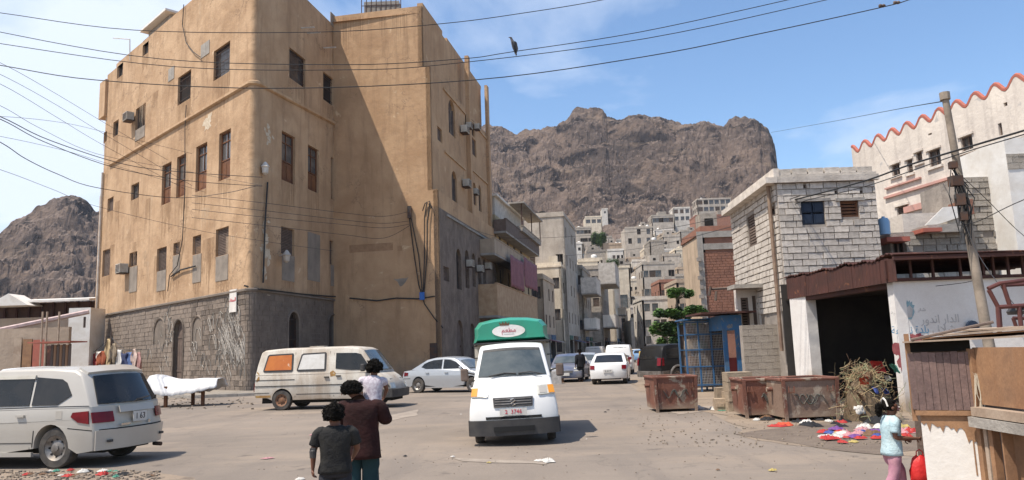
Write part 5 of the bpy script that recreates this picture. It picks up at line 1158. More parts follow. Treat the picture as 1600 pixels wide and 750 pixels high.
# stone pier by the kiosk
pr_ = place('block_pier', 'short square pier of sandy stone blocks behind the dumpsters', 'pier', V((P(1153, 620, 19.8).x, 19.8, 0)))
m_sst = mat('sandy_pier_stone', (0.40, 0.31, 0.22), (0.30, 0.23, 0.16), 3, .95, .02, 9, rand=.12, fine=.4)
for k in range(4): cube_part('stone_block', m_sst, pr_, V((pr_.location.x + rnd.uniform(-.02, .02), 19.8, .12 + .24 * k)), (.62 + rnd.uniform(-.03, .03), .6, .23), rnd.uniform(-.05, .05))
for i, (px, w_, h_, D_) in enumerate(((1132, .45, .55, 20.5), (1124, .3, .3, 20.0))):
    x_ = P(px, 620, D_).x; o = MB().box((0, 0, h_ / 2), (w_, .35, h_)).box((0, -.03, h_ * .5), (w_ * .6, .33, h_ * .3)).build('broken_block', m_sst, None, loc=V((x_, D_, 0)), rz=rnd.uniform(-.4, .4)); tag(o, ('tall' if i == 0 else 'small') + ' broken sandy block standing left of the stone pier', 'block')
# ------------------------------------------------------------------ vehicles
def paint(name, c, dusty=(0.36, 0.31, 0.25), rough=.32, metal=0.0, amt=.35, spots=None, sp=.66):
    return mat(name, c, tuple(a * (1 - amt) + b * amt for a, b in zip(c, dusty)), 1.1, rough, metal=metal, spec=.5, coat=.35, low=tuple(a * .45 + b * .55 for a, b in zip(c, dusty)), low_z=.28, spots=spots, spot_pos=sp, spot_scale=2.2)
m_tyre = mat('dusty_tyre', (0.045, 0.042, 0.04), (0.10, 0.088, 0.075), 5, .9, .004, 40)
m_rim = mat('steel_rim', (0.30, 0.28, 0.26), (0.16, 0.14, 0.12), 6, .5, metal=.6)
m_rimrust = mat('rusty_rim', (0.26, 0.13, 0.07), (0.14, 0.08, 0.05), 6, .8)
m_blk = mat('black_plastic', (0.035, 0.035, 0.037), (0.07, 0.065, 0.06), 3, .6)
m_glass = mat('car_glass', (0.010, 0.012, 0.013), (0.028, 0.026, 0.024), 1.5, .05, spec=.45)
m_wglass = mat('windscreen_glass', (0.035, 0.048, 0.052), (0.10, 0.11, 0.105), 1.2, .08, spec=.8)
m_tail = mat('red_tail_lamp', (0.20, 0.008, 0.014), (0.12, 0.006, 0.01), 5, .25, spec=.3)
m_lamp = mat('clear_lamp', (0.62, 0.60, 0.52), (0.42, 0.40, 0.34), 6, .12, spec=.7, coat=.5)
m_amber = mat('amber_lamp', (0.65, 0.26, 0.03), None, 1, .2, coat=.4)
m_chrome = mat('dull_chrome', (0.6, 0.6, 0.6), None, 1, .2, metal=1.0)
m_plate = mat('number_plate', (0.62, 0.60, 0.56), (0.5, .48, .44), 6, .5)
m_under = mat('car_underside', (0.02, 0.02, 0.02), None, 1, .95)

class Car:
    def __init__(s, t, L, W, belt, roof, body, gh, tb=.14, curve=.14, arches=(), wr=.32, m=None, low_t=0.0):
        """body, gh: side outlines (y forward, z); arches: y centres; tb: lean of the upper sides"""
        s.t, s.L, s.W, s.belt, s.roofz, s.tb, s.cv = t, L, W, belt, roof, tb, curve; s.m = m; s.lt = low_t; s.arches = arches; s.wr = wr
        s.loft(s.with_arches(body), 'body', m); s.gh = gh
        s.loft(gh, 'cabin', m, top=True)
        under = [(-L / 2 + .25, .22), (L / 2 - .25, .22), (L / 2 - .3, belt - .25), (-L / 2 + .3, belt - .25)]
        mb = MB(); hw = W / 2 - .30
        mb.prism([(-hw, y, z) for y, z in under], (0, 0, 0), (2 * hw, 0, 0)); mb.build('underbody', m_under, t)
    def hw(s, z):
        w = s.W / 2
        if z > s.belt: w -= s.tb * (z - s.belt)
        if s.lt and z > .62: w -= s.lt * (min(z, s.belt) - .62)
        if z < s.belt - .35 and not s.lt: w -= .08 * (s.belt - .35 - z)
        return w
    def D(s, f, y, z, out=0.0):
        x = f * s.hw(z); e = min(1, max(0, (abs(y) / (s.L / 2) - .35) / .65))
        y2 = y - math.copysign(s.cv * (abs(f) ** 2.6) * e, y); z2 = z - .035 * f * f * (1 if z > s.roofz - .25 else 0)
        return V((x, y2, z2))
    def with_arches(s, body):
        out = []
        for (y, z) in body: out.append((y, z))
        # bottom edge runs front -> rear; arch points are inserted by the caller through marker None
        res = []
        for q in out:
            if isinstance(q[0], str):
                c = q[1]; r = s.wr * 1.17
                for k in range(0, 13):
                    a = math.pi * k / 12; res.append((c + r * math.cos(a), max(.20, s.wr * 1.0 + r * math.sin(a)), 'a'))
            else: res.append(q)
        return res
    def loft(s, prof, name, m, top=False, parent=None):
        n = len(prof); cx = sum(p[0] for p in prof) / n; cz = sum(p[1] for p in prof) / n
        nor = []
        area = sum(prof[i][0] * prof[(i + 1) % n][1] - prof[(i + 1) % n][0] * prof[i][1] for i in range(n)); sg = 1 if area > 0 else -1
        for i in range(n):
            a, b, c = prof[i - 1], prof[i], prof[(i + 1) % n]; d1 = V((b[0] - a[0], b[1] - a[1])); d2 = V((c[0] - b[0], c[1] - b[1]))
            d = (d1.normalized() + d2.normalized()) if d1.length and d2.length else d1 + d2
            nn = V((-d.y, d.x)) * sg; nor.append(nn.normalized() if nn.length else nn)
        fs = [(-1, .045), (-.985, .018), (-.95, .004), (-.8, 0), (-.5, 0), (0, 0), (.5, 0), (.8, 0), (.95, .004), (.985, .018), (1, .045)]
        mb = MB()
        for f, ins in fs:
            for i, p in enumerate(prof):
                k = 0 if len(p) > 2 else ins
                if top and p[1] <= s.belt + .02: k = 0
                if (not top) and name == 'body' and p[1] < .3: k = 0
                y, z = p[0] + nor[i].x * k, p[1] + nor[i].y * k
                mb.v.append(tuple(s.D(f, y, z)))
        S_ = len(fs)
        for j in range(S_ - 1):
            for i in range(n): mb.f.append((j * n + i, j * n + (i + 1) % n, (j + 1) * n + (i + 1) % n, (j + 1) * n + i))
        from mathutils.geometry import tessellate_polygon
        tri = tessellate_polygon([[V((p[0], p[1], 0)) for p in prof]])
        for (a, b, c) in tri: mb.f.append((a, b, c)); mb.f.append(((S_ - 1) * n + a, (S_ - 1) * n + c, (S_ - 1) * n + b))
        return mb.build(name, m, parent or s.t, smooth=38.0)
    def side(s, poly, name, m, thick=.012, sides=(-1, 1), parent=None, off=0.0):
        r = []
        for sd in sides:
            mb = MB(); n = len(poly)
            def px(y, z, o): p = s.D(sd, y, z); p.x += sd * o; return p
            mb.add([px(y, z, off - .02) for y, z in poly] + [px(y, z, off + thick) for y, z in poly], [tuple(range(n)), tuple(range(n, 2 * n))] + [(i, (i + 1) % n, n + (i + 1) % n, n + i) for i in range(n)])
            r.append(mb.build(name, m, parent or s.t))
        return r
    def end(s, p1, p2, f0, f1, name, m, off=.012, K=8, parent=None, f0t=None, f1t=None, thick=.02):
        """patch on the front/rear between outline points p1 (low) and p2 (high)"""
        d = V((p2[0] - p1[0], p2[1] - p1[1])).normalized(); cy = 1 if (p1[0] + p2[0]) > 0 else -1; nn = V((d.y, -d.x)) if V((d.y, -d.x)).x * cy > 0 else V((-d.y, d.x))
        if abs(nn.x) < .05 and nn.y < 0: nn = -nn
        f0t = f0 if f0t is None else f0t; f1t = f1 if f1t is None else f1t
        mb = MB()
        for w in (off, off - thick):
            for k in range(K + 1):
                for (p, a, b) in ((p1, f0, f1), (p2, f0t, f1t)):
                    mb.v.append(tuple(s.D(a + (b - a) * k / K, p[0] + nn.x * w, p[1] + nn.y * w)))
        h = 2 * (K + 1)
        for k in range(K):
            a = 2 * k; mb.f += [(a, a + 2, a + 3, a + 1), (h + a, h + a + 1, h + a + 3, h + a + 2), (a, h + a, h + a + 2, a + 2), (a + 1, a + 3, h + a + 3, h + a + 1)]
        mb.f += [(0, 1, h + 1, h), (2 * K, h + 2 * K, h + 2 * K + 1, 2 * K + 1)]
        return mb.build(name, m, parent or s.t, smooth=30.0)
    def wheels(s, ys, rim=None, width=.2, inset=.03, zc=None):
        rm = rim or m_rim; r = s.wr
        for y in ys:
            for sd in (-1, 1):
                x = sd * (s.W / 2 - inset - width / 2)
                pr = [(r * .62, -width / 2), (r * .93, -width / 2), (r, -width / 2 + .03), (r, width / 2 - .03), (r * .93, width / 2), (r * .62, width / 2), (r * .60, width / 2 - .03), (r * .60, -width / 2 + .03), (r * .62, -width / 2)]
                w = MB().lathe(pr, 28, (0, 0, 0), 'x').build('wheel', m_tyre, s.t, True, loc=V((x, y, r)))
                o = width / 2 * sd
                rmb = MB().lathe([(r * .61, o * .95), (r * .56, o * .80), (r * .40, o * .45), (r * .30, o * .62), (r * .16, o * .68), (r * .15, o * .85), (0, o * .88)], 24, (0, 0, 0), 'x')
                rmb.build('rim', rm, w, True)
                hb = MB()
                for k in range(8):
                    a = 2 * math.pi * k / 8; hb.lathe([(0, o * .0), (r * .055, o * .0), (r * .055, o * .62), (0, o * .62)], 8, (0, r * .43 * math.cos(a), r * .43 * math.sin(a)), 'x')
                hb.build('rim_hole', m_under, w)
def car_base(name, label, cat, loc, rz, group=None): return thing(name, label, cat, loc, rz, group)
def seam(c, pts, nm='door_seam', w=.008):
    for sd in (-1, 1):
        q = []
        for y, z in pts: p = c.D(sd, y, z); p.x += sd * .001; q.append(p)
        MB().tube(q, w, 4).build(nm, m_under, c.t)
def handle(c, y, z, m, L=.16):
    for sd in (-1, 1):
        p = c.D(sd, y, z); p.x += sd * .02; MB().box((0, 0, 0), (.035, L, .035)).build('door_handle', m, c.t, loc=p)
def mirror(c, y, z, m, s_=(.12, .14, .16), out=.12):
    for sd in (-1, 1):
        p = c.D(sd, y, z); p.x += sd * out; o = MB().box((0, 0, 0), s_).build('wing_mirror', m, c.t, loc=p); b = o.modifiers.new('b', 'BEVEL'); b.width = .03; b.segments = 2
def plate(c, y, z, m=m_plate, w=.42, h=.14, rear=True, txt=None, tm=None):
    o = MB().box((0, 0, 0), (w, .02, h)).build('number_plate', m, c.t, loc=V((0, y, z)))
    if txt:
        text_obj(txt, h * .85, tm or m_blk, o, (0, (-.013 if rear else .013), 0), (R(90), 0, 0 if rear else R(180)), .002)
    return o
def head_to(px, py_, u):  return 0
# heading: rz such that local +y points along direction (dx, dy)
def rz_of(dx, dy): return math.atan2(-dx, dy)

# --- estate car, near left: rear three-quarter view
def make_wagon(name, label, cat, loc, rz, m, detail=True, group=None):
    t = car_base(name, label, cat, loc, rz, group); L, W, belt, roof = 4.65, 1.76, 0.98, 1.66; r = .33; ya, yf = -1.38, 1.36
    body = [(-2.28, .28), (-2.32, .45), (-2.31, .62), (-2.25, .80), (-2.22, belt + .01), (-1.2, belt + .02), (.9, belt - .01), (1.25, .93), (1.9, .84), (2.18, .70), (2.31, .5), (2.30, .25), (1.9, .20), ('A', yf), (0.0, .22), ('A', ya), (-1.95, .24)]
    gh = [(-2.21, belt), (-1.915, 1.54), (-1.75, 1.62), (-1.2, 1.66), (-.2, 1.665), (.45, 1.60), (.62, 1.53), (1.28, .96), (1.0, belt - .03), (-1.2, belt - .01)]
    c = Car(t, L, W, belt, roof, body, gh, .20, .20, (ya, yf), r, m)
    c.end((-2.20, 1.02), (-1.955, 1.50), -.86, .86, 'rear_window', m_glass, .014, f0t=-.82, f1t=.82)
    c.end((1.24, 1.0), (.66, 1.50), -.86, .86, 'windscreen', m_wglass, .014)
    c.end((-1.92, 1.54), (-1.72, 1.63), -.9, .9, 'spoiler', m, .035, thick=.05)
    side1 = [(-1.78, 1.18), (-1.62, 1.42), (-1.5, 1.48), (-.93, 1.525), (-.93, 1.03), (-1.50, 1.03)]
    side2 = [(-.87, 1.03), (-.87, 1.53), (-.1, 1.54), (-.1, 1.03)]; side3 = [(-.03, 1.03), (-.03, 1.54), (.42, 1.50), (.98, 1.03)]
    for q in (side1, side2, side3): c.side(q, 'side_window', m_glass)
    # roof rails / window visors
    c.side([(-.9, 1.50), (-.9, 1.56), (.3, 1.57), (.3, 1.51)], 'window_visor', m_ac, .03)
    # tail lamps: side wrap + rear face
    for sd, (a, b) in ((-1, (-1.0, -.62)), (1, (.62, 1.0))):
        o = c.end((-2.285, .72), (-2.24, .89), a, b, 'tail_light', m_tail, .022, 6)
        c.side([(-2.22, .71), (-1.98, .74), (-1.82, .83), (-1.86, .90), (-2.2, .92)], 'lamp_wrap', m_tail, .014, sides=(sd,), parent=o, off=.0)
    c.end((-2.29, .86), (-2.255, .97), -.5, .5, 'tailgate_trim', m, .022)
    plate(c, -2.315, .77, w=.34, h=.17, txt='1 63'); c.end((-2.32, .60), (-2.315, .615), -.9, .9, 'bumper_seam', m_under, .006)
    c.side([(-2.28, .61), (-2.28, .595), (-1.75, .64), (-1.75, .655)], 'bumper_seam', m_under, .002)
    o = c.end((-2.315, .28), (-2.34, .60), -.99, .99, 'bumper', m, .018, 10)
    MB().tube([(-.02, -2.235, 1.02), (-.02, -2.27, 1.06), (.32, -2.245, 1.09)], .014, 5).build('wiper', m_blk, t)
    for x in (-.66, .66): MB().box((x, -2.265, .42), (.10, .04, .04)).build('reflector', m_blk, t)
    MB().tube([(.55, -2.2, .24), (.55, -2.36, .23)], .035, 8).build('exhaust', m_iron, t)
    MB().box((.25, -2.31, .665), (.05, .02, .05)).box((-.35, -2.31, .665), (.22, .01, .035)).build('badge', m_chrome, t)
    seam(c, [(-.9, .30), (-.9, 1.5)]); seam(c, [(-.06, .3), (-.06, 1.5)]); seam(c, [(.98, .35), (1.0, .96)]); seam(c, [(-1.0, .62), (-.96, .35)]); 
    seam(c, [(-2.20, 1.0), (-1.4, 1.0), (0, .99), (1, .98)], 'waist_seam', .006); seam(c, [(-.95, .42), (.98, .42)], 'door_crease', .006)
    handle(c, -.72, .86, m); handle(c, .12, .86, m); mirror(c, .95, 1.08, m)
    c.side([(-.97, .20), (-.97, .27), (.95, .27), (.95, .20)], 'sill_skirt', m, .03)
    # fuel flap
    c.side([(-1.62, .80), (-1.62, .93), (-1.48, .93), (-1.48, .80)], 'fuel_flap', m, .004, sides=(-1, 1))
    for sd, (a, b) in ((-1, (-.98, -.5)), (1, (.5, .98))): c.end((2.2, .60), (2.05, .76), a, b, 'headlight', m_lamp, .02)
    c.wheels((ya, yf)); return t
m_silver = paint('silver_paint', (0.45, 0.42, 0.37), rough=.36, metal=.08, amt=.34)
m_silver2 = paint('pale_silver_paint', (0.38, 0.40, 0.42), rough=.25, metal=.3, amt=.15)
m_wpaint = paint('white_car_paint', (0.72, 0.71, 0.68), rough=.3, amt=.16)
m_oldw = mat('old_cream_van_paint', (0.56, 0.52, 0.45), (0.42, 0.36, 0.29), 1.5, .65, .006, 3, streak=(.30, .22, .15), streak_amt=.6, spots=(.26, .16, .10), spot_pos=.66, spot_scale=3, low=(.30, .23, .17), low_z=.5, fine=.3)
# rear wheel stands at pixel (85,735); rear-right corner at about (247,650)
wp_ = G(84, 733); 
dirw = V((-0.982, 0.19, 0)).normalized()      # heading
rzw = rz_of(dirw.x, dirw.y)
rightv = V((dirw.y, -dirw.x, 0)); rel = V((-.85, -1.38, 0))   # left rear wheel is the near one
org = wp_ - (rightv * rel.x + dirw * rel.y)
WG = make_wagon('estate_car', 'dusty silver estate car parked side on at the lower left, rear turned to the street', 'car', V((org.x, org.y, 0)), rzw, m_silver); WG.scale = (1, 1, 1.01)

# --- old white van (side on, nose to the right)
def make_van(loc, rz):
    t = car_base('old_panel_van', 'battered cream white van with a rust orange window panel, parked by the stone corner', 'van', loc, rz); L, W, belt, roof = 4.95, 1.70, 1.18, 2.04; r = .33; ya, yf = -1.42, 1.35
    body = [(-2.42, .42), (-2.46, .6), (-2.42, 1.0), (-2.40, belt), (-1.0, belt), (1.0, belt), (1.88, belt - .02), (2.12, 1.0), (2.30, .80), (2.36, .58), (2.36, .36), (1.9, .30), ('A', yf), (0.0, .32), ('A', ya), (-2.0, .40)]
    gh = [(-2.40, belt - .01), (-2.34, 1.5), (-2.22, 1.94), (-2.10, 2.01), (-1.5, 2.05), (0.7, 2.05), (1.2, 2.0), (1.36, 1.93), (1.90, belt - .02), (1.0, belt - .02), (-1.0, belt - .02)]
    c = Car(t, L, W, belt, roof, body, gh, .12, .10, (ya, yf), r, m_oldw)
    rp_ = mat('rust_orange_panel', (0.52, 0.17, 0.045), (0.42, 0.12, 0.04), 2, .8, spots=(.60, .40, .28), spot_pos=.58, spot_scale=3)
    for (y0, y1, m_) in ((-2.12, -1.02, rp_), (-.88, .12, mat('painted_out_window', (0.66, 0.64, 0.60), (0.55, 0.52, 0.47), 3, .7))):
        f = c.side([(y0, 1.30), (y0 + .14, 1.84), (y0 + .2, 1.88), (y1 - .03, 1.90), (y1, 1.86), (y1, 1.30), (y1 - .05, 1.26), (y0 + .05, 1.26)], 'window_rubber', m_blk, .014)
        for k, sd in enumerate((-1, 1)): c.side([(y0 + .06, 1.32), (y0 + .19, 1.81), (y0 + .23, 1.83), (y1 - .06, 1.85), (y1 - .05, 1.32)], 'window_panel', m_, .022, sides=(sd,), parent=f[k])
    c.side([(.45, 1.32), (.45, 1.86), (1.15, 1.84), (1.32, 1.76), (1.70, 1.26), (1.0, 1.26)], 'side_window', m_glass)
    c.end((1.865, 1.24), (1.385, 1.90), -.9, .9, 'windscreen', m_wglass, .015); c.end((-2.385, 1.3), (-2.28, 1.8), -.8, .8, 'rear_window', m_glass)
    seam(c, [(-.95, .42), (-.95, 1.92)]); seam(c, [(.25, .42), (.25, 1.92)]); seam(c, [(1.72, .62), (1.72, 1.26)]); seam(c, [(.38, .42), (.38, 1.85)])
    seam(c, [(-2.42, 1.0), (-.95, 1.0)], 'body_crease', .01); seam(c, [(-2.42, .80), (2.2, .80)], 'body_crease', .012); seam(c, [(-2.44, .58), (-1.9, .58)], 'body_crease'); seam(c, [(-.9, .52), (.95, .52)], 'body_crease')
    handle(c, .15, 1.05, m_blk); handle(c, .55, 1.08, m_blk); mirror(c, 1.45, 1.32, m_blk, (.1, .14, .24), .14)
    for sd, (a, b) in ((-1, (-.95, -.6)), (1, (.6, .95))):
        c.end((2.355, .62), (2.30, .80), a, b, 'headlight', m_lamp, .02); c.end((-2.46, .62), (-2.44, .90), a, b, 'tail_light', m_tail, .02)
    c.side([(2.12, .68), (2.12, .82), (2.27, .80), (2.34, .68)], 'indicator', m_blk, .016)
    c.end((2.38, .34), (2.39, .60), -1.0, 1.0, 'front_bumper', m_blk, .08, 8, thick=.1); c.side([(1.98, .34), (1.98, .60), (2.44, .60), (2.44, .34)], 'bumper_corner', m_blk, .03)
    rs = mat('rust_stain', (0.30, 0.16, 0.06), (0.42, 0.27, 0.1), 5, .9)
    c.side([(.28, 1.06), (.26, 1.2), (.36, 1.26), (.46, 1.18), (.44, 1.08)], 'rust_patch', rs, .003); c.side([(-2.36, .95), (-2.36, 1.3), (-2.26, 1.22), (-2.24, 1.0)], 'rust_patch', rs, .003)
    c.side([(-2.4, .43), (-2.4, .50), (-1.85, .50), (-1.85, .43)], 'rust_patch', rs, .003)
    MB().box((0, -.5, 2.07), (.3, .5, .03)).build('roof_hatch', m_oldw, t); c.wheels((ya, yf), m_rimrust, .19)
    return t
g0 = G(443, 641); dv = V((0.985, -0.17, 0)).normalized(); rv = V((dv.y, -dv.x, 0)); rel = V((.75, -1.42, 0))
org = g0 - (rv * rel.x + dv * rel.y); make_van(V((org.x, org.y, 0)), rz_of(dv.x, dv.y)).scale = (1.03, 1.03, 1.0)

# --- saloon car
def make_saloon(name, label, loc, rz, m, rim=None, plate_y=None, group=None):
    t = car_base(name, label, 'car', loc, rz, group); L, W, belt, roof = 4.5, 1.72, .93, 1.47; r = .315; ya, yf = -1.33, 1.34
    body = [(-2.20, .28), (-2.25, .5), (-2.23, .72), (-2.15, .90), (-1.55, .97), (-.8, .95), (.85, .92), (1.3, .90), (1.9, .78), (2.15, .64), (2.25, .48), (2.22, .24), (1.85, .20), ('A', yf), (0.0, .20), ('A', ya), (-1.85, .24)]
    gh = [(-1.72, .95), (-1.20, 1.25), (-.90, 1.39), (-.5, 1.46), (0, 1.475), (.4, 1.44), (.65, 1.34), (1.30, .90), (.8, .89), (-.8, .90)]
    c = Car(t, L, W, belt, roof, body, gh, .30, .18, (ya, yf), r, m)
    c.end((1.20, .985), (.70, 1.325), -.86, .86, 'windscreen', m_wglass, .014); c.end((-1.62, 1.02), (-1.02, 1.345), -.82, .82, 'rear_window', m_glass, .014)
    c.side([(-1.16, 1.06), (-1.02, 1.19), (-.80, 1.31), (-.55, 1.37), (-.12, 1.395), (-.12, .99), (-.9, .99)], 'side_window', m_glass); c.side([(-.04, .99), (-.04, 1.395), (.28, 1.375), (.52, 1.29), (.98, .97)], 'side_window', m_glass)
    for sd, (a, b) in ((-1, (-.98, -.5)), (1, (.5, .98))):
        c.end((-2.235, .70), (-2.17, .88), a if sd < 0 else .74, b if sd > 0 else -.74, 'tail_light', m_tail, .02, 6); c.end((2.19, .56), (1.98, .74), a, b, 'headlight', m_lamp, .02, 6)
    c.side([(1.75, .68), (2.0, .72), (2.08, .6), (1.85, .6)], 'headlight_wrap', m_lamp, .012); c.side([(-2.15, .70), (-2.12, .87), (-1.9, .84), (-1.93, .72)], 'tail_light_wrap', m_tail, .012)
    plate(c, -2.262, .62 if plate_y is None else plate_y, txt='2 417'); plate(c, 2.262, .42, rear=False); c.end((2.25, .48), (2.19, .60), -.45, .45, 'grille', m_blk, .016)
    seam(c, [(-.98, .32), (-.98, .96)]); seam(c, [(-.08, .3), (-.08, 1.4)]); seam(c, [(.95, .32), (.98, .92)]); handle(c, -.82, .82, m); handle(c, .12, .82, m); mirror(c, .88, .99, m)
    seam(c, [(-2.2, .60), (-1.8, .60)], 'bumper_seam'); c.side([(-.95, .2), (-.95, .25), (.93, .25), (.93, .2)], 'sill_skirt', m, .02)
    c.wheels((ya, yf), rim); return t
g0 = G(739, 613); dv = V((0.90, -0.435, 0)).normalized(); rv = V((dv.y, -dv.x, 0)); org = g0 - (rv * .75 + dv * 1.34)
make_saloon('saloon_car', 'silver saloon car angled behind the white truck, nose hidden by it', V((org.x, org.y, 0)), rz_of(dv.x, dv.y), m_silver2).scale = (1.05, 1.05, 1.06)
dst = (UF * 1.0)
def along(px, py, dirv, front=False):    # origin so the near end stands at the pixel
    g = G(px, py); g.z = 0; return g + dirv * (2.25 if not front else -2.25)
sd_ = UF
make_saloon('saloon_car', 'white saloon car driving away up the street, seen from behind', along(951, 601, sd_), rz_of(sd_.x, sd_.y), m_wpaint)
def make_small_van(label, loc, rz, m, s=1.0, group=None, name='minivan'):
    t = car_base(name, label, 'van', loc, rz, group); L, W, belt, roof = 4.5, 1.7, 1.05, 1.9; r = .32; ya, yf = -1.3, 1.35
    body = [(-2.2, .3), (-2.24, .6), (-2.2, belt), (0, belt), (1.5, belt), (2.05, .85), (2.2, .6), (2.2, .28), (1.9, .24), ('A', yf), (0, .25), ('A', ya), (-1.9, .28)]
    gh = [(-2.2, belt - .01), (-2.1, 1.6), (-1.95, 1.84), (-1.6, 1.9), (.4, 1.9), (.75, 1.8), (1.52, belt - .02), (0, belt - .02)]
    c = Car(t, L, W, belt, roof, body, gh, .16, .12, (ya, yf), r, m)
    c.end((-2.18, 1.12), (-2.02, 1.72), -.84, .84, 'rear_window', m_glass); c.end((1.46, 1.1), (.82, 1.76), -.88, .88, 'windscreen', m_wglass)
    for q in ([(-1.95, 1.15), (-1.85, 1.68), (-.9, 1.72), (-.9, 1.15)], [(-.8, 1.15), (-.8, 1.72), (.1, 1.72), (.1, 1.15)], [(.2, 1.15), (.2, 1.72), (.6, 1.66), (1.15, 1.15)]): c.side(q, 'side_window', m_glass)
    for sd, (a, b) in ((-1, (-.98, -.72)), (1, (.72, .98))): c.end((-2.23, .7), (-2.2, 1.1), a, b, 'tail_light', m_tail, .02); c.end((2.18, .62), (2.06, .82), (a if sd < 0 else .55), (-.55 if sd < 0 else b), 'headlight', m_lamp, .02)
    plate(c, -2.262, .75); c.end((-2.22, .3), (-2.25, .5), -.98, .98, 'bumper', m_blk, .03); c.end((2.2, .3), (2.21, .5), -.98, .98, 'bumper', m_blk, .03); c.wheels((ya, yf)); return t
make_small_van('white minivan just ahead of the white saloon, going up the street', along(967, 586, sd_), rz_of(sd_.x, sd_.y), m_wpaint)
make_small_van('pale grey minivan left of the white saloon, further up the street', along(929, 576, sd_), rz_of(sd_.x, sd_.y), m_silver)
make_saloon('saloon_car', 'dark blue saloon parked along the left shops, its front to the camera', along(884, 598, -sd_, False) + sd_ * 4.5, rz_of(-sd_.x, -sd_.y), paint('dark_blue_paint', (.05, .07, .13), amt=.3))
make_saloon('saloon_car', 'pale silver saloon parked behind the dark blue one by the shops', along(902, 589, sd_) + V((.3, 0, 0)), rz_of(-sd_.x, -sd_.y), m_silver2)
for (px, py, lab, m_) in ((1000, 566, 'small blue car far up the street, nearer one', paint('light_blue_paint', (.15, .3, .5))), (994, 560, 'small white car far up the street beside a blue one', m_wpaint), (1010, 557, 'tiny grey car at the very end of the street', m_silver)):
    make_saloon('saloon_car', lab, along(px, py, sd_), rz_of(sd_.x, sd_.y), m_)
# --- dark off-road car at the right
def make_suv(loc, rz):
    t = car_base('off_road_car', 'black off-road car with grey lower trim parked left of the wire cage stall', 'car', loc, rz); L, W, belt, roof = 4.7, 1.85, 1.08, 1.78; r = .37; ya, yf = -1.38, 1.4; m = mat('black_paint', (.010, .010, .011), (.022, .021, .02), 1, .45, spec=.12)
    body = [(-2.3, .38), (-2.34, .6), (-2.30, belt), (-1, belt), (1.0, belt - .02), (1.9, .98), (2.22, .88), (2.3, .6), (2.28, .36), (1.95, .32), ('A', yf), (0, .32), ('A', ya), (-1.95, .36)]
    gh = [(-2.28, belt - .01), (-2.18, 1.5), (-2.05, 1.72), (-1.7, 1.78), (0.2, 1.78), (.5, 1.7), (1.15, belt - .03), (0, belt - .03)]
    c = Car(t, L, W, belt, roof, body, gh, .18, .12, (ya, yf), r, m)
    c.end((-2.26, 1.14), (-2.10, 1.62), -.84, .84, 'rear_window', m_glass); c.end((1.08, 1.12), (.56, 1.64), -.88, .88, 'windscreen', m_wglass)
    for q in ([(-2.02, 1.16), (-1.95, 1.6), (-1.15, 1.64), (-1.15, 1.16)], [(-1.07, 1.16), (-1.07, 1.64), (-.2, 1.64), (-.2, 1.16)], [(-.1, 1.16), (-.1, 1.64), (.3, 1.6), (.82, 1.16)]): c.side(q, 'side_window', m_glass)
    for sd, (a, b) in ((-1, (-.99, -.78)), (1, (.78, .99))): o = c.end((-2.34, .85), (-2.29, 1.18), a, b, 'tail_light', m_tail, .025); c.side([(-2.28, .85), (-2.26, 1.18), (-2.16, 1.18), (-2.16, .85)], 'lamp_wrap', m_tail, .014, sides=(sd,), parent=o)
    c.side([(-2.3, .36), (-2.3, .62), (-1.9, .64), (-1.9, .38)], 'lower_trim', m_rim, .03); c.end((-2.32, .36), (-2.35, .62), -1, 1, 'bumper', m_rim, .05, thick=.07)
    for y0 in (ya, yf):
        pts = [(y0 + .47 * math.cos(math.pi * k / 10), .37 + .47 * math.sin(math.pi * k / 10)) for k in range(11)]
        for sd in (-1, 1):
            MB().tube([c.D(sd, y, z) + V((sd * .01, 0, 0)) for y, z in pts], .05, 6).build('wheel_arch', m_rim, t, True)
    handle(c, -.95, .98, m_blk); mirror(c, .8, 1.15, m_blk); c.wheels((ya, yf), None, .24); return t
g0 = G(1027, 600); dv = V((0.91, 0.41, 0)).normalized(); make_suv(V((g0.x, g0.y, 0)) + dv * 1.38 + V((dv.y, -dv.x, 0)) * .85 + V((-.1, .0, 0)), rz_of(dv.x, dv.y))
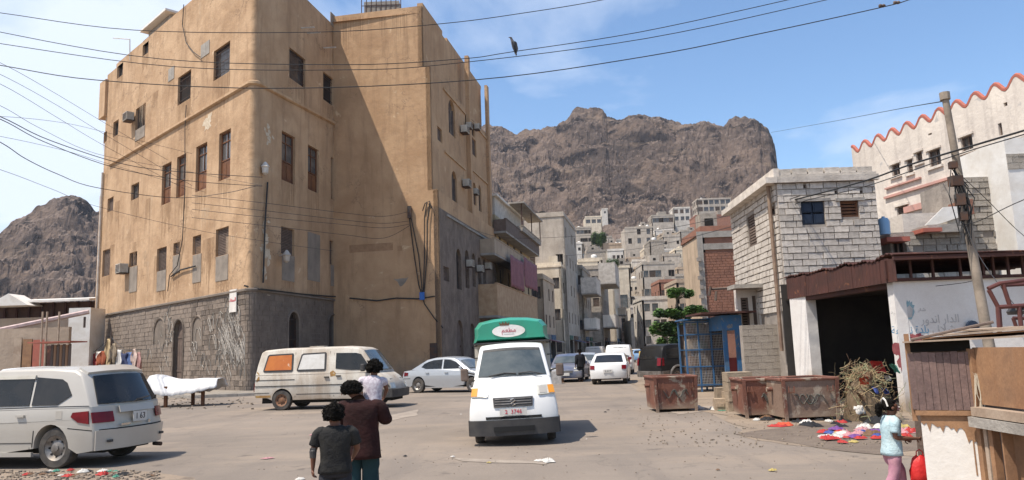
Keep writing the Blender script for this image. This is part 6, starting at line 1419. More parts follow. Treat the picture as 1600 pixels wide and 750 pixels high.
# --- light pickup truck coming towards the camera
def make_truck(loc, rz, tilt):
    t = car_base('white_box_truck', 'small white truck facing the camera with a rounded green and white canopy on its box', 'truck', loc, rz); L, W, belt, roof = 4.1, 1.66, 1.20, 1.86; r = .29; yf, ya = 1.25, -1.15
    t.rotation_euler.y = tilt; m = m_wpaint
    body = [(.25, .36), (.25, belt), (1.2, belt + .005), (1.60, belt), (1.84, 1.06), (1.97, .88), (2.03, .68), (2.06, .50), (2.05, .30), (2.0, .20), (1.85, .20), ('A', yf + .02), (.75, .28)]
    gh = [(.25, belt - .01), (.25, 1.78), (.4, 1.85), (.9, 1.87), (1.06, 1.83), (1.59, belt), (1.0, belt - .02)]
    c = Car(t, L, W, belt, roof, body, gh, .17, .16, (yf,), r, m, low_t=.16)
    ws = c.end((1.565, 1.245), (1.115, 1.765), -.90, .90, 'windscreen', m_wglass, .016, 10, f0t=-.87, f1t=.87)
    c.side([(.42, 1.24), (.42, 1.74), (.85, 1.74), (1.0, 1.66), (1.32, 1.24)], 'side_window', m_glass)
    for a, b in ((-.99, -.60), (.60, .99)):
        o = c.end((1.975, .885), (1.86, 1.045), a, b, 'headlight', m_lamp, .022, 6); a2, b2 = (a - .012, a + .13) if a < 0 else (b - .13, b + .012); c.end((1.97, .895), (1.865, 1.035), a2, b2, 'indicator', m_amber, .030, 4, parent=o)
        c.end((1.965, .905), (1.875, 1.02), a + .17 if a < 0 else a + .04, b - .04 if a < 0 else b - .17, 'lamp_lens', m_silver, .026, 4, parent=o)
    gr = c.end((2.03, .70), (1.985, .865), -.44, .44, 'grille', m_blk, .02, 8, f0t=-.47, f1t=.47)
    for z in (.74, .785, .83): y_ = 2.03 - (z - .70) * .27; c.end((y_, z), (y_ - .004, z + .014), -.42, .42, 'grille_slat', m_rim, .032, 6, parent=gr)
    bd = MB(); pts = [(.045, .035), (-.01, .06), (-.05, .03), (.045, -.03), (.01, -.06), (-.045, -.035)]
    bd.tube([(x, 2.045, .785 + z) for x, z in pts], .012, 5); bd.build('badge', m_chrome, t)
    plate(c, 2.085, .615, m_plate, .50, .12, rear=False, txt='2  3746', tm=m_red)
    c.end((2.055, .20), (2.065, .475), -1.0, 1.0, 'bumper', m_blk, .03, 10, thick=.06); c.side([(1.72, .20), (1.72, .475), (2.04, .475), (2.04, .20)], 'bumper_corner', m_blk, .02)
    c.end((2.06, .49), (2.055, .535), -.62, .62, 'intake', m_under, .016); c.end((2.07, .27), (2.072, .36), -.45, .45, 'intake', m_under, .04)
    for sd in (-1, 1):
        MB().tube([(sd * .74, 1.25, 1.3), (sd * .90, 1.30, 1.34)], .018, 5).build('mirror_arm', m_blk, t); o = MB().box((sd * .93, 1.30, 1.30), (.15, .09, .24)).build('wing_mirror', m_greywood, t); b = o.modifiers.new('b', 'BEVEL'); b.width = .03; b.segments = 2
        MB().tube([(sd * .50 - .05, 1.58, 1.255), (sd * .25 - .1, 1.56, 1.30), (sd * .02 - .1, 1.575, 1.285)], .012, 5).build('wiper', m_blk, t)
    # driver seat backs seen through nothing: dark strip at the top of the glass
    c.end((1.16, 1.715), (1.12, 1.760), -.86, .86, 'sun_strip', m_blk, .019, 8)
    # cargo box
    m_box = mat('cream_cargo_box', (0.60, 0.56, 0.48), (0.5, .46, .39), 2, .6, streak=(.35, .3, .24)); bw = .80
    MB().box((0, -.9, .62), (1.5, 2.2, .12)).build('chassis', m_under, t)
    bx = MB().box((0, -.93, 1.28), (2 * bw - .02, 2.2, 1.25)); bx.build('cargo_box', m_box, t)
    for sd in (-1, 1):
        for z in (.9, 1.25, 1.6, 1.85): MB().box((sd * (bw - .03), .178, z), (.08, .01, .02)).build('box_trim', m_blk, t)
    # canopy: green rounded hood reaching forward over the cab
    m_can = mat('green_canopy', (0.015, 0.30, 0.19), (0.02, 0.24, 0.15), 1.5, .35, spec=.5, coat=.3); m_canw = m_box
    mb = MB(); prof = [(-.94, 1.90), (-.90, 2.02), (-.90, 2.20), (-.78, 2.33), (-.45, 2.385), (0, 2.41), (.45, 2.385), (.78, 2.33), (.90, 2.20), (.90, 2.02), (.94, 1.90)]
    sl = [(.62, .72, .06), (.52, .90, .02), (.34, .98, 0), (-2.02, .98, 0)]; n = len(prof)
    for (y, k, dz) in sl:
        for (x, z) in prof: mb.v.append((x * .86 * (.86 if k < .8 else k), y, 1.9 + (z - 1.9) * k + dz))
    for j in range(3):
        for i in range(n - 1): mb.f.append((j * n + i, j * n + i + 1, (j + 1) * n + i + 1, (j + 1) * n + i))
    mb.f.append(tuple(range(n))); mb.f.append(tuple(3 * n + i for i in range(n))); mb.f.append((0, n - 1, 2 * n - 1, n)); mb.f.append((n, 2 * n - 1, 3 * n - 1, 2 * n)); mb.f.append((2 * n, 3 * n - 1, 4 * n - 1, 3 * n))
    cn = mb.build('canopy', m_can, t, smooth=28.0)
    MB().box((0, .2, 1.885), (1.56, .9, .03)).build('canopy_edge', m_blk, cn)
    el_ = MB(); K = 28; yy = .634; zc = 2.115; el_.prism([(.34 * math.cos(2 * math.pi * k / K) + .04, yy, zc + .125 * math.sin(2 * math.pi * k / K)) for k in range(K)], (0, 0, 0), (0, .006, 0)); lg = el_.build('logo_oval', m_white, cn)
    cr = MB(); cr.prism([(x + .12, yy, z) for x, z in ((-.09, 2.225), (-.11, 2.30), (-.06, 2.26), (-.03, 2.31), (0, 2.265), (.03, 2.31), (.06, 2.26), (.11, 2.30), (.09, 2.225))], (0, .007, 0), (0, .011, 0)); cr.build('crown_emblem', mat('emblem_brown', (.12, .07, .04), None, 1, .6), cn)
    for (body_, z, s_, mm) in (('\uFEE2\uFECC\uFEC4\uFEE3', 2.13, .13, mat('logo_text_pink', (.45, .10, .12), None, 1, .6)), ('\u2014\u2014\u2014', 2.055, .07, mat('logo_text_grey', (.3, .3, .32), None, 1, .6))):
        text_obj(body_, s_, mm, cn, (.04 * .86, yy + .009, z), (R(90), 0, R(180)), .002)
    c.wheels((yf, ya), None, .16, .06); return t
gT = G(808, 690); make_truck(V((gT.x, gT.y + -1.25 * 0 + .0, 0)) + V((0.0, 1.35, 0)), R(180) - .015, R(1.3)).scale = (.97, 1, .98)
# --- white pickup beyond the estate car
def make_pickup(loc, rz):
    t = car_base('white_pickup', 'white pickup truck cab seen beyond the silver estate car at the far left', 'car', loc, rz); L, W, belt, roof = 4.8, 1.7, 1.02, 1.72; r = .34; ya, yf = -1.35, 1.45
    body = [(-2.4, .45), (-2.4, belt), (0, belt), (1.2, belt - .02), (2.1, .9), (2.35, .75), (2.38, .35), (2.0, .3), ('A', yf), (0, .35), ('A', ya), (-2.0, .42)]
    gh = [(-.75, belt - .01), (-.62, 1.62), (-.45, 1.70), (.3, 1.72), (.5, 1.66), (1.1, belt - .02)]
    c = Car(t, L, W, belt, roof, body, gh, .18, .08, (ya, yf), r, m_wpaint)
    c.end((-.735, 1.1), (-.63, 1.58), -.84, .84, 'rear_window', m_glass); c.end((1.03, 1.1), (.54, 1.60), -.86, .86, 'windscreen', m_wglass)
    c.side([(-.5, 1.1), (-.45, 1.6), (.3, 1.6), (.78, 1.1)], 'side_window', m_glass); MB().box((0, -1.55, belt + .002), (1.4, 1.4, .02)).build('load_bed', m_under, t); c.wheels((ya, yf)); return t
gp = P(55, 560, 24.0); make_pickup(V((gp.x, 24.0, 0)), rz_of(.12, 1))
# ------------------------------------------------------------------ tree up the street
m_leaf = [mat('leaf_green_light', (0.11, 0.20, 0.05), None, 1, .6, rand=.1), mat('leaf_green_dark', (0.045, 0.085, 0.028), None, 1, .6)]
m_bark = mat('grey_bark', (0.20, 0.16, 0.12), (0.13, 0.10, 0.08), 6, .95, .02, 14)
def leaf_cloud(mb, c, rx, ry, rz_, n, s, r):
    for _ in range(n):
        while True:
            p = V((r.uniform(-1, 1), r.uniform(-1, 1), r.uniform(-1, 1)))
            if p.length < 1 and r.random() < .25 + p.length: break
        q = c + V((p.x * rx, p.y * ry, p.z * rz_)); a = r.uniform(0, 6.28); t = r.uniform(-.8, .8); u = V((math.cos(a), math.sin(a), t * .5)).normalized() * s * r.uniform(.6, 1.3); w = V((-math.sin(a) * .6, math.cos(a) * .6, r.uniform(-.5, .5))) * s * r.uniform(.5, .9)
        mb.quad(q - u, q - w * .6, q + u, q + w * .6)
def tree(label, base, layers, name='tree', trunk_h=None, seed=3, leaf=.15, cat='tree', n=330):
    r = random.Random(seed); t = place(name, label, cat, base); top = max(l[0].z for l in layers)
    tp = [base, base + V((.05, 0, (top - base.z) * .35)), base + V((-.04, 0, (top - base.z) * .7)), V((base.x + .03, base.y, top))]
    mb = MB().tube(tp, [.16, .12, .08, .03], 9)
    for c, rx, ry, rz_ in layers:
        for k in range(6):
            a = r.uniform(0, 6.28); e = c + V((math.cos(a) * rx * .7, math.sin(a) * ry * .7, 0)); s0 = V((base.x, base.y, c.z - rz_ * 1.1)); mb.tube([s0, (s0 + e) / 2 + V((0, 0, -.05)), e], [.05, .03, .012], 5)
    mb.build('trunk', m_bark, t, True)
    cr = MB(); cd = MB()
    for c, rx, ry, rz_ in layers:
        k = max(9, int(rx * 17))
        for i in range(k):
            a = r.uniform(0, 6.28); d = math.sqrt(r.uniform(.02, 1)); cc = c + V((math.cos(a) * rx * d * .85, math.sin(a) * ry * d * .85, r.uniform(-.5, .5) * rz_))
            leaf_cloud(cr if r.random() < .6 else cd, cc, rx * .26, ry * .26, rz_ * .55, int(n * .5), leaf, r)
    cr.build('crown', m_leaf[0], t); cd.build('crown', m_leaf[1], t); return t
DT = 47.0
def TP(x, y): return P(x, y, DT)
b_ = TP(1063, 560); b_.z = 0
tree('flat layered green street tree at the end of the street beside the brick house', b_, [(TP(1063, 458), .85, .8, .36), (TP(1045, 488), 1.0, .9, .34), (TP(1080, 486), .95, .9, .38), (TP(1062, 492), .8, .8, .3), (TP(1040, 514), 1.1, 1.0, .5), (TP(1074, 512), 1.25, 1.0, .5), (TP(1050, 535), 1.0, .9, .45), (TP(1072, 545), .8, .7, .45)], seed=5)
for (x, y, D, s, lab) in ((936, 374, 285, 3.2, 'dark green round bush between grey houses on the slope'), (958, 412, 175, 1.6, 'small green bush on a roof terrace low in the town')):
    c = P(x, y, D); b_ = V((c.x, D, min(terr(c.x, D, False), c.z - s))); tree(lab, b_, [(c, s * .9, s * .8, s)], seed=8, leaf=s * .12, n=260)
# ------------------------------------------------------------------ dumpsters
m_dump = mat('rusty_dumpster_steel', (0.20, 0.085, 0.055), (0.14, 0.062, 0.045), 1.6, .8, .01, 9, spots=(.30, .24, .18), spot_pos=.56, spot_scale=2.2, streak=(.09, .045, .035), low=(.30, .22, .16), low_z=.22, fine=.35)
m_dump2 = mat('dull_brown_dumpster_steel', (0.25, 0.17, 0.125), (0.17, 0.11, 0.08), 1.3, .8, .01, 9, spots=(.36, .29, .22), spot_pos=.55, spot_scale=1.6, low=(.30, .22, .16), low_z=.22, fine=.35)
def dumpster(label, px0, px1, ytop, ybase, D, m, rz=0.0, dep=1.1, lean=.08):
    x0, x1 = P(px0, ybase, D).x, P(px1, ybase, D).x; h = P((px0 + px1) / 2, ytop, D).z; w = x1 - x0
    t = thing('dumpster', label, 'dumpster', V(((x0 + x1) / 2, D + dep / 2, 0)), rz, 'rusty dumpsters at the road edge')
    def wall(a, b, nm):
        mb = MB(); ta, tb_ = V(a), V(b); mb.prism([ta + V((0, 0, .08)), tb_ + V((0, 0, .08)), V((tb_.x * 1.06, tb_.y * (1 + lean), h)), V((ta.x * 1.06, ta.y * (1 + lean), h))], (0, 0, 0), V((-(ta.x + tb_.x), -(ta.y + tb_.y), 0)).normalized() * .025); mb.build(nm, m, t)
    hw, hd = w / 2, dep / 2; cs = [(-hw, -hd, 0), (hw, -hd, 0), (hw, hd, 0), (-hw, hd, 0)]
    for i, nm in enumerate(('front_panel', 'side_panel', 'back_panel', 'side_panel')): wall(cs[i], cs[(i + 1) % 4], nm)
    MB().box((0, 0, .09), (w - .04, dep - .04, .04)).build('bottom_panel', m, t)
    k = 1.06; q = [(-hw * k, -hd * (1 + lean)), (hw * k, -hd * (1 + lean)), (hw * k, hd * (1 + lean)), (-hw * k, hd * (1 + lean))]
    mb = MB()
    for i in range(4):
        a, b = V((q[i][0], q[i][1], h)), V((q[(i + 1) % 4][0], q[(i + 1) % 4][1], h)); mb.tube([a, b], .032, 6)
    mb.build('rim', m_dump, t)
    for sx in (-1, 1):
        MB().prism([V((sx * (hw + .002), -hd - .01, .0)), V((sx * (hw - .07), -hd - .01, .0)), V((sx * (hw * 1.06 - .07), -hd * (1 + lean) - .012, h)), V((sx * hw * 1.06, -hd * (1 + lean) - .012, h))], (0, -.03, 0), (0, .0, 0)).build('corner_rib', m_dump, t)
        MB().lathe([(0, 0), (.05, 0), (.05, .12 * sx), (0, .12 * sx)], 8, (sx * (hw + .03), 0, h * .75), 'x').build('lifting_pin', m_dump, t)
        MB().tube([(sx * hw * .62, -hd * 1.05 - .05, h * .84), (sx * hw * .62, -hd * 1.04 - .05, h * .70), (sx * hw * .82, -hd * 1.04 - .05, h * .70), (sx * hw * .82, -hd * 1.05 - .05, h * .84)], .018, 5).build('hook', m_dump, t)
    # scrawl sprayed on the front
    mb = MB(); r = random.Random(int(px0)); mm = mat('dark_spray_scrawl', (.07, .085, .075), (.14, .12, .10), 8, .9)
    for i in range(3):
        pts = []; cx = r.uniform(-.15, .15)
        for k2 in range(12):
            a = k2 * .8; z = h * .52 + .10 * math.sin(a + i) + r.uniform(-.02, .02); yy = -hd * (1 + lean * (z / h)) - .012; pts.append((cx + (k2 / 11 - .5) * w * .38, yy, z))
        mb.tube(pts, .012, 4)
    mb.build('scrawl', mm, t)['kind'] = 'stuff'; return t
dumpster('lone rusty dumpster with a dark scrawl, nearest the street', 1024, 1089, 589, 640, 20.0, m_dump, .03)
dumpster('rusty dumpster half hidden by the browner one at its right', 1167, 1232, 593, 650, 17.5, m_dump, -.05)
dumpster('dull brown dumpster in front of the dark garage doorway', 1225, 1311, 592, 655, 16.6, m_dump2, .03)
# ------------------------------------------------------------------ litter and rubbish
def rag_mesh(seed, m, n=13, flat=.42):
    r = random.Random(seed); mb = MB(); off = r.uniform(0, 99)
    for j in range(n + 1):
        for i in range(n + 1):
            x, y = i / n - .5, j / n - .5; rr = .75 + .4 * noise.noise(V((math.atan2(y, x) * 1.2, off, 0))); q = 1.4 * abs(noise.noise(V((x * 5 + off, y * 5, 1)))) + .9 * abs(noise.noise(V((x * 11 + off, y * 11, 4))))
            e = max(abs(x), abs(y)) * 2; mb.v.append((x * rr * 1.3, y * rr * 1.3, max(.006, (.28 + .5 * q) * flat * (1 - e ** 3)) ))
    for j in range(n):
        for i in range(n): a = j * (n + 1) + i; mb.f.append((a, a + 1, a + n + 2, a + n + 1))
    return mb.mesh('rag', m, 50.0)
LC = {'red': (.42, .04, .035), 'orange red': (.55, .09, .04), 'white': (.58, .55, .50), 'pink': (.48, .24, .25), 'purple': (.17, .07, .24), 'blue': (.06, .09, .28), 'green': (.08, .26, .18), 'black': (.02, .02, .022), 'yellow': (.45, .35, .12), 'brown': (.16, .09, .05)}
LM = {k: mat('litter_' + k.replace(' ', '_'), c, tuple(a * .7 for a in c), 6, .8) for k, c in LC.items()}
RAGS = {}
LITN = {}
def litter(px, py, s, col, where, z=.012, sy=1.0, D=None, flat=None):
    key = (col, (rnd.randint(0, 2)))
    if key not in RAGS: RAGS[key] = rag_mesh(hash(col) % 50 + key[1] * 7 if False else sum(map(ord, col)) + key[1] * 7, LM[col])
    p = G(px, py); p.z = z
    o = link('rubbish_scrap', RAGS[key], None, p, rnd.uniform(0, 6.28)); o.scale = (s, s * sy, s * (2.2 * flat if flat else rnd.uniform(.7, 1.2))); return tag(o, ('tiny ' if s < .1 else 'small ' if s < .17 else 'mid sized ' if s < .25 else 'large ') + f'{col} crumpled scrap lying {where}', 'litter', 'scattered rubbish')
cols = list(LC)
litter(1225, 665, .50, 'orange red', 'on the sand before the dumpsters', sy=.6, flat=.2); litter(1215, 667, .35, 'red', 'beside the orange red scrap', sy=.7, flat=.2)
for i in range(34): litter(rnd.uniform(1285, 1375), rnd.gauss(681, 6), rnd.uniform(.10, .26), rnd.choice(['red', 'pink', 'white', 'purple', 'blue', 'red', 'yellow', 'white']), 'in the bright heap right of the dumpsters', z=.012 + rnd.uniform(0, .02))
for i in range(12): litter(rnd.uniform(1180, 1240), rnd.gauss(652, 3), rnd.uniform(.15, .3), rnd.choice(['black', 'green', 'pink', 'white', 'black', 'brown']), 'under the half hidden dumpster')
for i in range(12): litter(rnd.uniform(1235, 1320), rnd.gauss(662, 3), rnd.uniform(.14, .28), rnd.choice(['black', 'red', 'brown', 'white', 'black']), 'under the dull brown dumpster')
for i in range(10): litter(rnd.uniform(1035, 1130), rnd.gauss(638, 4), rnd.uniform(.12, .3), rnd.choice(['pink', 'white', 'red', 'pink', 'white']), 'by the lone rusty dumpster')
for i in range(10): litter(rnd.uniform(1360, 1425), rnd.gauss(676, 6), rnd.uniform(.15, .35), rnd.choice(['white', 'brown', 'pink', 'red', 'yellow']), 'between the brush heap and the wooden stall')
litter(856, 722, .26, 'white', 'on the road before the truck', sy=.6, flat=.35); litter(843, 721, .13, 'white', 'beside the larger white one before the truck', flat=.3); litter(493, 680, .25, 'pink', 'on the road left of the boy', flat=.15); litter(418, 717, .16, 'pink', 'nearer on the road at left', flat=.15); litter(1128, 642, .2, 'green', 'flat on the sand left of the pier', flat=.1)
litter(468, 750, .12, 'white', 'at the bottom edge left of the boy')
for i in range(26):
    px, py = (rnd.uniform(20, 240), rnd.uniform(741, 752)); litter(px, py, rnd.uniform(.05, .16), rnd.choice(['white', 'red', 'brown', 'black', 'green', 'brown', 'brown']), 'in the rubble strip at the lower left', z=.06)
for i in range(14): litter(rnd.uniform(620, 1250), rnd.uniform(640, 745), rnd.uniform(.03, .08), rnd.choice(['brown', 'white', 'yellow', 'black']), 'loose on the junction')
# rubble strip: small stones and broken kerb at the lower left
sp_ = [tuple(G(x, y).xy) for x, y in ((-60, 739), (60, 741), (150, 738), (235, 742), (300, 752), (300, 790), (-60, 790))]
mb = MB(); pts = blob(sp_, .06, 40, 6); mb.add([(x, y, .05) for x, y in pts] + [(x, y, -.02) for x, y in pts], [tuple(range(len(pts)))] + [(i, (i + 1) % len(pts), len(pts) + (i + 1) % len(pts), len(pts) + i) for i in range(len(pts))]); o = mb.build('rubble_strip', m_dirt); o['kind'] = 'structure'
mb = MB(); r = random.Random(5)
def pebbles(n, reg, smin, smax, z, m, name):
    mb = MB()
    for i in range(n):
        p = G(r.uniform(*reg[0]), r.uniform(*reg[1])); s = r.uniform(smin, smax); vs = []
        for sx in (-1, 1):
            for sy in (-1, 1):
                for sz in (-1, 1): vs.append(V((sx * s * r.uniform(.6, 1), sy * s * r.uniform(.6, 1), sz * s * r.uniform(.4, .7))))
        a = r.uniform(0, 3); mt = Matrix.Rotation(a, 3, 'Z'); vs = [mt @ v + V((p.x, p.y, z + s * .3)) for v in vs]; mb.add(vs, [(0, 1, 3, 2), (4, 6, 7, 5), (0, 4, 5, 1), (2, 3, 7, 6), (0, 2, 6, 4), (1, 5, 7, 3)])
    o = mb.build(name, m); o['kind'] = 'stuff'; return o
m_peb = mat('pebble_tan', (.30, .24, .18), (.22, .175, .135), 8, .95)
pebbles(800, ((-40, 250), (741, 775)), .006, .028, .05, m_peb, 'rubble'); pebbles(450, ((1000, 1420), (634, 700)), .006, .02, .01, m_peb, 'gravel'); pebbles(350, ((400, 1400), (600, 748)), .004, .012, .003, m_peb, 'gravel'); pebbles(120, ((200, 400), (622, 640)), .015, .05, .005, m_peb, 'gravel')
# brush heap: dry twigs with rags
bc = P(1355, 640, 16.4); bc.z = 0
bh = place('brush_heap', 'tall heap of dry straw coloured brush tangled with rags beside the garage corner', 'heap', bc)
m_tw = [mat('straw_twig', (.30, .22, .12), None, 1, .9), mat('brown_twig', (.15, .085, .05), None, 1, .9), mat('green_grey_twig', (.22, .22, .12), None, 1, .9)]
for k, m_ in enumerate(m_tw):
    mb = MB()
    for i in range(520 if k == 0 else 260):
        h_ = r.random() ** 1.1 * 1.12; w_ = .58 * (1 - .45 * h_ / 1.12); c = bc + V((r.gauss(0, w_ * .5), r.gauss(0, .28), h_)); d = V((r.gauss(0, 1), r.gauss(0, .6), r.gauss(.2, .8))).normalized() * r.uniform(.05, .22); 
        pp_ = [c - d]
        for _q in range(4): d = (d + V((r.gauss(0, .4), r.gauss(0, .3), r.gauss(-.05, .4))) * d.length).normalized() * d.length; pp_.append(pp_[-1] + d * .5)
        mb.tube(pp_, r.uniform(.003, .007), 3, False)
    mb.build('twig', m_, bh)['kind'] = 'stuff'
mb = MB().lathe([(.50, 0), (.42, .40), (.28, .75), (.1, .95), (0, 1.0)], 14, tuple(bc)); mb.v = [tuple(V(v) + noise.noise_vector(V(v) * 3) * .12) for v in mb.v]; mb.build('core', mat('heap_core', (.09, .065, .04), (.17, .12, .075), 7, .95), bh, True)
for (dx_, z_, c_, s_) in ((.12, 1.08, 'red', .26), (.45, 1.05, 'green', .2), (-.2, .82, 'orange red', .18), (.3, .85, 'white', .14), (-.35, .25, 'white', .2), (.35, .3, 'pink', .2), (.3, .15, 'yellow', .16), (-.1, .9, 'brown', .2), (.02, .62, 'blue', .16), (.22, .60, 'blue', .14), (-.3, .5, 'brown', .2), (.1, .15, 'pink', .18)):
    o = link('rag', rag_mesh(int(z_ * 90), LM[c_]), None, bc + V((dx_, -.42, z_)), 1.0); o.rotation_euler = (R(60), 0, r.uniform(0, 3)); o.scale = (s_, s_, s_); tag(o, f'{c_} rag caught {"on top of" if z_ > 1 else "high in the side of" if z_ > .7 else "midway up the side of" if z_ > .4 else "low in the side of"} the dry brush heap', 'rag', 'rags in the brush heap')
o = link('rubbish_bag', rag_mesh(77, LM['black']), None, bc + V((-.05, -.75, .02)), .3); o.scale = (.75, .4, .5); tag(o, 'slack black rubbish bag at the foot of the brush heap', 'bag')
# ------------------------------------------------------------------ wooden stall, lower right
DS = 7.6; a0 = P(1426, 640, DS); a1 = P(1529, 640, 7.35); a0.z = a1.z = 0; US = (a1 - a0).normalized(); WS = (a1 - a0).length; nS = V((US.y, -US.x, 0))
st = place('wooden_stall', 'patched wooden street stall with a peeling white lower board and plywood side', 'stall', a0)
zt_ = P(1475, 549, 7.5).z; zm = P(1475, 641, 7.5).z
m_pl = mat('weathered_mauve_plank', (0.205, 0.135, 0.115), (0.135, 0.09, 0.08), 4, .85, .006, 18, streak=(.32, .24, .20), streak_amt=.6, rand=.12, fine=.4)
m_ply = mat('orange_plywood', (0.34, 0.19, 0.10), (0.23, 0.13, 0.075), 2.5, .8, .004, 20, streak=(.24, .11, .05), streak_amt=.5, fine=.3)
m_ply2 = mat('grey_plywood', (0.42, 0.33, 0.25), (0.30, 0.22, 0.16), 2.5, .85, .004, 20, fine=.3)
m_wpl = mat('peeling_white_board', (0.80, 0.76, 0.70), (0.70, 0.65, 0.58), 2, .7, .004, 20, fine=.1)
npk = 9
for i in range(npk): MB().obox(a0, US, WS * i / npk + .002, WS * (i + 1) / npk - .002, zm + rnd.uniform(0, .012), zt_ - rnd.uniform(0, .012), 0, .022 + .003 * (i % 2)).build('plank', m_pl, st)
MB().obox(a0, US, .06, WS, .0, zm - .03, -.03, 0.0).build('lower_board', m_wpl, st)
mb = MB(); n_ = 22; ed = [(.06 + (WS - .06) * i / n_, zm - .03 - (.04 + .10 * i / n_ + (.16 if i % 5 == 3 else .08) * rnd.random())) for i in range(n_ + 1)]; ed[-6:] = [(u, z - .08) for u, z in ed[-6:]]
for i in range(n_):
    (ua, za), (ub, zb_) = ed[i], ed[i + 1]; mb.prism([a0 + US * ua + V((0, 0, zm - .03)), a0 + US * ub + V((0, 0, zm - .03)), a0 + US * ub + V((0, 0, zb_)), a0 + US * ua + V((0, 0, za))], nS * .001, nS * .006)
mb.build('peeled_strip', m_ply, st)
for u, l in ((.47, .34), (.60, .3), (.58, .28)): MB().obox(a0, US, u, u + .012, zm - .25 - l, zm - .1, .001, .005).build('peeled_strip', m_ply, st)
MB().obox(a0, US, .02, WS + .02, zm - .045, zm + .0, 0.0, .03).build('rail', m_ply, st)
# side to the right, coming nearer
b1_ = P(1640, 640, 6.35); b1_.z = 0; UT = (b1_ - a1).normalized(); WT = (b1_ - a1).length
MB().obox(a1, UT, .012, WT, zm + .06, zt_ + .03, -.02, 0).build('side_panel', m_ply, st); MB().obox(a1, UT, -.02, .05, .0, zt_ + .02, .002, .04).build('post', m_ply, st)
MB().obox(a1, UT, .05, WT, zm - .04, zm + .04, 0.003, .10).build('rail', m_ply2, st); MB().obox(a1, UT, .02, WT + .0, zm - .14, zm - .05, -.25, .12).build('shelf', m_conc, st)
for u, m_, w_ in ((.10, m_ply2, .05), (.19, m_ply, .06), (.42, m_ply, .02)): MB().obox(a1, UT, u, u + w_, 0, zm - .142, -.02, .03 + u * .1).build('post', m_, st)
MB().obox(a1, UT, .30, WT, 0, zm - .142, -.1, -.06).build('lower_board', m_ply, st)
MB().obox(a0, US, -.01, .035, zm - .1, zt_ + .18, -.045, -.002).build('post', m_ply, st)
# back and inner frame
MB().obox(a0, US, .0, WS + .5, 0, zt_, -.72, -.70).build('back_panel', m_greywood, st); MB().obox(a0 , US, .0, WS, zt_ - .42, zt_ - .4, -.7, -.03).build('counter', m_greywood, st)
# roof sheets laid loose over each other
for i, (u0_, u1_, n0, n1, z_, tl) in enumerate(((-.02, 1.2, -.8, .10, .10, .03), (.15, 1.35, -.9, .06, .125, .05), (.32, 1.4, -.7, .12, .155, .09), (.5, 1.5, -.8, .02, .19, .05))):
    mb = MB().obox(V((0, 0, 0)), US, 0, u1_ - u0_, -.008, .008, n0, n1); o = mb.build('roof_sheet', (m_ply2, m_ply, m_ply2, m_ply2)[i], st, loc=a0 + US * u0_ + V((0, 0, zt_ + z_))); o.rotation_euler = (R(rnd.uniform(-3, 3)), R(-tl * 30), R((i - 1) * 3))
MB().tube([a0 + US * .05 + nS * .1 + V((0, 0, zt_ + .12)), a0 + US * .75 + nS * .05 + V((0, 0, zt_ + .26))], .014, 6).build('stick', m_greywood, st)
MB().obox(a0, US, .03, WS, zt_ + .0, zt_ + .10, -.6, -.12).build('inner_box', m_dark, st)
mb = MB()
for k in range(7): p0 = a1 + nS * .05 + V((rnd.uniform(-.02, .02), 0, zt_ - .20)); mb.tube([p0, p0 + V((rnd.uniform(-.06, .06), -.02, -.2)), p0 + V((rnd.uniform(-.09, .09), -.02, -.42))], .005, 4)
mb.build('rope', mat('pale_rope', (.5, .44, .34), None, 1, .9), st)['kind'] = 'stuff'
m_tarn = mat('maroon_metal_frame', (.115, .04, .032), (.075, .03, .028), 5, .6)
ck = P(1575, 516, 7.5); fr = place('metal_chair_frame', 'bare rusty maroon chair frame lying on the stall roof', 'chair', ck)
for pts in ([(1544, 451), (1562, 443), (1600, 438), (1622, 437)], [(1545, 453), (1559, 479)], [(1559, 479), (1562, 520)], [(1558, 480), (1622, 476)], [(1567, 444), (1578, 478)], [(1610, 440), (1612, 478)], [(1592, 479), (1596, 515)]):
    MB().tube([P(x, y, 7.5) for x, y in pts], .021, 8).build('frame_bar', m_tarn, fr, True)
for pts in ([(1566, 446), (1606, 444)], [(1561, 478), (1564, 516)], [(1583, 497), (1589, 514)], [(1583, 497), (1620, 498)]): MB().tube([P(x, y, 7.8) for x, y in pts], .018, 8).build('frame_bar', m_tarn, fr, True)
o = MB().lathe([(0, .0), (.12, 0), (.13, .03), (.1, .07), (0, .08)], 12).build('dark_cap', m_blk, None, True, loc=P(1597, 491, 7.6)); tag(o, 'dark cap hanging on the chair frame over the stall', 'cap')
# ------------------------------------------------------------------ covered handcart by the stone wall
g0, g1 = G(248, 635), G(322, 628); cx = P(283, 600, 30.5)
hc = thing('covered_stall_table', 'white sheet covered street table on wooden legs by the stone wall', 'table', V((cx.x, 30.8, 0)), -.05)
for x, y in ((-.95, -.5), (-.42, -.62), (.15, .45), (.9, -.3)): MB().box((x, y, .40), (.11, .11, .80)).build('leg', m_wood, hc)
MB().box((0, 0, .82), (2.2, .9, .06)).build('tabletop', m_greywood, hc)
mb = MB(); NX, NY = 40, 18; 
for j in range(NY + 1):
    for i in range(NX + 1):
        s, q = i / NX * 2 - 1, j / NY * 2 - 1; x = s * 1.48; e = max(0, (abs(q) - .62) / .38); ex = max(0, (abs(s) - .80) / .20) if s < 0 else 0
        taper = 1 - .35 * max(0, s) ** 2; y = q * .80 * taper; top = 1.04 + .22 * math.exp(-((s + .72) / .28) ** 2) * (1 - q * q * .6) - .03 * noise.noise(V((x * 2, y * 3, 0))); 
        hang = (.58 - .25 * max(0, s) ** 1.5) * max(e, ex); z = top - hang + .02 * math.sin(x * 17) * max(e, ex)
        y += math.copysign(.05 * math.sin(x * 15 + q) * e, q); mb.v.append((x * (1 + .04 * e), y, z))
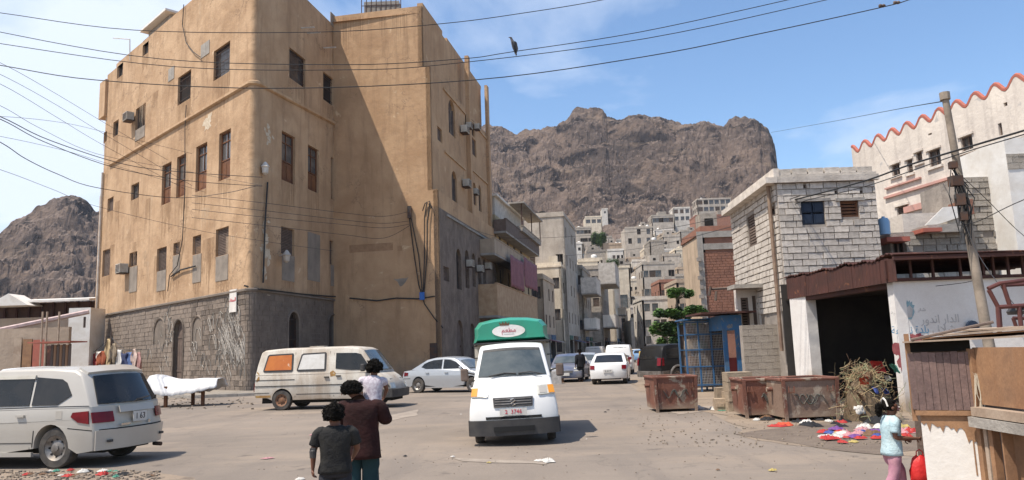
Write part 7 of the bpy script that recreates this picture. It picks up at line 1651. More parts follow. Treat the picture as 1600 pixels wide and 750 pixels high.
for j in range(NY):
    for i in range(NX): a = j * (NX + 1) + i; mb.f.append((a, a + 1, a + NX + 2, a + NX + 1))
o = mb.build('cover_sheet', mat('white_tarpaulin', (.74, .72, .70), (.62, .60, .57), 2, .75, .01, 5), None, smooth=60.0, loc=hc.location, rz=-.05); sm = o.modifiers.new('s', 'SOLIDIFY'); sm.thickness = .015; tag(o, 'white sheet draped over the street table by the stone wall', 'cover')
# clothes strung along the foot of the stone wall
def wpt(px, py, off): return wp(px, py, off=off)
clothes = [(154, 162, 548, 572, (.04, .08, .30), 'blue'), (163, 169, 552, 574, (.50, .28, .18), 'salmon'), (170, 177, 552, 576, (.40, .05, .05), 'red'), (178, 186, 548, 574, (.65, .60, .55), 'cream'), (186, 194, 546, 577, (.35, .10, .05), 'rust coloured'),
           (193, 203, 528, 577, (.50, .38, .22), 'sand coloured'), (205, 211, 536, 572, (.30, .24, .17), 'brown'), (213, 220, 545, 575, (.60, .58, .55), 'pale grey'), (221, 228, 550, 578, (.05, .06, .12), 'navy'), (229, 236, 549, 583, (.12, .18, .35), 'mid blue'), (237, 243, 545, 576, (.55, .42, .36), 'peach'), (243, 250, 548, 582, (.40, .22, .20), 'dusty pink')]
rope = MB().tube([wp(148, 552, off=1.2), wp(175, 549, off=1.2), wp(203, 527, off=1.2), wp(225, 546, off=1.2), wp(252, 545, off=1.2)], .02, 4).build('washing_line', m_wire); tag(rope, 'sagging washing line at the foot of the stone wall', 'line')
pp = wp(203, 522, off=1.2); po = MB().tube([V((pp.x, pp.y, .12)), pp + V((0, 0, .2))], .06, 6).build('line_post', m_greywood); tag(po, 'wooden post propping up the washing line', 'post')
for (x0, x1, y0, y1, c, nm) in clothes:
    j_ = rnd.uniform(-3, 3); a_, b_ = wp(x0 - 1, y0 + j_, off=1.2 + rnd.uniform(-.1, .1)), wp(x1 + 2, y0 - j_ * .6, off=1.2); z0 = wp(x0, y1 + rnd.uniform(-9, 2), off=1.2).z
    hang_cloth(a_, b_, z0, max(a_.z, b_.z), mat('cloth_' + nm.replace(' ', '_'), c, tuple(k * .75 for k in c), 3, .95), f'{nm} garment hanging on the line before the stone wall', seed=int(x0), name='hanging_garment', off=.10, pinch=True, group='clothes on the washing line')
# ------------------------------------------------------------------ far left yard
def flatw(name, label, cat, x0, x1, ytop, D, m, ops=(), dep=3.0, roofm=None):
    a_, b_ = P(x0, ytop, D), P(x1, ytop, D); o_ = V((a_.x, D, 0)); t = place(name, label, cat, o_); facade(t, o_, V((1, 0, 0)), b_.x - a_.x, 0, (a_.z + b_.z) / 2, list(ops), m, .15, back=dep); return t, o_
m_tan = mat('tan_yard_wall', (.42, .33, .25), (.33, .26, .20), .6, .95, .03, 4, streak=(.25, .18, .13), fine=.25)
sh, o_ = flatw('long_shed', 'long shed with a pale roof and dark open gallery at the far left', 'shed', -90, 141, 497, 62, m_tan, dep=9)
za, zb_ = P(60, 497, 62).z, P(60, 472, 62).z
w_ = P(141, 490, 62).x - o_.x
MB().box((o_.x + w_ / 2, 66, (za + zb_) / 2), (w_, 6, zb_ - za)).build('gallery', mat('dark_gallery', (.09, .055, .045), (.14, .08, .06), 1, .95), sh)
for i in range(12): cube_part('post', m_rust, sh, V((o_.x + w_ * (i + .5) / 12, 62.8, (za + zb_) / 2)), (.14, .14, zb_ - za))
MB().prism([V((o_.x - .3, 61.4, zb_ - .05)), V((o_.x - .3, 61.4, zb_ + .12)), V((o_.x - .3, 70, zb_ + .95)), V((o_.x - .3, 70, zb_ + .8))], (0, 0, 0), (w_ + .5, 0, 0)).build('roof', m_white, sh)
p = P(4, 462, 60); MB().prism([V((p.x - 1.7, 60.5, p.z - .75)), V((p.x + 1.7, 60.5, p.z - .75)), V((p.x + .1, 60.5, p.z + .2))], (0, 0, 0), (0, 2, 0)).build('gable', m_white, sh)
yw, o_ = flatw('yard_wall', 'tan yard wall with patched rusty doors under a pinkish tin strip', 'wall', -90, 108, 514, 50, m_tan, dep=.3)
pa, pb_ = P(-60, 528, 49.5), P(139, 487, 52); MB().tube([pa, pb_], .16, 6).build('tin_strip', mat('pinkish_tin', (.55, .42, .40), (.4, .3, .28), 3, .6), yw)
for (x0, x1, y0, m_) in ((22, 34, 528, m_ply2), (36, 50, 530, m_ply), (52, 72, 531, m_terra), (74, 92, 540, m_rust)):
    a_, b_ = P(x0, y0, 49.8), P(x1, y0, 49.8); MB().box(((a_.x + b_.x) / 2, 49.85, a_.z / 2), (b_.x - a_.x, .08, a_.z)).build('door_sheet', m_, yw)
for x in (67, 74, 93): a_ = P(x, 487, 48.8); MB().tube([V((a_.x, 48.8, 0)), a_], .07, 6).build('post', m_ply2, yw)
ww, o_ = flatw('white_yard_wall', 'white end wall between the yard and the ochre building', 'wall', 108, 142, 481, 55, m_white, [wop(V((P(108, 500, 55).x, 55, 0)), V((1, 0, 0)), 131, 135, 495, 512, 'dark')], dep=2)
sk = place('scrap_shack', 'low scrap wood shack with a tin lid beside the yard wall', 'shack', V((P(95, 560, 44).x, 44, 0)))
a_, b_ = P(80, 538, 44), P(112, 538, 44)
for i in range(7): cube_part('plank', m_ply if i % 2 else m_greywood, sk, V((a_.x + (b_.x - a_.x) * (i + .5) / 7, 44, a_.z / 2)), ((b_.x - a_.x) / 7 - .03, .06, a_.z - rnd.uniform(0, .15)))
MB().box(((a_.x + b_.x) / 2 - .5, 44.5, a_.z + .12), (2.4, 1.8, .07)).build('roof_sheet', m_terra, sk)
# ------------------------------------------------------------------ people
def skinmat(n, c): return mat(n, c, tuple(a * .85 for a in c), 9, .55, spec=.35)
m_skin = skinmat('brown_skin', (.17, .075, .045)); m_skin2 = skinmat('dark_brown_skin', (.12, .052, .033))
m_hair = mat('black_hair', (.008, .007, .006), (.014, .012, .010), 14, .9, .02, 30, spec=.08)
def skin(name, nodes, edges, m, parent, sub=2):
    """nodes: list of (pos, rx, ry); one continuous surface grown on a skeleton"""
    me = bpy.data.meshes.new(name); me.from_pydata([tuple(n[0]) for n in nodes], edges, []); o = link(name, me, parent); me.materials.append(m)
    o.modifiers.new('skin', 'SKIN'); me.skin_vertices if len(me.skin_vertices) else None
    if not len(me.skin_vertices):
        bm = bmesh.new(); bm.from_mesh(me); bm.verts.layers.skin.verify(); bm.to_mesh(me); bm.free()
    for i, n in enumerate(nodes):
        me.skin_vertices[0].data[i].radius = (n[1], n[2])
    me.skin_vertices[0].data[0].use_root = True
    for md in o.modifiers: md.use_smooth_shade = True
    s = o.modifiers.new('sub', 'SUBSURF'); s.levels = sub; s.render_levels = sub; return o
def hand(nodes, edges, iw, d, side, s, curl=.5, palm_n=V((0, -1, 0))):
    """palm plus five fingers from wrist index iw, along direction d"""
    w = V(nodes[iw][0]); d = d.normalized(); n = (palm_n - d * palm_n.dot(d)).normalized(); x = d.cross(n).normalized() * side
    pc = w + d * .045 * s; nodes.append((pc, .021 * s, .014 * s)); ip = len(nodes) - 1; edges.append((iw, ip))
    for k, (off, ln) in enumerate(((-.024, .058), (-.008, .068), (.008, .064), (.022, .050))):
        b = pc + d * .035 * s + x * off * s; p1 = b + (d * math.cos(curl * .6) + n * math.sin(curl * .6)) * ln * .5 * s; p2 = p1 + (d * math.cos(curl * 1.6) + n * math.sin(curl * 1.6)) * ln * .5 * s
        i0 = len(nodes); nodes += [(b, .009 * s, .009 * s), (p1, .0082 * s, .0082 * s), (p2, .0065 * s, .0065 * s)]; edges += [(ip, i0), (i0, i0 + 1), (i0 + 1, i0 + 2)]
    b = pc - d * .012 * s - x * .028 * s; p1 = b + (d * .6 - x * .7 + n * .35).normalized() * .032 * s; p2 = p1 + (d * .9 - x * .1 + n * .4).normalized() * .026 * s; i0 = len(nodes)
    nodes += [(b, .010 * s, .010 * s), (p1, .0090 * s, .0090 * s), (p2, .0075 * s, .0075 * s)]; edges += [(ip, i0), (i0, i0 + 1), (i0 + 1, i0 + 2)]
def hair_mesh(c, rx, ry, rz_, seed, curly=.02, cut=None, clumps=260, cs=.014):
    mb = MB(); bm = bmesh.new(); bmesh.ops.create_icosphere(bm, subdivisions=4, radius=1)
    for v in bm.verts:
        p = v.co.copy(); n = p.normalized(); q = V((p.x * rx, p.y * ry, p.z * rz_)); q += n * curly * noise.fractal(q * 28 + V((seed, 0, 0)), 1, 2, 3)
        if cut and cut(p): q *= .80
        v.co = q + c
    mb.v = [tuple(v.co) for v in bm.verts]; mb.f = [tuple(v.index for v in f.verts) for f in bm.faces]; pts = [(v.co.copy(), v.normal.copy()) for v in bm.verts]; bm.free()
    r = random.Random(seed)
    for i in range(clumps):
        p, n = r.choice(pts); n = (p - c).normalized()
        if cut and cut(V(((p - c).x / rx, (p - c).y / ry, (p - c).z / rz_))): continue
        t = V((r.gauss(0, 1), r.gauss(0, 1), r.gauss(0, 1))).cross(n).normalized(); mb.tube([p - n * .004 - t * cs, p + n * cs * .8, p + t * cs - n * .004], cs * .28, 3, False)
    return mb
def person(label, loc, rz, H, pose, skinm, top, bottom, hair, headk=1.0, group=None, face=False, detail=True, topz=.52, sleeve=.55):
    """pose: elbows/wrists/knees/ankles in fractions of H; local +y is the facing direction"""
    t = thing('person', label, 'person', loc, rz, group); h = lambda *a: V(a) * H; N_ = []; E_ = []
    def add(p, rx, ry=None, par=None): N_.append((h(*p), rx * H, (ry or rx) * H)); i = len(N_) - 1; (E_.append((par, i)) if par is not None else None); return i
    lean = pose.get('lean', (0, 0)); lx, ly = lean
    pel = add((0, 0, .51), .072, .058); wa = add((lx * .3, ly * .3, .60), .064, .050, pel); ch = add((lx * .7, ly * .7, .71), .076, .056, wa); nb = add((lx, ly, .80), .046, .036, ch)
    hd = V(pose.get('head', (0, 0, 0)))
    nk = add((lx, ly + .004, .84), .030, .030, nb); jaw = add((lx + hd.x * .5, ly + .018 + hd.y * .5, .875), .036 * headk, .040 * headk, nk); hc_ = add((lx + hd.x, ly + .006 + hd.y, .925), .052 * headk, .058 * headk, jaw); ht_ = add((lx + hd.x, ly + .0 + hd.y, .958), .040 * headk, .045 * headk, hc_)
    J = {}
    for sd, nm in ((-1, 'L'), (1, 'R')):
        sh = add((lx + sd * .105, ly, .795), .034, .034, nb); el_ = add(pose['el' + nm], .025, .025, sh); e_ = V(pose['el' + nm]); w_ = V(pose['wr' + nm]); mid = e_.lerp(w_, .4); fm = add(tuple(mid), .023, .022, el_); wr = add(tuple(w_), .0155, .014, fm)
        J['sh' + nm] = V((lx + sd * .105, ly, .795)); hand(N_, E_, wr, w_ - e_, sd, H * .62, pose.get('curl', .5), V(pose.get('palm', (-sd, 0, 0))))
        hp = add((sd * .048, 0, .475), .052, .054, pel); kn = add(pose['kn' + nm], .036, .037, hp); k_ = V(pose['kn' + nm]); a_ = V(pose['an' + nm]); cf = add(tuple(k_.lerp(a_, .35) + V((0, -.008, 0))), .032, .034, kn); an = add(tuple(a_), .019, .020, cf); add((a_.x, a_.y + .055, .012), .020, .014, an); 
    body = skin('body', N_, E_, skinm, t)
    # upper garment: one tapered shell with sleeves, hanging with folds
    def shell(rings, m, name, tubes=(), seed=1, k=26):
        mb = MB()
        for (x, y, z, rx, ry) in rings:
            for i in range(k):
                a = 2 * math.pi * i / k; ca, sa = math.cos(a), math.sin(a); e = .82; px_ = math.copysign(abs(ca) ** e, ca) * rx; py_ = math.copysign(abs(sa) ** e, sa) * ry
                f = 1 + .035 * math.sin(a * 5 + z * 34 + seed) + .03 * noise.noise(V((ca * 2, sa * 2, z * 16 + seed))); mb.v.append(tuple(h(x + px_ * f, y + py_ * f, z)))
        for j in range(len(rings) - 1):
            for i in range(k): mb.f.append((j * k + i, j * k + (i + 1) % k, (j + 1) * k + (i + 1) % k, (j + 1) * k + i))
        for pts, rr in tubes:
            pts = [V(p) for p in pts]; q = smooth_pts(pts, 5); r2_ = [rr[0] + 0 * i for i in range(len(q))]
            for i in range(len(q)): t_ = i / (len(q) - 1) * (len(rr) - 1); i0 = min(int(t_), len(rr) - 2); r2_[i] = (rr[i0] * (1 - (t_ - i0)) + rr[i0 + 1] * (t_ - i0)) * (1 + .05 * math.sin(i * 2.1 + seed)) * H
            mb.tube([p * H for p in q], r2_, 14, False)
        o = mb.build(name, m, t, smooth=70.0); sd_m = o.modifiers.new('s', 'SOLIDIFY'); sd_m.thickness = .006 * H; sd_m.offset = 1; return o
    def smooth_pts(p, n):
        out = []
        for i in range(len(p) - 1):
            p0, p1, p2, p3 = p[max(i - 1, 0)], p[i], p[i + 1], p[min(i + 2, len(p) - 1)]
            for kk in range(n): u = kk / n; out.append(.5 * ((2 * p1) + (p2 - p0) * u + (2 * p0 - 5 * p1 + 4 * p2 - p3) * u * u + (3 * p1 - p0 - 3 * p2 + p3) * u ** 3))
        return out + [p[-1]]
    X = lambda z: (lx * max(0, (z - .5)) / .3, ly * max(0, (z - .5)) / .3)
    rings = [(*X(z), z, rx, ry) for z, rx, ry in ((topz, .112, .086), (topz + .03, .110, .085), (.57 if topz < .5 else topz + .06, .100, .078), (.63, .096, .074), (.70, .104, .078), (.755, .116, .076), (.790, .116, .068), (.812, .098, .056), (.826, .066, .046), (.838, .044, .040))]
    slv = []
    for sd, nm in ((-1, 'L'), (1, 'R')):
        s_ = J['sh' + nm]; e_ = V(pose['el' + nm]); w_ = V(pose['wr' + nm]); st0 = V((lx + sd * .07, ly, .782))
        if sleeve <= 1: slv.append(([st0, s_ + V((sd * .004, 0, -.012)), s_.lerp(e_, sleeve)], [.043, .041, .038]))
        else: slv.append(([st0, s_ + V((sd * .004, 0, -.012)), e_, e_.lerp(w_, sleeve - 1)], [.046, .044, .036, .028]))
    shell(rings, top, 'shirt', slv, 1)
    lg = []
    for sd, nm in ((-1, 'L'), (1, 'R')):
        k_ = V(pose['kn' + nm]); a_ = V(pose['an' + nm]); lg.append(([V((sd * .048, 0, .53)), V((sd * .052, 0, .45)), k_, k_.lerp(a_, .9)], [.052, .062, .052, .045]))
    shell([(0, 0, .45, .092, .070), (0, 0, .49, .096, .072), (0, 0, .54, .086, .064)], bottom, 'trousers', lg, 2)
    c = h(lx + hd.x, ly + hd.y - .004, .932)
    hr = hair(c, H)
    hr.build('hair', m_hair, t, True)
    for sd in (-1, 1): MB().lathe([(0, -.006 * H), (.013 * H, -.003 * H), (.016 * H, .002 * H), (.010 * H, .006 * H), (0, .007 * H)], 10, tuple(h(lx + hd.x + sd * .052 * headk, ly + hd.y + .002, .912)), 'x').build('ear', skinm, t, True)
    if face:
        for sd in (-1, 1):
            p = h(lx + hd.x + sd * .022 * headk, ly + hd.y + .060 * headk, .918); MB().lathe([(0, -.007 * H), (.006 * H, -.004 * H), (.007 * H, 0), (.006 * H, .004 * H), (0, .007 * H)], 10, tuple(p)).build('eye', m_white, t, True); MB().lathe([(0, -.002 * H), (.0035 * H, 0), (0, .002 * H)], 8, tuple(p + h(0, .006, 0)), 'y').build('pupil', m_dark, t)
            MB().tube([p + h(-.012, .002, .012), p + h(0, .006, .016), p + h(.012, .002, .012)], .0022 * H, 5).build('eyebrow', m_hair, t)
        MB().tube([h(lx + hd.x, ly + hd.y + .060 * headk, .918), h(lx + hd.x, ly + hd.y + .072 * headk, .900)], [.005 * H, .010 * H], 8).build('nose', skinm, t, True)
        MB().tube([h(lx + hd.x - .016, ly + hd.y + .056 * headk, .882), h(lx + hd.x, ly + hd.y + .064 * headk, .881), h(lx + hd.x + .016, ly + hd.y + .056 * headk, .882)], .005 * H, 6).build('mouth', mat('lips', (.20, .06, .05), None, 1, .5), t, True)
    return t
def short_hair(k=1.0, seed=1, curly=.02, size=(.062, .066, .060)):
    return lambda c, H: hair_mesh(c + V((0, -.004, .006)) * H, size[0] * H * k, size[1] * H * k, size[2] * H * k, seed, curly * H * .6, cut=lambda p: p.y > .55 and p.z < .45 or p.z < -.82, clumps=420, cs=.010 * H)
stand = dict(elL=(-.135, -.01, .63), wrL=(-.145, .035, .50), elR=(.135, -.01, .63), wrR=(.145, .035, .50), knL=(-.052, .01, .275), anL=(-.055, -.01, .045), knR=(.052, .02, .275), anR=(.055, .01, .045))
def pose(**k): d = dict(stand); d.update(k); return d
m_maroon = mat('maroon_shirt', (.036, .011, .010), (.022, .008, .007), 5, .95, .035, 6); m_teal = mat('dark_teal_trousers', (.020, .05, .055), (.015, .035, .04), 4, .95)
m_olive = mat('dark_olive_shirt', (.030, .028, .024), (.010, .010, .011), 5, .9, .035, 6, spots=(.085, .082, .075), spot_pos=.63, spot_scale=4); m_darkt = mat('dark_trousers', (.03, .03, .035), None, 1, .95)
m_aqua = mat('pale_aqua_shirt', (.50, .62, .63), (.36, .50, .54), 7, .9, .03, 7, spots=(.12, .24, .30), spot_pos=.62, spot_scale=9); m_pinkp = mat('striped_pink_trousers', (.50, .26, .30), (.35, .16, .22), 9, .9)
m_whd = mat('white_patterned_dress', (.60, .56, .58), (.36, .30, .34), 30, .9)
# grown person carrying a child, seen from behind
pa_ = P(564, 640, 9.0); Hm = 1.39
ad = person('x', V((pa_.x, 9.0, 0)), 0.06, Hm, pose(elL=(-.125, .03, .655), wrL=(-.07, .12, .72), elR=(.145, .02, .67), wrR=(.10, .10, .80), head=(-.055, .0, -.0), lean=(0.0, -.01), curl=.8), m_skin2, m_maroon, m_teal, short_hair(.98, 4, .012), sleeve=1.7, topz=.37)
ad.scale = (1.36, 1.12, 1.0)
ad['label'] = 'person in a maroon shirt carrying a small child on the shoulder, seen from behind'
# child on the shoulder
cc_ = P(575, 616, 9.04); Hc = 1.04
ch_ = person('small child in a white patterned dress held on the shoulder of a grown person', V((cc_.x, 9.04, cc_.z - Hc * .635)), .1, Hc, pose(elL=(-.19, .09, .745), wrL=(-.30, .10, .68), elR=(.15, .06, .70), wrR=(.12, .16, .62), knL=(-.08, .17, .47), anL=(-.07, .22, .33), knR=(.07, .17, .47), anR=(.06, .22, .33), head=(.0, .0, 0), curl=.7), m_skin, m_whd, m_whd, short_hair(1.10, 9, .05, (.078, .078, .072)), headk=1.2, sleeve=.35, topz=.50)
ch_.rotation_euler = (R(-6), R(4), .1)
# boy from behind
pb2 = P(524, 680, 7.5); Hb = 1.21
bo = person('boy in a dark olive T shirt, seen from behind beside the person in maroon', V((pb2.x, 7.5, 0)), .18, Hb, pose(elL=(-.150, .02, .66), wrL=(-.155, .03, .52), elR=(.150, .03, .66), wrR=(.12, .13, .58), head=(-.012, .004, 0), curl=.9), m_skin, m_olive, m_darkt, short_hair(1.04, 2, .03, (.070, .072, .068)), headk=1.1, sleeve=.75, topz=.48)
bo.scale = (1.12, 1.05, 1)
hp_ = P(489, 708, 7.42); o = MB().box((0, 0, 0), (.05, .04, .09)).lathe([(0, -.05), (.03, -.04), (.035, .02), (0, .05)], 10).build('small_dark_pouch', m_blk, None, loc=hp_); tag(o, 'small dark pouch held at the left side of the boy', 'pouch')
# girl in profile, right
pg = P(1392, 690, 8.0); Hg = 1.05
def girl_hair(c, H):
    mb = hair_mesh(c + V((0, -.008, .004)) * H, .066 * H, .070 * H, .066 * H, 6, .006 * H, cut=lambda p: p.y > .45 and p.z < .42 or p.z < -.75, clumps=150, cs=.008 * H)
    m2 = hair_mesh(c + V((0, -.105, -.035)) * H, .030 * H, .032 * H, .060 * H, 8, .012 * H, clumps=120, cs=.010 * H); mb.add(m2.v, m2.f); return mb
gi = person('girl in a pale aqua T shirt and pink trousers carrying a red bag', V((pg.x, 8.0, 0)), R(-96), Hg, pose(elL=(-.125, -.02, .635), wrL=(-.10, .15, .60), elR=(.125, .0, .64), wrR=(.075, .20, .625), knL=(-.05, .07, .28), anL=(-.05, .03, .05), knR=(.05, -.02, .29), anR=(.05, -.13, .08), head=(0, .012, 0), curl=.9, lean=(0, .015)), m_skin, m_aqua, m_pinkp, girl_hair, headk=1.22, face=True, sleeve=.7, topz=.47)
q = MB().tube([V((math.cos(a) * .088, math.sin(a) * .02 - .02, .068 + .0)) * Hg + V((0, .012, .915)) * Hg for a in [math.pi * k / 10 for k in range(0)]] or [V((-.07, -.02, .93)) * Hg, V((-.055, -.03, .985)) * Hg, V((0, -.03, 1.005)) * Hg, V((.055, -.03, .985)) * Hg, V((.07, -.02, .93)) * Hg], .008 * Hg, 6).build('hair_band', m_white, gi, True)
rb = P(1437, 712, 7.93); m_redb = mat('red_plastic_bag', (.62, .035, .03), (.50, .02, .02), 6, .45, .01, 12)
bagt = thing('red_bag', 'bright red plastic bag hanging from the hand of the girl', 'bag', rb)
mb = MB(); KB = 20
for (zz, rx, ry) in ((-.0, .035, .02), (-.03, .075, .045), (-.08, .10, .06), (-.16, .125, .075), (-.24, .12, .075), (-.28, .08, .05), (-.285, .0, .0)):
    for k in range(KB):
        a = 2 * math.pi * k / KB; w_ = 1 + .10 * math.sin(a * 5 + zz * 30); mb.v.append((.0 + math.cos(a) * rx * w_ + .02 * (zz / -.28), math.sin(a) * ry * w_, zz + .01 * math.sin(a * 3)))
for j in range(6):
    for k in range(KB): mb.f.append((j * KB + k, j * KB + (k + 1) % KB, (j + 1) * KB + (k + 1) % KB, (j + 1) * KB + k))
mb.build('bag_body', m_redb, bagt, True)
for sx in (-1, 1): MB().tube([(.035 * sx, 0, -.01), (.03 * sx, 0, .04), (0, 0, .06)], .006, 5).build('strap', m_redb, bagt, True)
# distant walkers
m_abaya = mat('black_robe', (.012, .012, .014), None, 1, .95); m_yell = mat('yellow_shirt', (.6, .42, .12), None, 1, .9)
for (px, py, Hh, tm, bm_, lab, rz_, Ds) in ((908, 597, 1.68, m_abaya, m_abaya, 'person in long black clothes standing by the parked cars on the left', .3, None), (1004, 573, 1.6, m_yell, m_darkt, 'person in a yellow shirt far up the street beside the black car', .2, None)):
    g = G(px, py); person(lab, V((g.x, g.y, 0)), rz_, Hh, pose(), m_skin2, tm, bm_, short_hair(1.02, 3), sleeve=1.6, topz=.45)
for (px, D_, tm, lab) in ((121, 43, m_darkt, 'person in dark clothes standing by the scrap shack at the far left'), (132, 46, m_whd, 'person in pale clothes standing left of the washing line')):
    g = P(px, 560, D_); person(lab, V((g.x, D_, 0)), 2.8, 1.68, pose(), m_skin2, tm, m_darkt, short_hair(1.02, 3), sleeve=1.4)

# ------------------------------------------------------------------ air
hz = MB().box((0, 600, (HMAX + 4 + min(-1.2, HMIN - 1)) / 2), (3100, 1900, HMAX + 4 - min(-1.2, HMIN - 1))).build('haze', None); hz['kind'] = 'stuff'
hm_ = bpy.data.materials.new('pale_air'); hm_.use_nodes = True; hn = hm_.node_tree.nodes; hl = hm_.node_tree.links
for n in list(hn): hn.remove(n)
ho = hn.new('ShaderNodeOutputMaterial'); pv = hn.new('ShaderNodeVolumePrincipled'); pv.inputs['Color'].default_value = (.86, .90, 1, 1); pv.inputs['Density'].default_value = 0.00012; pv.inputs['Anisotropy'].default_value = .2
hl.new(pv.outputs[0], ho.inputs['Volume']); hz.data.materials.append(hm_)
# ------------------------------------------------------------------ overhead wires and the crow
def smooth_path(pts, n=6):
    out = []
    for i in range(len(pts) - 1):
        p0, p1, p2, p3 = pts[max(i - 1, 0)], pts[i], pts[i + 1], pts[min(i + 2, len(pts) - 1)]
        for k in range(n):
            t = k / n; out.append(.5 * ((2 * p1) + (p2 - p0) * t + (2 * p0 - 5 * p1 + 4 * p2 - p3) * t * t + (3 * p1 - p0 - 3 * p2 + p3) * t ** 3))
    out.append(pts[-1]); return out
def wire(pts, label, r=.016, group='overhead wires'):
    """pts: (px, py, distance) along the span"""
    q = smooth_path([P(x, y, D) for x, y, D in pts]); o = MB().tube(q, r * .68, 5).build('overhead_wire', m_wire); return tag(o, label, 'wire', group)
wire([(-120, 5, 21), (0, 20, 21), (210, 47, 20.5), (500, 50, 20), (690, 37, 20), (820, 20, 20), (940, 0, 20), (1060, -28, 20)], 'highest wire, sagging across the top of the ochre building')
wire([(-120, 20, 21), (0, 50, 21), (250, 92, 20.5), (540, 101, 20), (720, 92, 20), (800, 81, 20), (1000, 50, 20), (1230, 0, 20), (1320, -22, 20)], 'second wire down, the one the crow sits on')
wire([(-120, 46, 21.4), (0, 68, 21.4), (270, 104, 21), (550, 109, 20.5), (720, 98, 20.3), (1010, 60, 20), (1290, 0, 20), (1380, -25, 20)], 'third wire down, just below the one with the crow')
wire([(-120, 84, 22), (0, 102, 22), (150, 125, 21.5), (420, 138, 21), (740, 125, 20.5), (1010, 88, 20), (1200, 50, 20), (1375, 12, 20), (1425, -2, 20), (1500, -30, 20)], 'lowest of the four long wires, carrying two insulators', .020)
for x, y in ((1378, 9), (1401, 4)):
    o = MB().lathe([(0, -.09), (.04, -.08), (.05, -.03), (.03, 0), (.05, .04), (.03, .09), (0, .1)], 10, (0, 0, 0), 'x').build('insulator', m_greywood, None, True, loc=P(x, y, 20)); tag(o, ('right' if x > 1390 else 'left') + ' insulator strung on the lowest long wire near the top', 'insulator')
left = [([(-90, 62, 27), (0, 98, 28), (80, 142, 32), (170, 196, 38), (262, 250, 43)], 'thin wire slanting from the top left to the ochre wall, upper one', .014),
        ([(-90, 80, 27), (0, 116, 28), (90, 165, 33), (170, 214, 38), (300, 290, 41)], 'thin wire slanting to the ochre wall, second one', .014),
        ([(-90, 98, 27), (0, 131, 28), (90, 184, 33), (160, 226, 38), (290, 296, 42)], 'thin wire slanting to the ochre wall, third one', .014),
        ([(-90, 130, 27), (0, 165, 28), (60, 199, 32), (150, 240, 36), (262, 262, 41), (410, 290, 39.6)], 'thin wire passing below the string course to the corner', .014),
        ([(-90, 150, 25), (0, 182, 26), (80, 220, 30), (200, 258, 35), (300, 270, 38), (410, 277, 39.8)], 'thick dark cable from the left edge to the corner lantern', .026),
        ([(-90, 155, 25), (0, 186, 26), (70, 222, 30), (180, 262, 35), (290, 282, 38), (410, 291, 39.8)], 'thick dark cable just under the upper thick one', .024),
        ([(-90, 178, 25), (0, 222, 26), (40, 248, 28), (90, 272, 31), (150, 293, 35), (270, 309, 40), (350, 302, 40.5), (402, 290, 39.9)], 'drooping black cable swinging low across the ochre wall', .024),
        ([(-90, 240, 27), (0, 265, 28), (80, 295, 33), (150, 322, 38), (300, 358, 39), (420, 378, 38.5), (520, 392, 40)], 'faint low wire crossing the lower windows', .014),
        ([(-90, 186, 27), (0, 182, 28), (100, 192, 33), (170, 208, 37), (300, 240, 39)], 'faint level wire near the left edge', .012),
        ([(-90, 200, 27), (0, 213, 28), (100, 235, 33), (170, 256, 37), (320, 300, 39)], 'pale wire under the thick pair at the left edge', .012)]
for p, l, r_ in left: wire(p, l, r_, 'wires at the left of the ochre building')
for k, (y0, y1, y2, lab) in enumerate(((300, 338, 330, 'top'), (312, 349, 345, 'second'), (322, 356, 350, 'third'), (335, 372, 352, 'lowest'))):
    wire([(300, y0 + 5, 40), (420, y0 + 18, 39.5), (540, y1 - 5, 44), (600, y1, 47), (641, y2, 49.6)], f'{lab} of the four wires drawn to the bracket on the recessed wall', .02, 'wires to the bracket')
wire([(668, 318, 49.5), (720, 350, 55), (800, 372, 62), (1000, 362, 50), (1147, 335, 30), (1250, 306, 22.5)], 'sagging wire crossing the street from the ochre wing to the block house', .02, 'wires over the street')
wire([(1720, 168, 14), (1600, 204, 15), (1492, 236, 16.4), (1420, 258, 19), (1350, 283, 21), (1250, 310, 23.2), (1190, 324, 26), (1147, 334, 29)], 'thick black cable from the right edge past the leaning pole', .034, 'wires over the street')
wire([(1720, 172, 14), (1600, 210, 15), (1492, 243, 16.4), (1350, 292, 21), (1250, 316, 23.2), (1180, 344, 27), (1000, 388, 50), (880, 400, 70)], 'thinner cable under the thick one, running on up the street', .018, 'wires over the street')
wire([(1476, 158, 16.6), (1400, 171, 30), (1300, 190, 50), (1205, 207, 70)], 'faint distant wire from the pole top towards the mountain', .02, 'wires over the street')
wire([(1720, 270, 14), (1600, 312, 15), (1530, 345, 16), (1500, 352, 16.5)], 'cable from the right edge to the boxes on the pole', .014, 'wires at the pole')
wire([(1497, 270, 16.5), (1540, 310, 17.5), (1590, 360, 19), (1640, 400, 20)], 'thin wire from the pole down to the right', .012, 'wires at the pole')
wire([(1508, 350, 16.4), (1530, 400, 15), (1580, 470, 12), (1640, 540, 10)], 'thin wire hanging from the pole to the right edge', .01, 'wires at the pole')
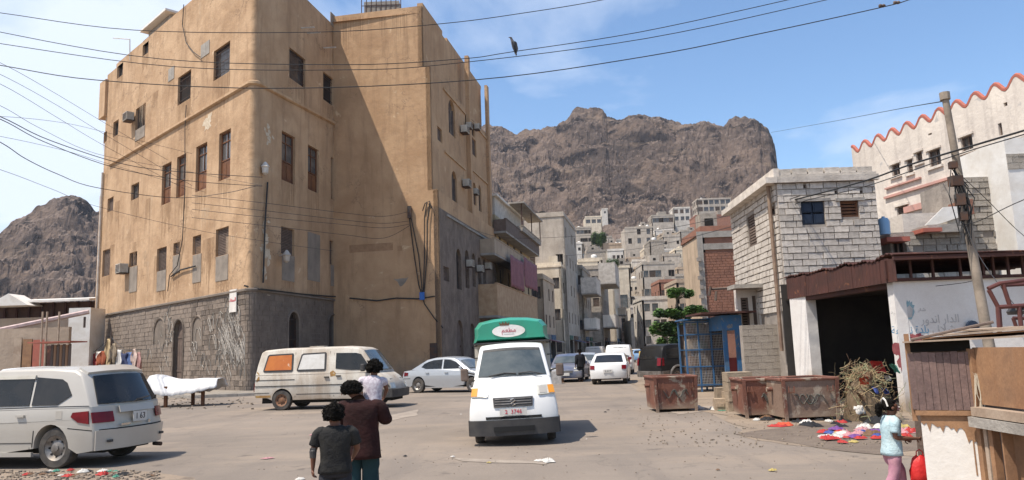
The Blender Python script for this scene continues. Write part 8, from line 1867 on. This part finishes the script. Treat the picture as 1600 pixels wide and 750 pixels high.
wire([(1462, 447, 17.55), (1515, 440, 17.3), (1520, 430, 16.9), (1512, 372, 16.5)], 'loop of wire from the wall rail up to the pole', .012, 'wires at the pole')
# wooden strut across the scaffold by the block house
# crow
cp_ = P(804, 80, 20); cr_ = place('crow', 'grey and black crow perched on the second wire against the blue sky', 'bird', cp_)
m_crow = mat('crow_black', (.02, .02, .024), (.05, .05, .055), 9, .6); m_crowg = mat('crow_grey', (.12, .115, .12), None, 1, .8)
c0 = cp_ + V((0, 0, .0))
skin('body', [(c0 + V((0, .02, .14)), .065, .065), (c0 + V((-.035, 0, .25)), .055, .055), (c0 + V((-.07, -.01, .34)), .034, .034), (c0 + V((-.085, -.02, .385)), .036, .036), (c0 + V((-.12, -.04, .385)), .014, .014), (c0 + V((-.155, -.05, .375)), .005, .005), (c0 + V((.02, .03, .02)), .04, .03), (c0 + V((.05, .05, -.11)), .035, .012)], [(0, 1), (1, 2), (2, 3), (3, 4), (4, 5), (0, 6), (6, 7)], m_crowg, None).parent = cr_
for o in [x for x in COL.objects if x.parent == cr_ and not x.name.startswith('crow')]: o.matrix_parent_inverse = Matrix.Translation(-cr_.location)
for sd in (-1, 1):
    MB().prism([c0 + V((.03 * sd - .02, -.06 * 1, .27)), c0 + V((.07 * sd - .0, -.05, .22)), c0 + V((.07 * sd + .03, -.04, .05)), c0 + V((.03 + .02 * sd, -.03, -.10)), c0 + V((.01 * sd, -.06, .08))], (0, -.012, 0), (0, .012, 0)).build('wing', m_crow, cr_)
    MB().tube([c0 + V((.02 * sd, 0, .08)), c0 + V((.02 * sd, 0, .0))], .007, 5).build('leg', m_crow, cr_)
# goods and small things along the left shop fronts
for i, (px, py, s, c_) in enumerate(((872, 598, .5, 'brown'), (866, 600, .6, 'white'))):
    g = G(px, py); o = MB().box((0, 0, s / 2), (s, s, s)).box((0, 0, s + .02), (s * .8, s * .8, .05)).build('crate', LM[c_], None, loc=V((g.x, g.y, 0)), rz=.2); tag(o, f'{c_} crate on the kerb by the left shop fronts', 'crate')
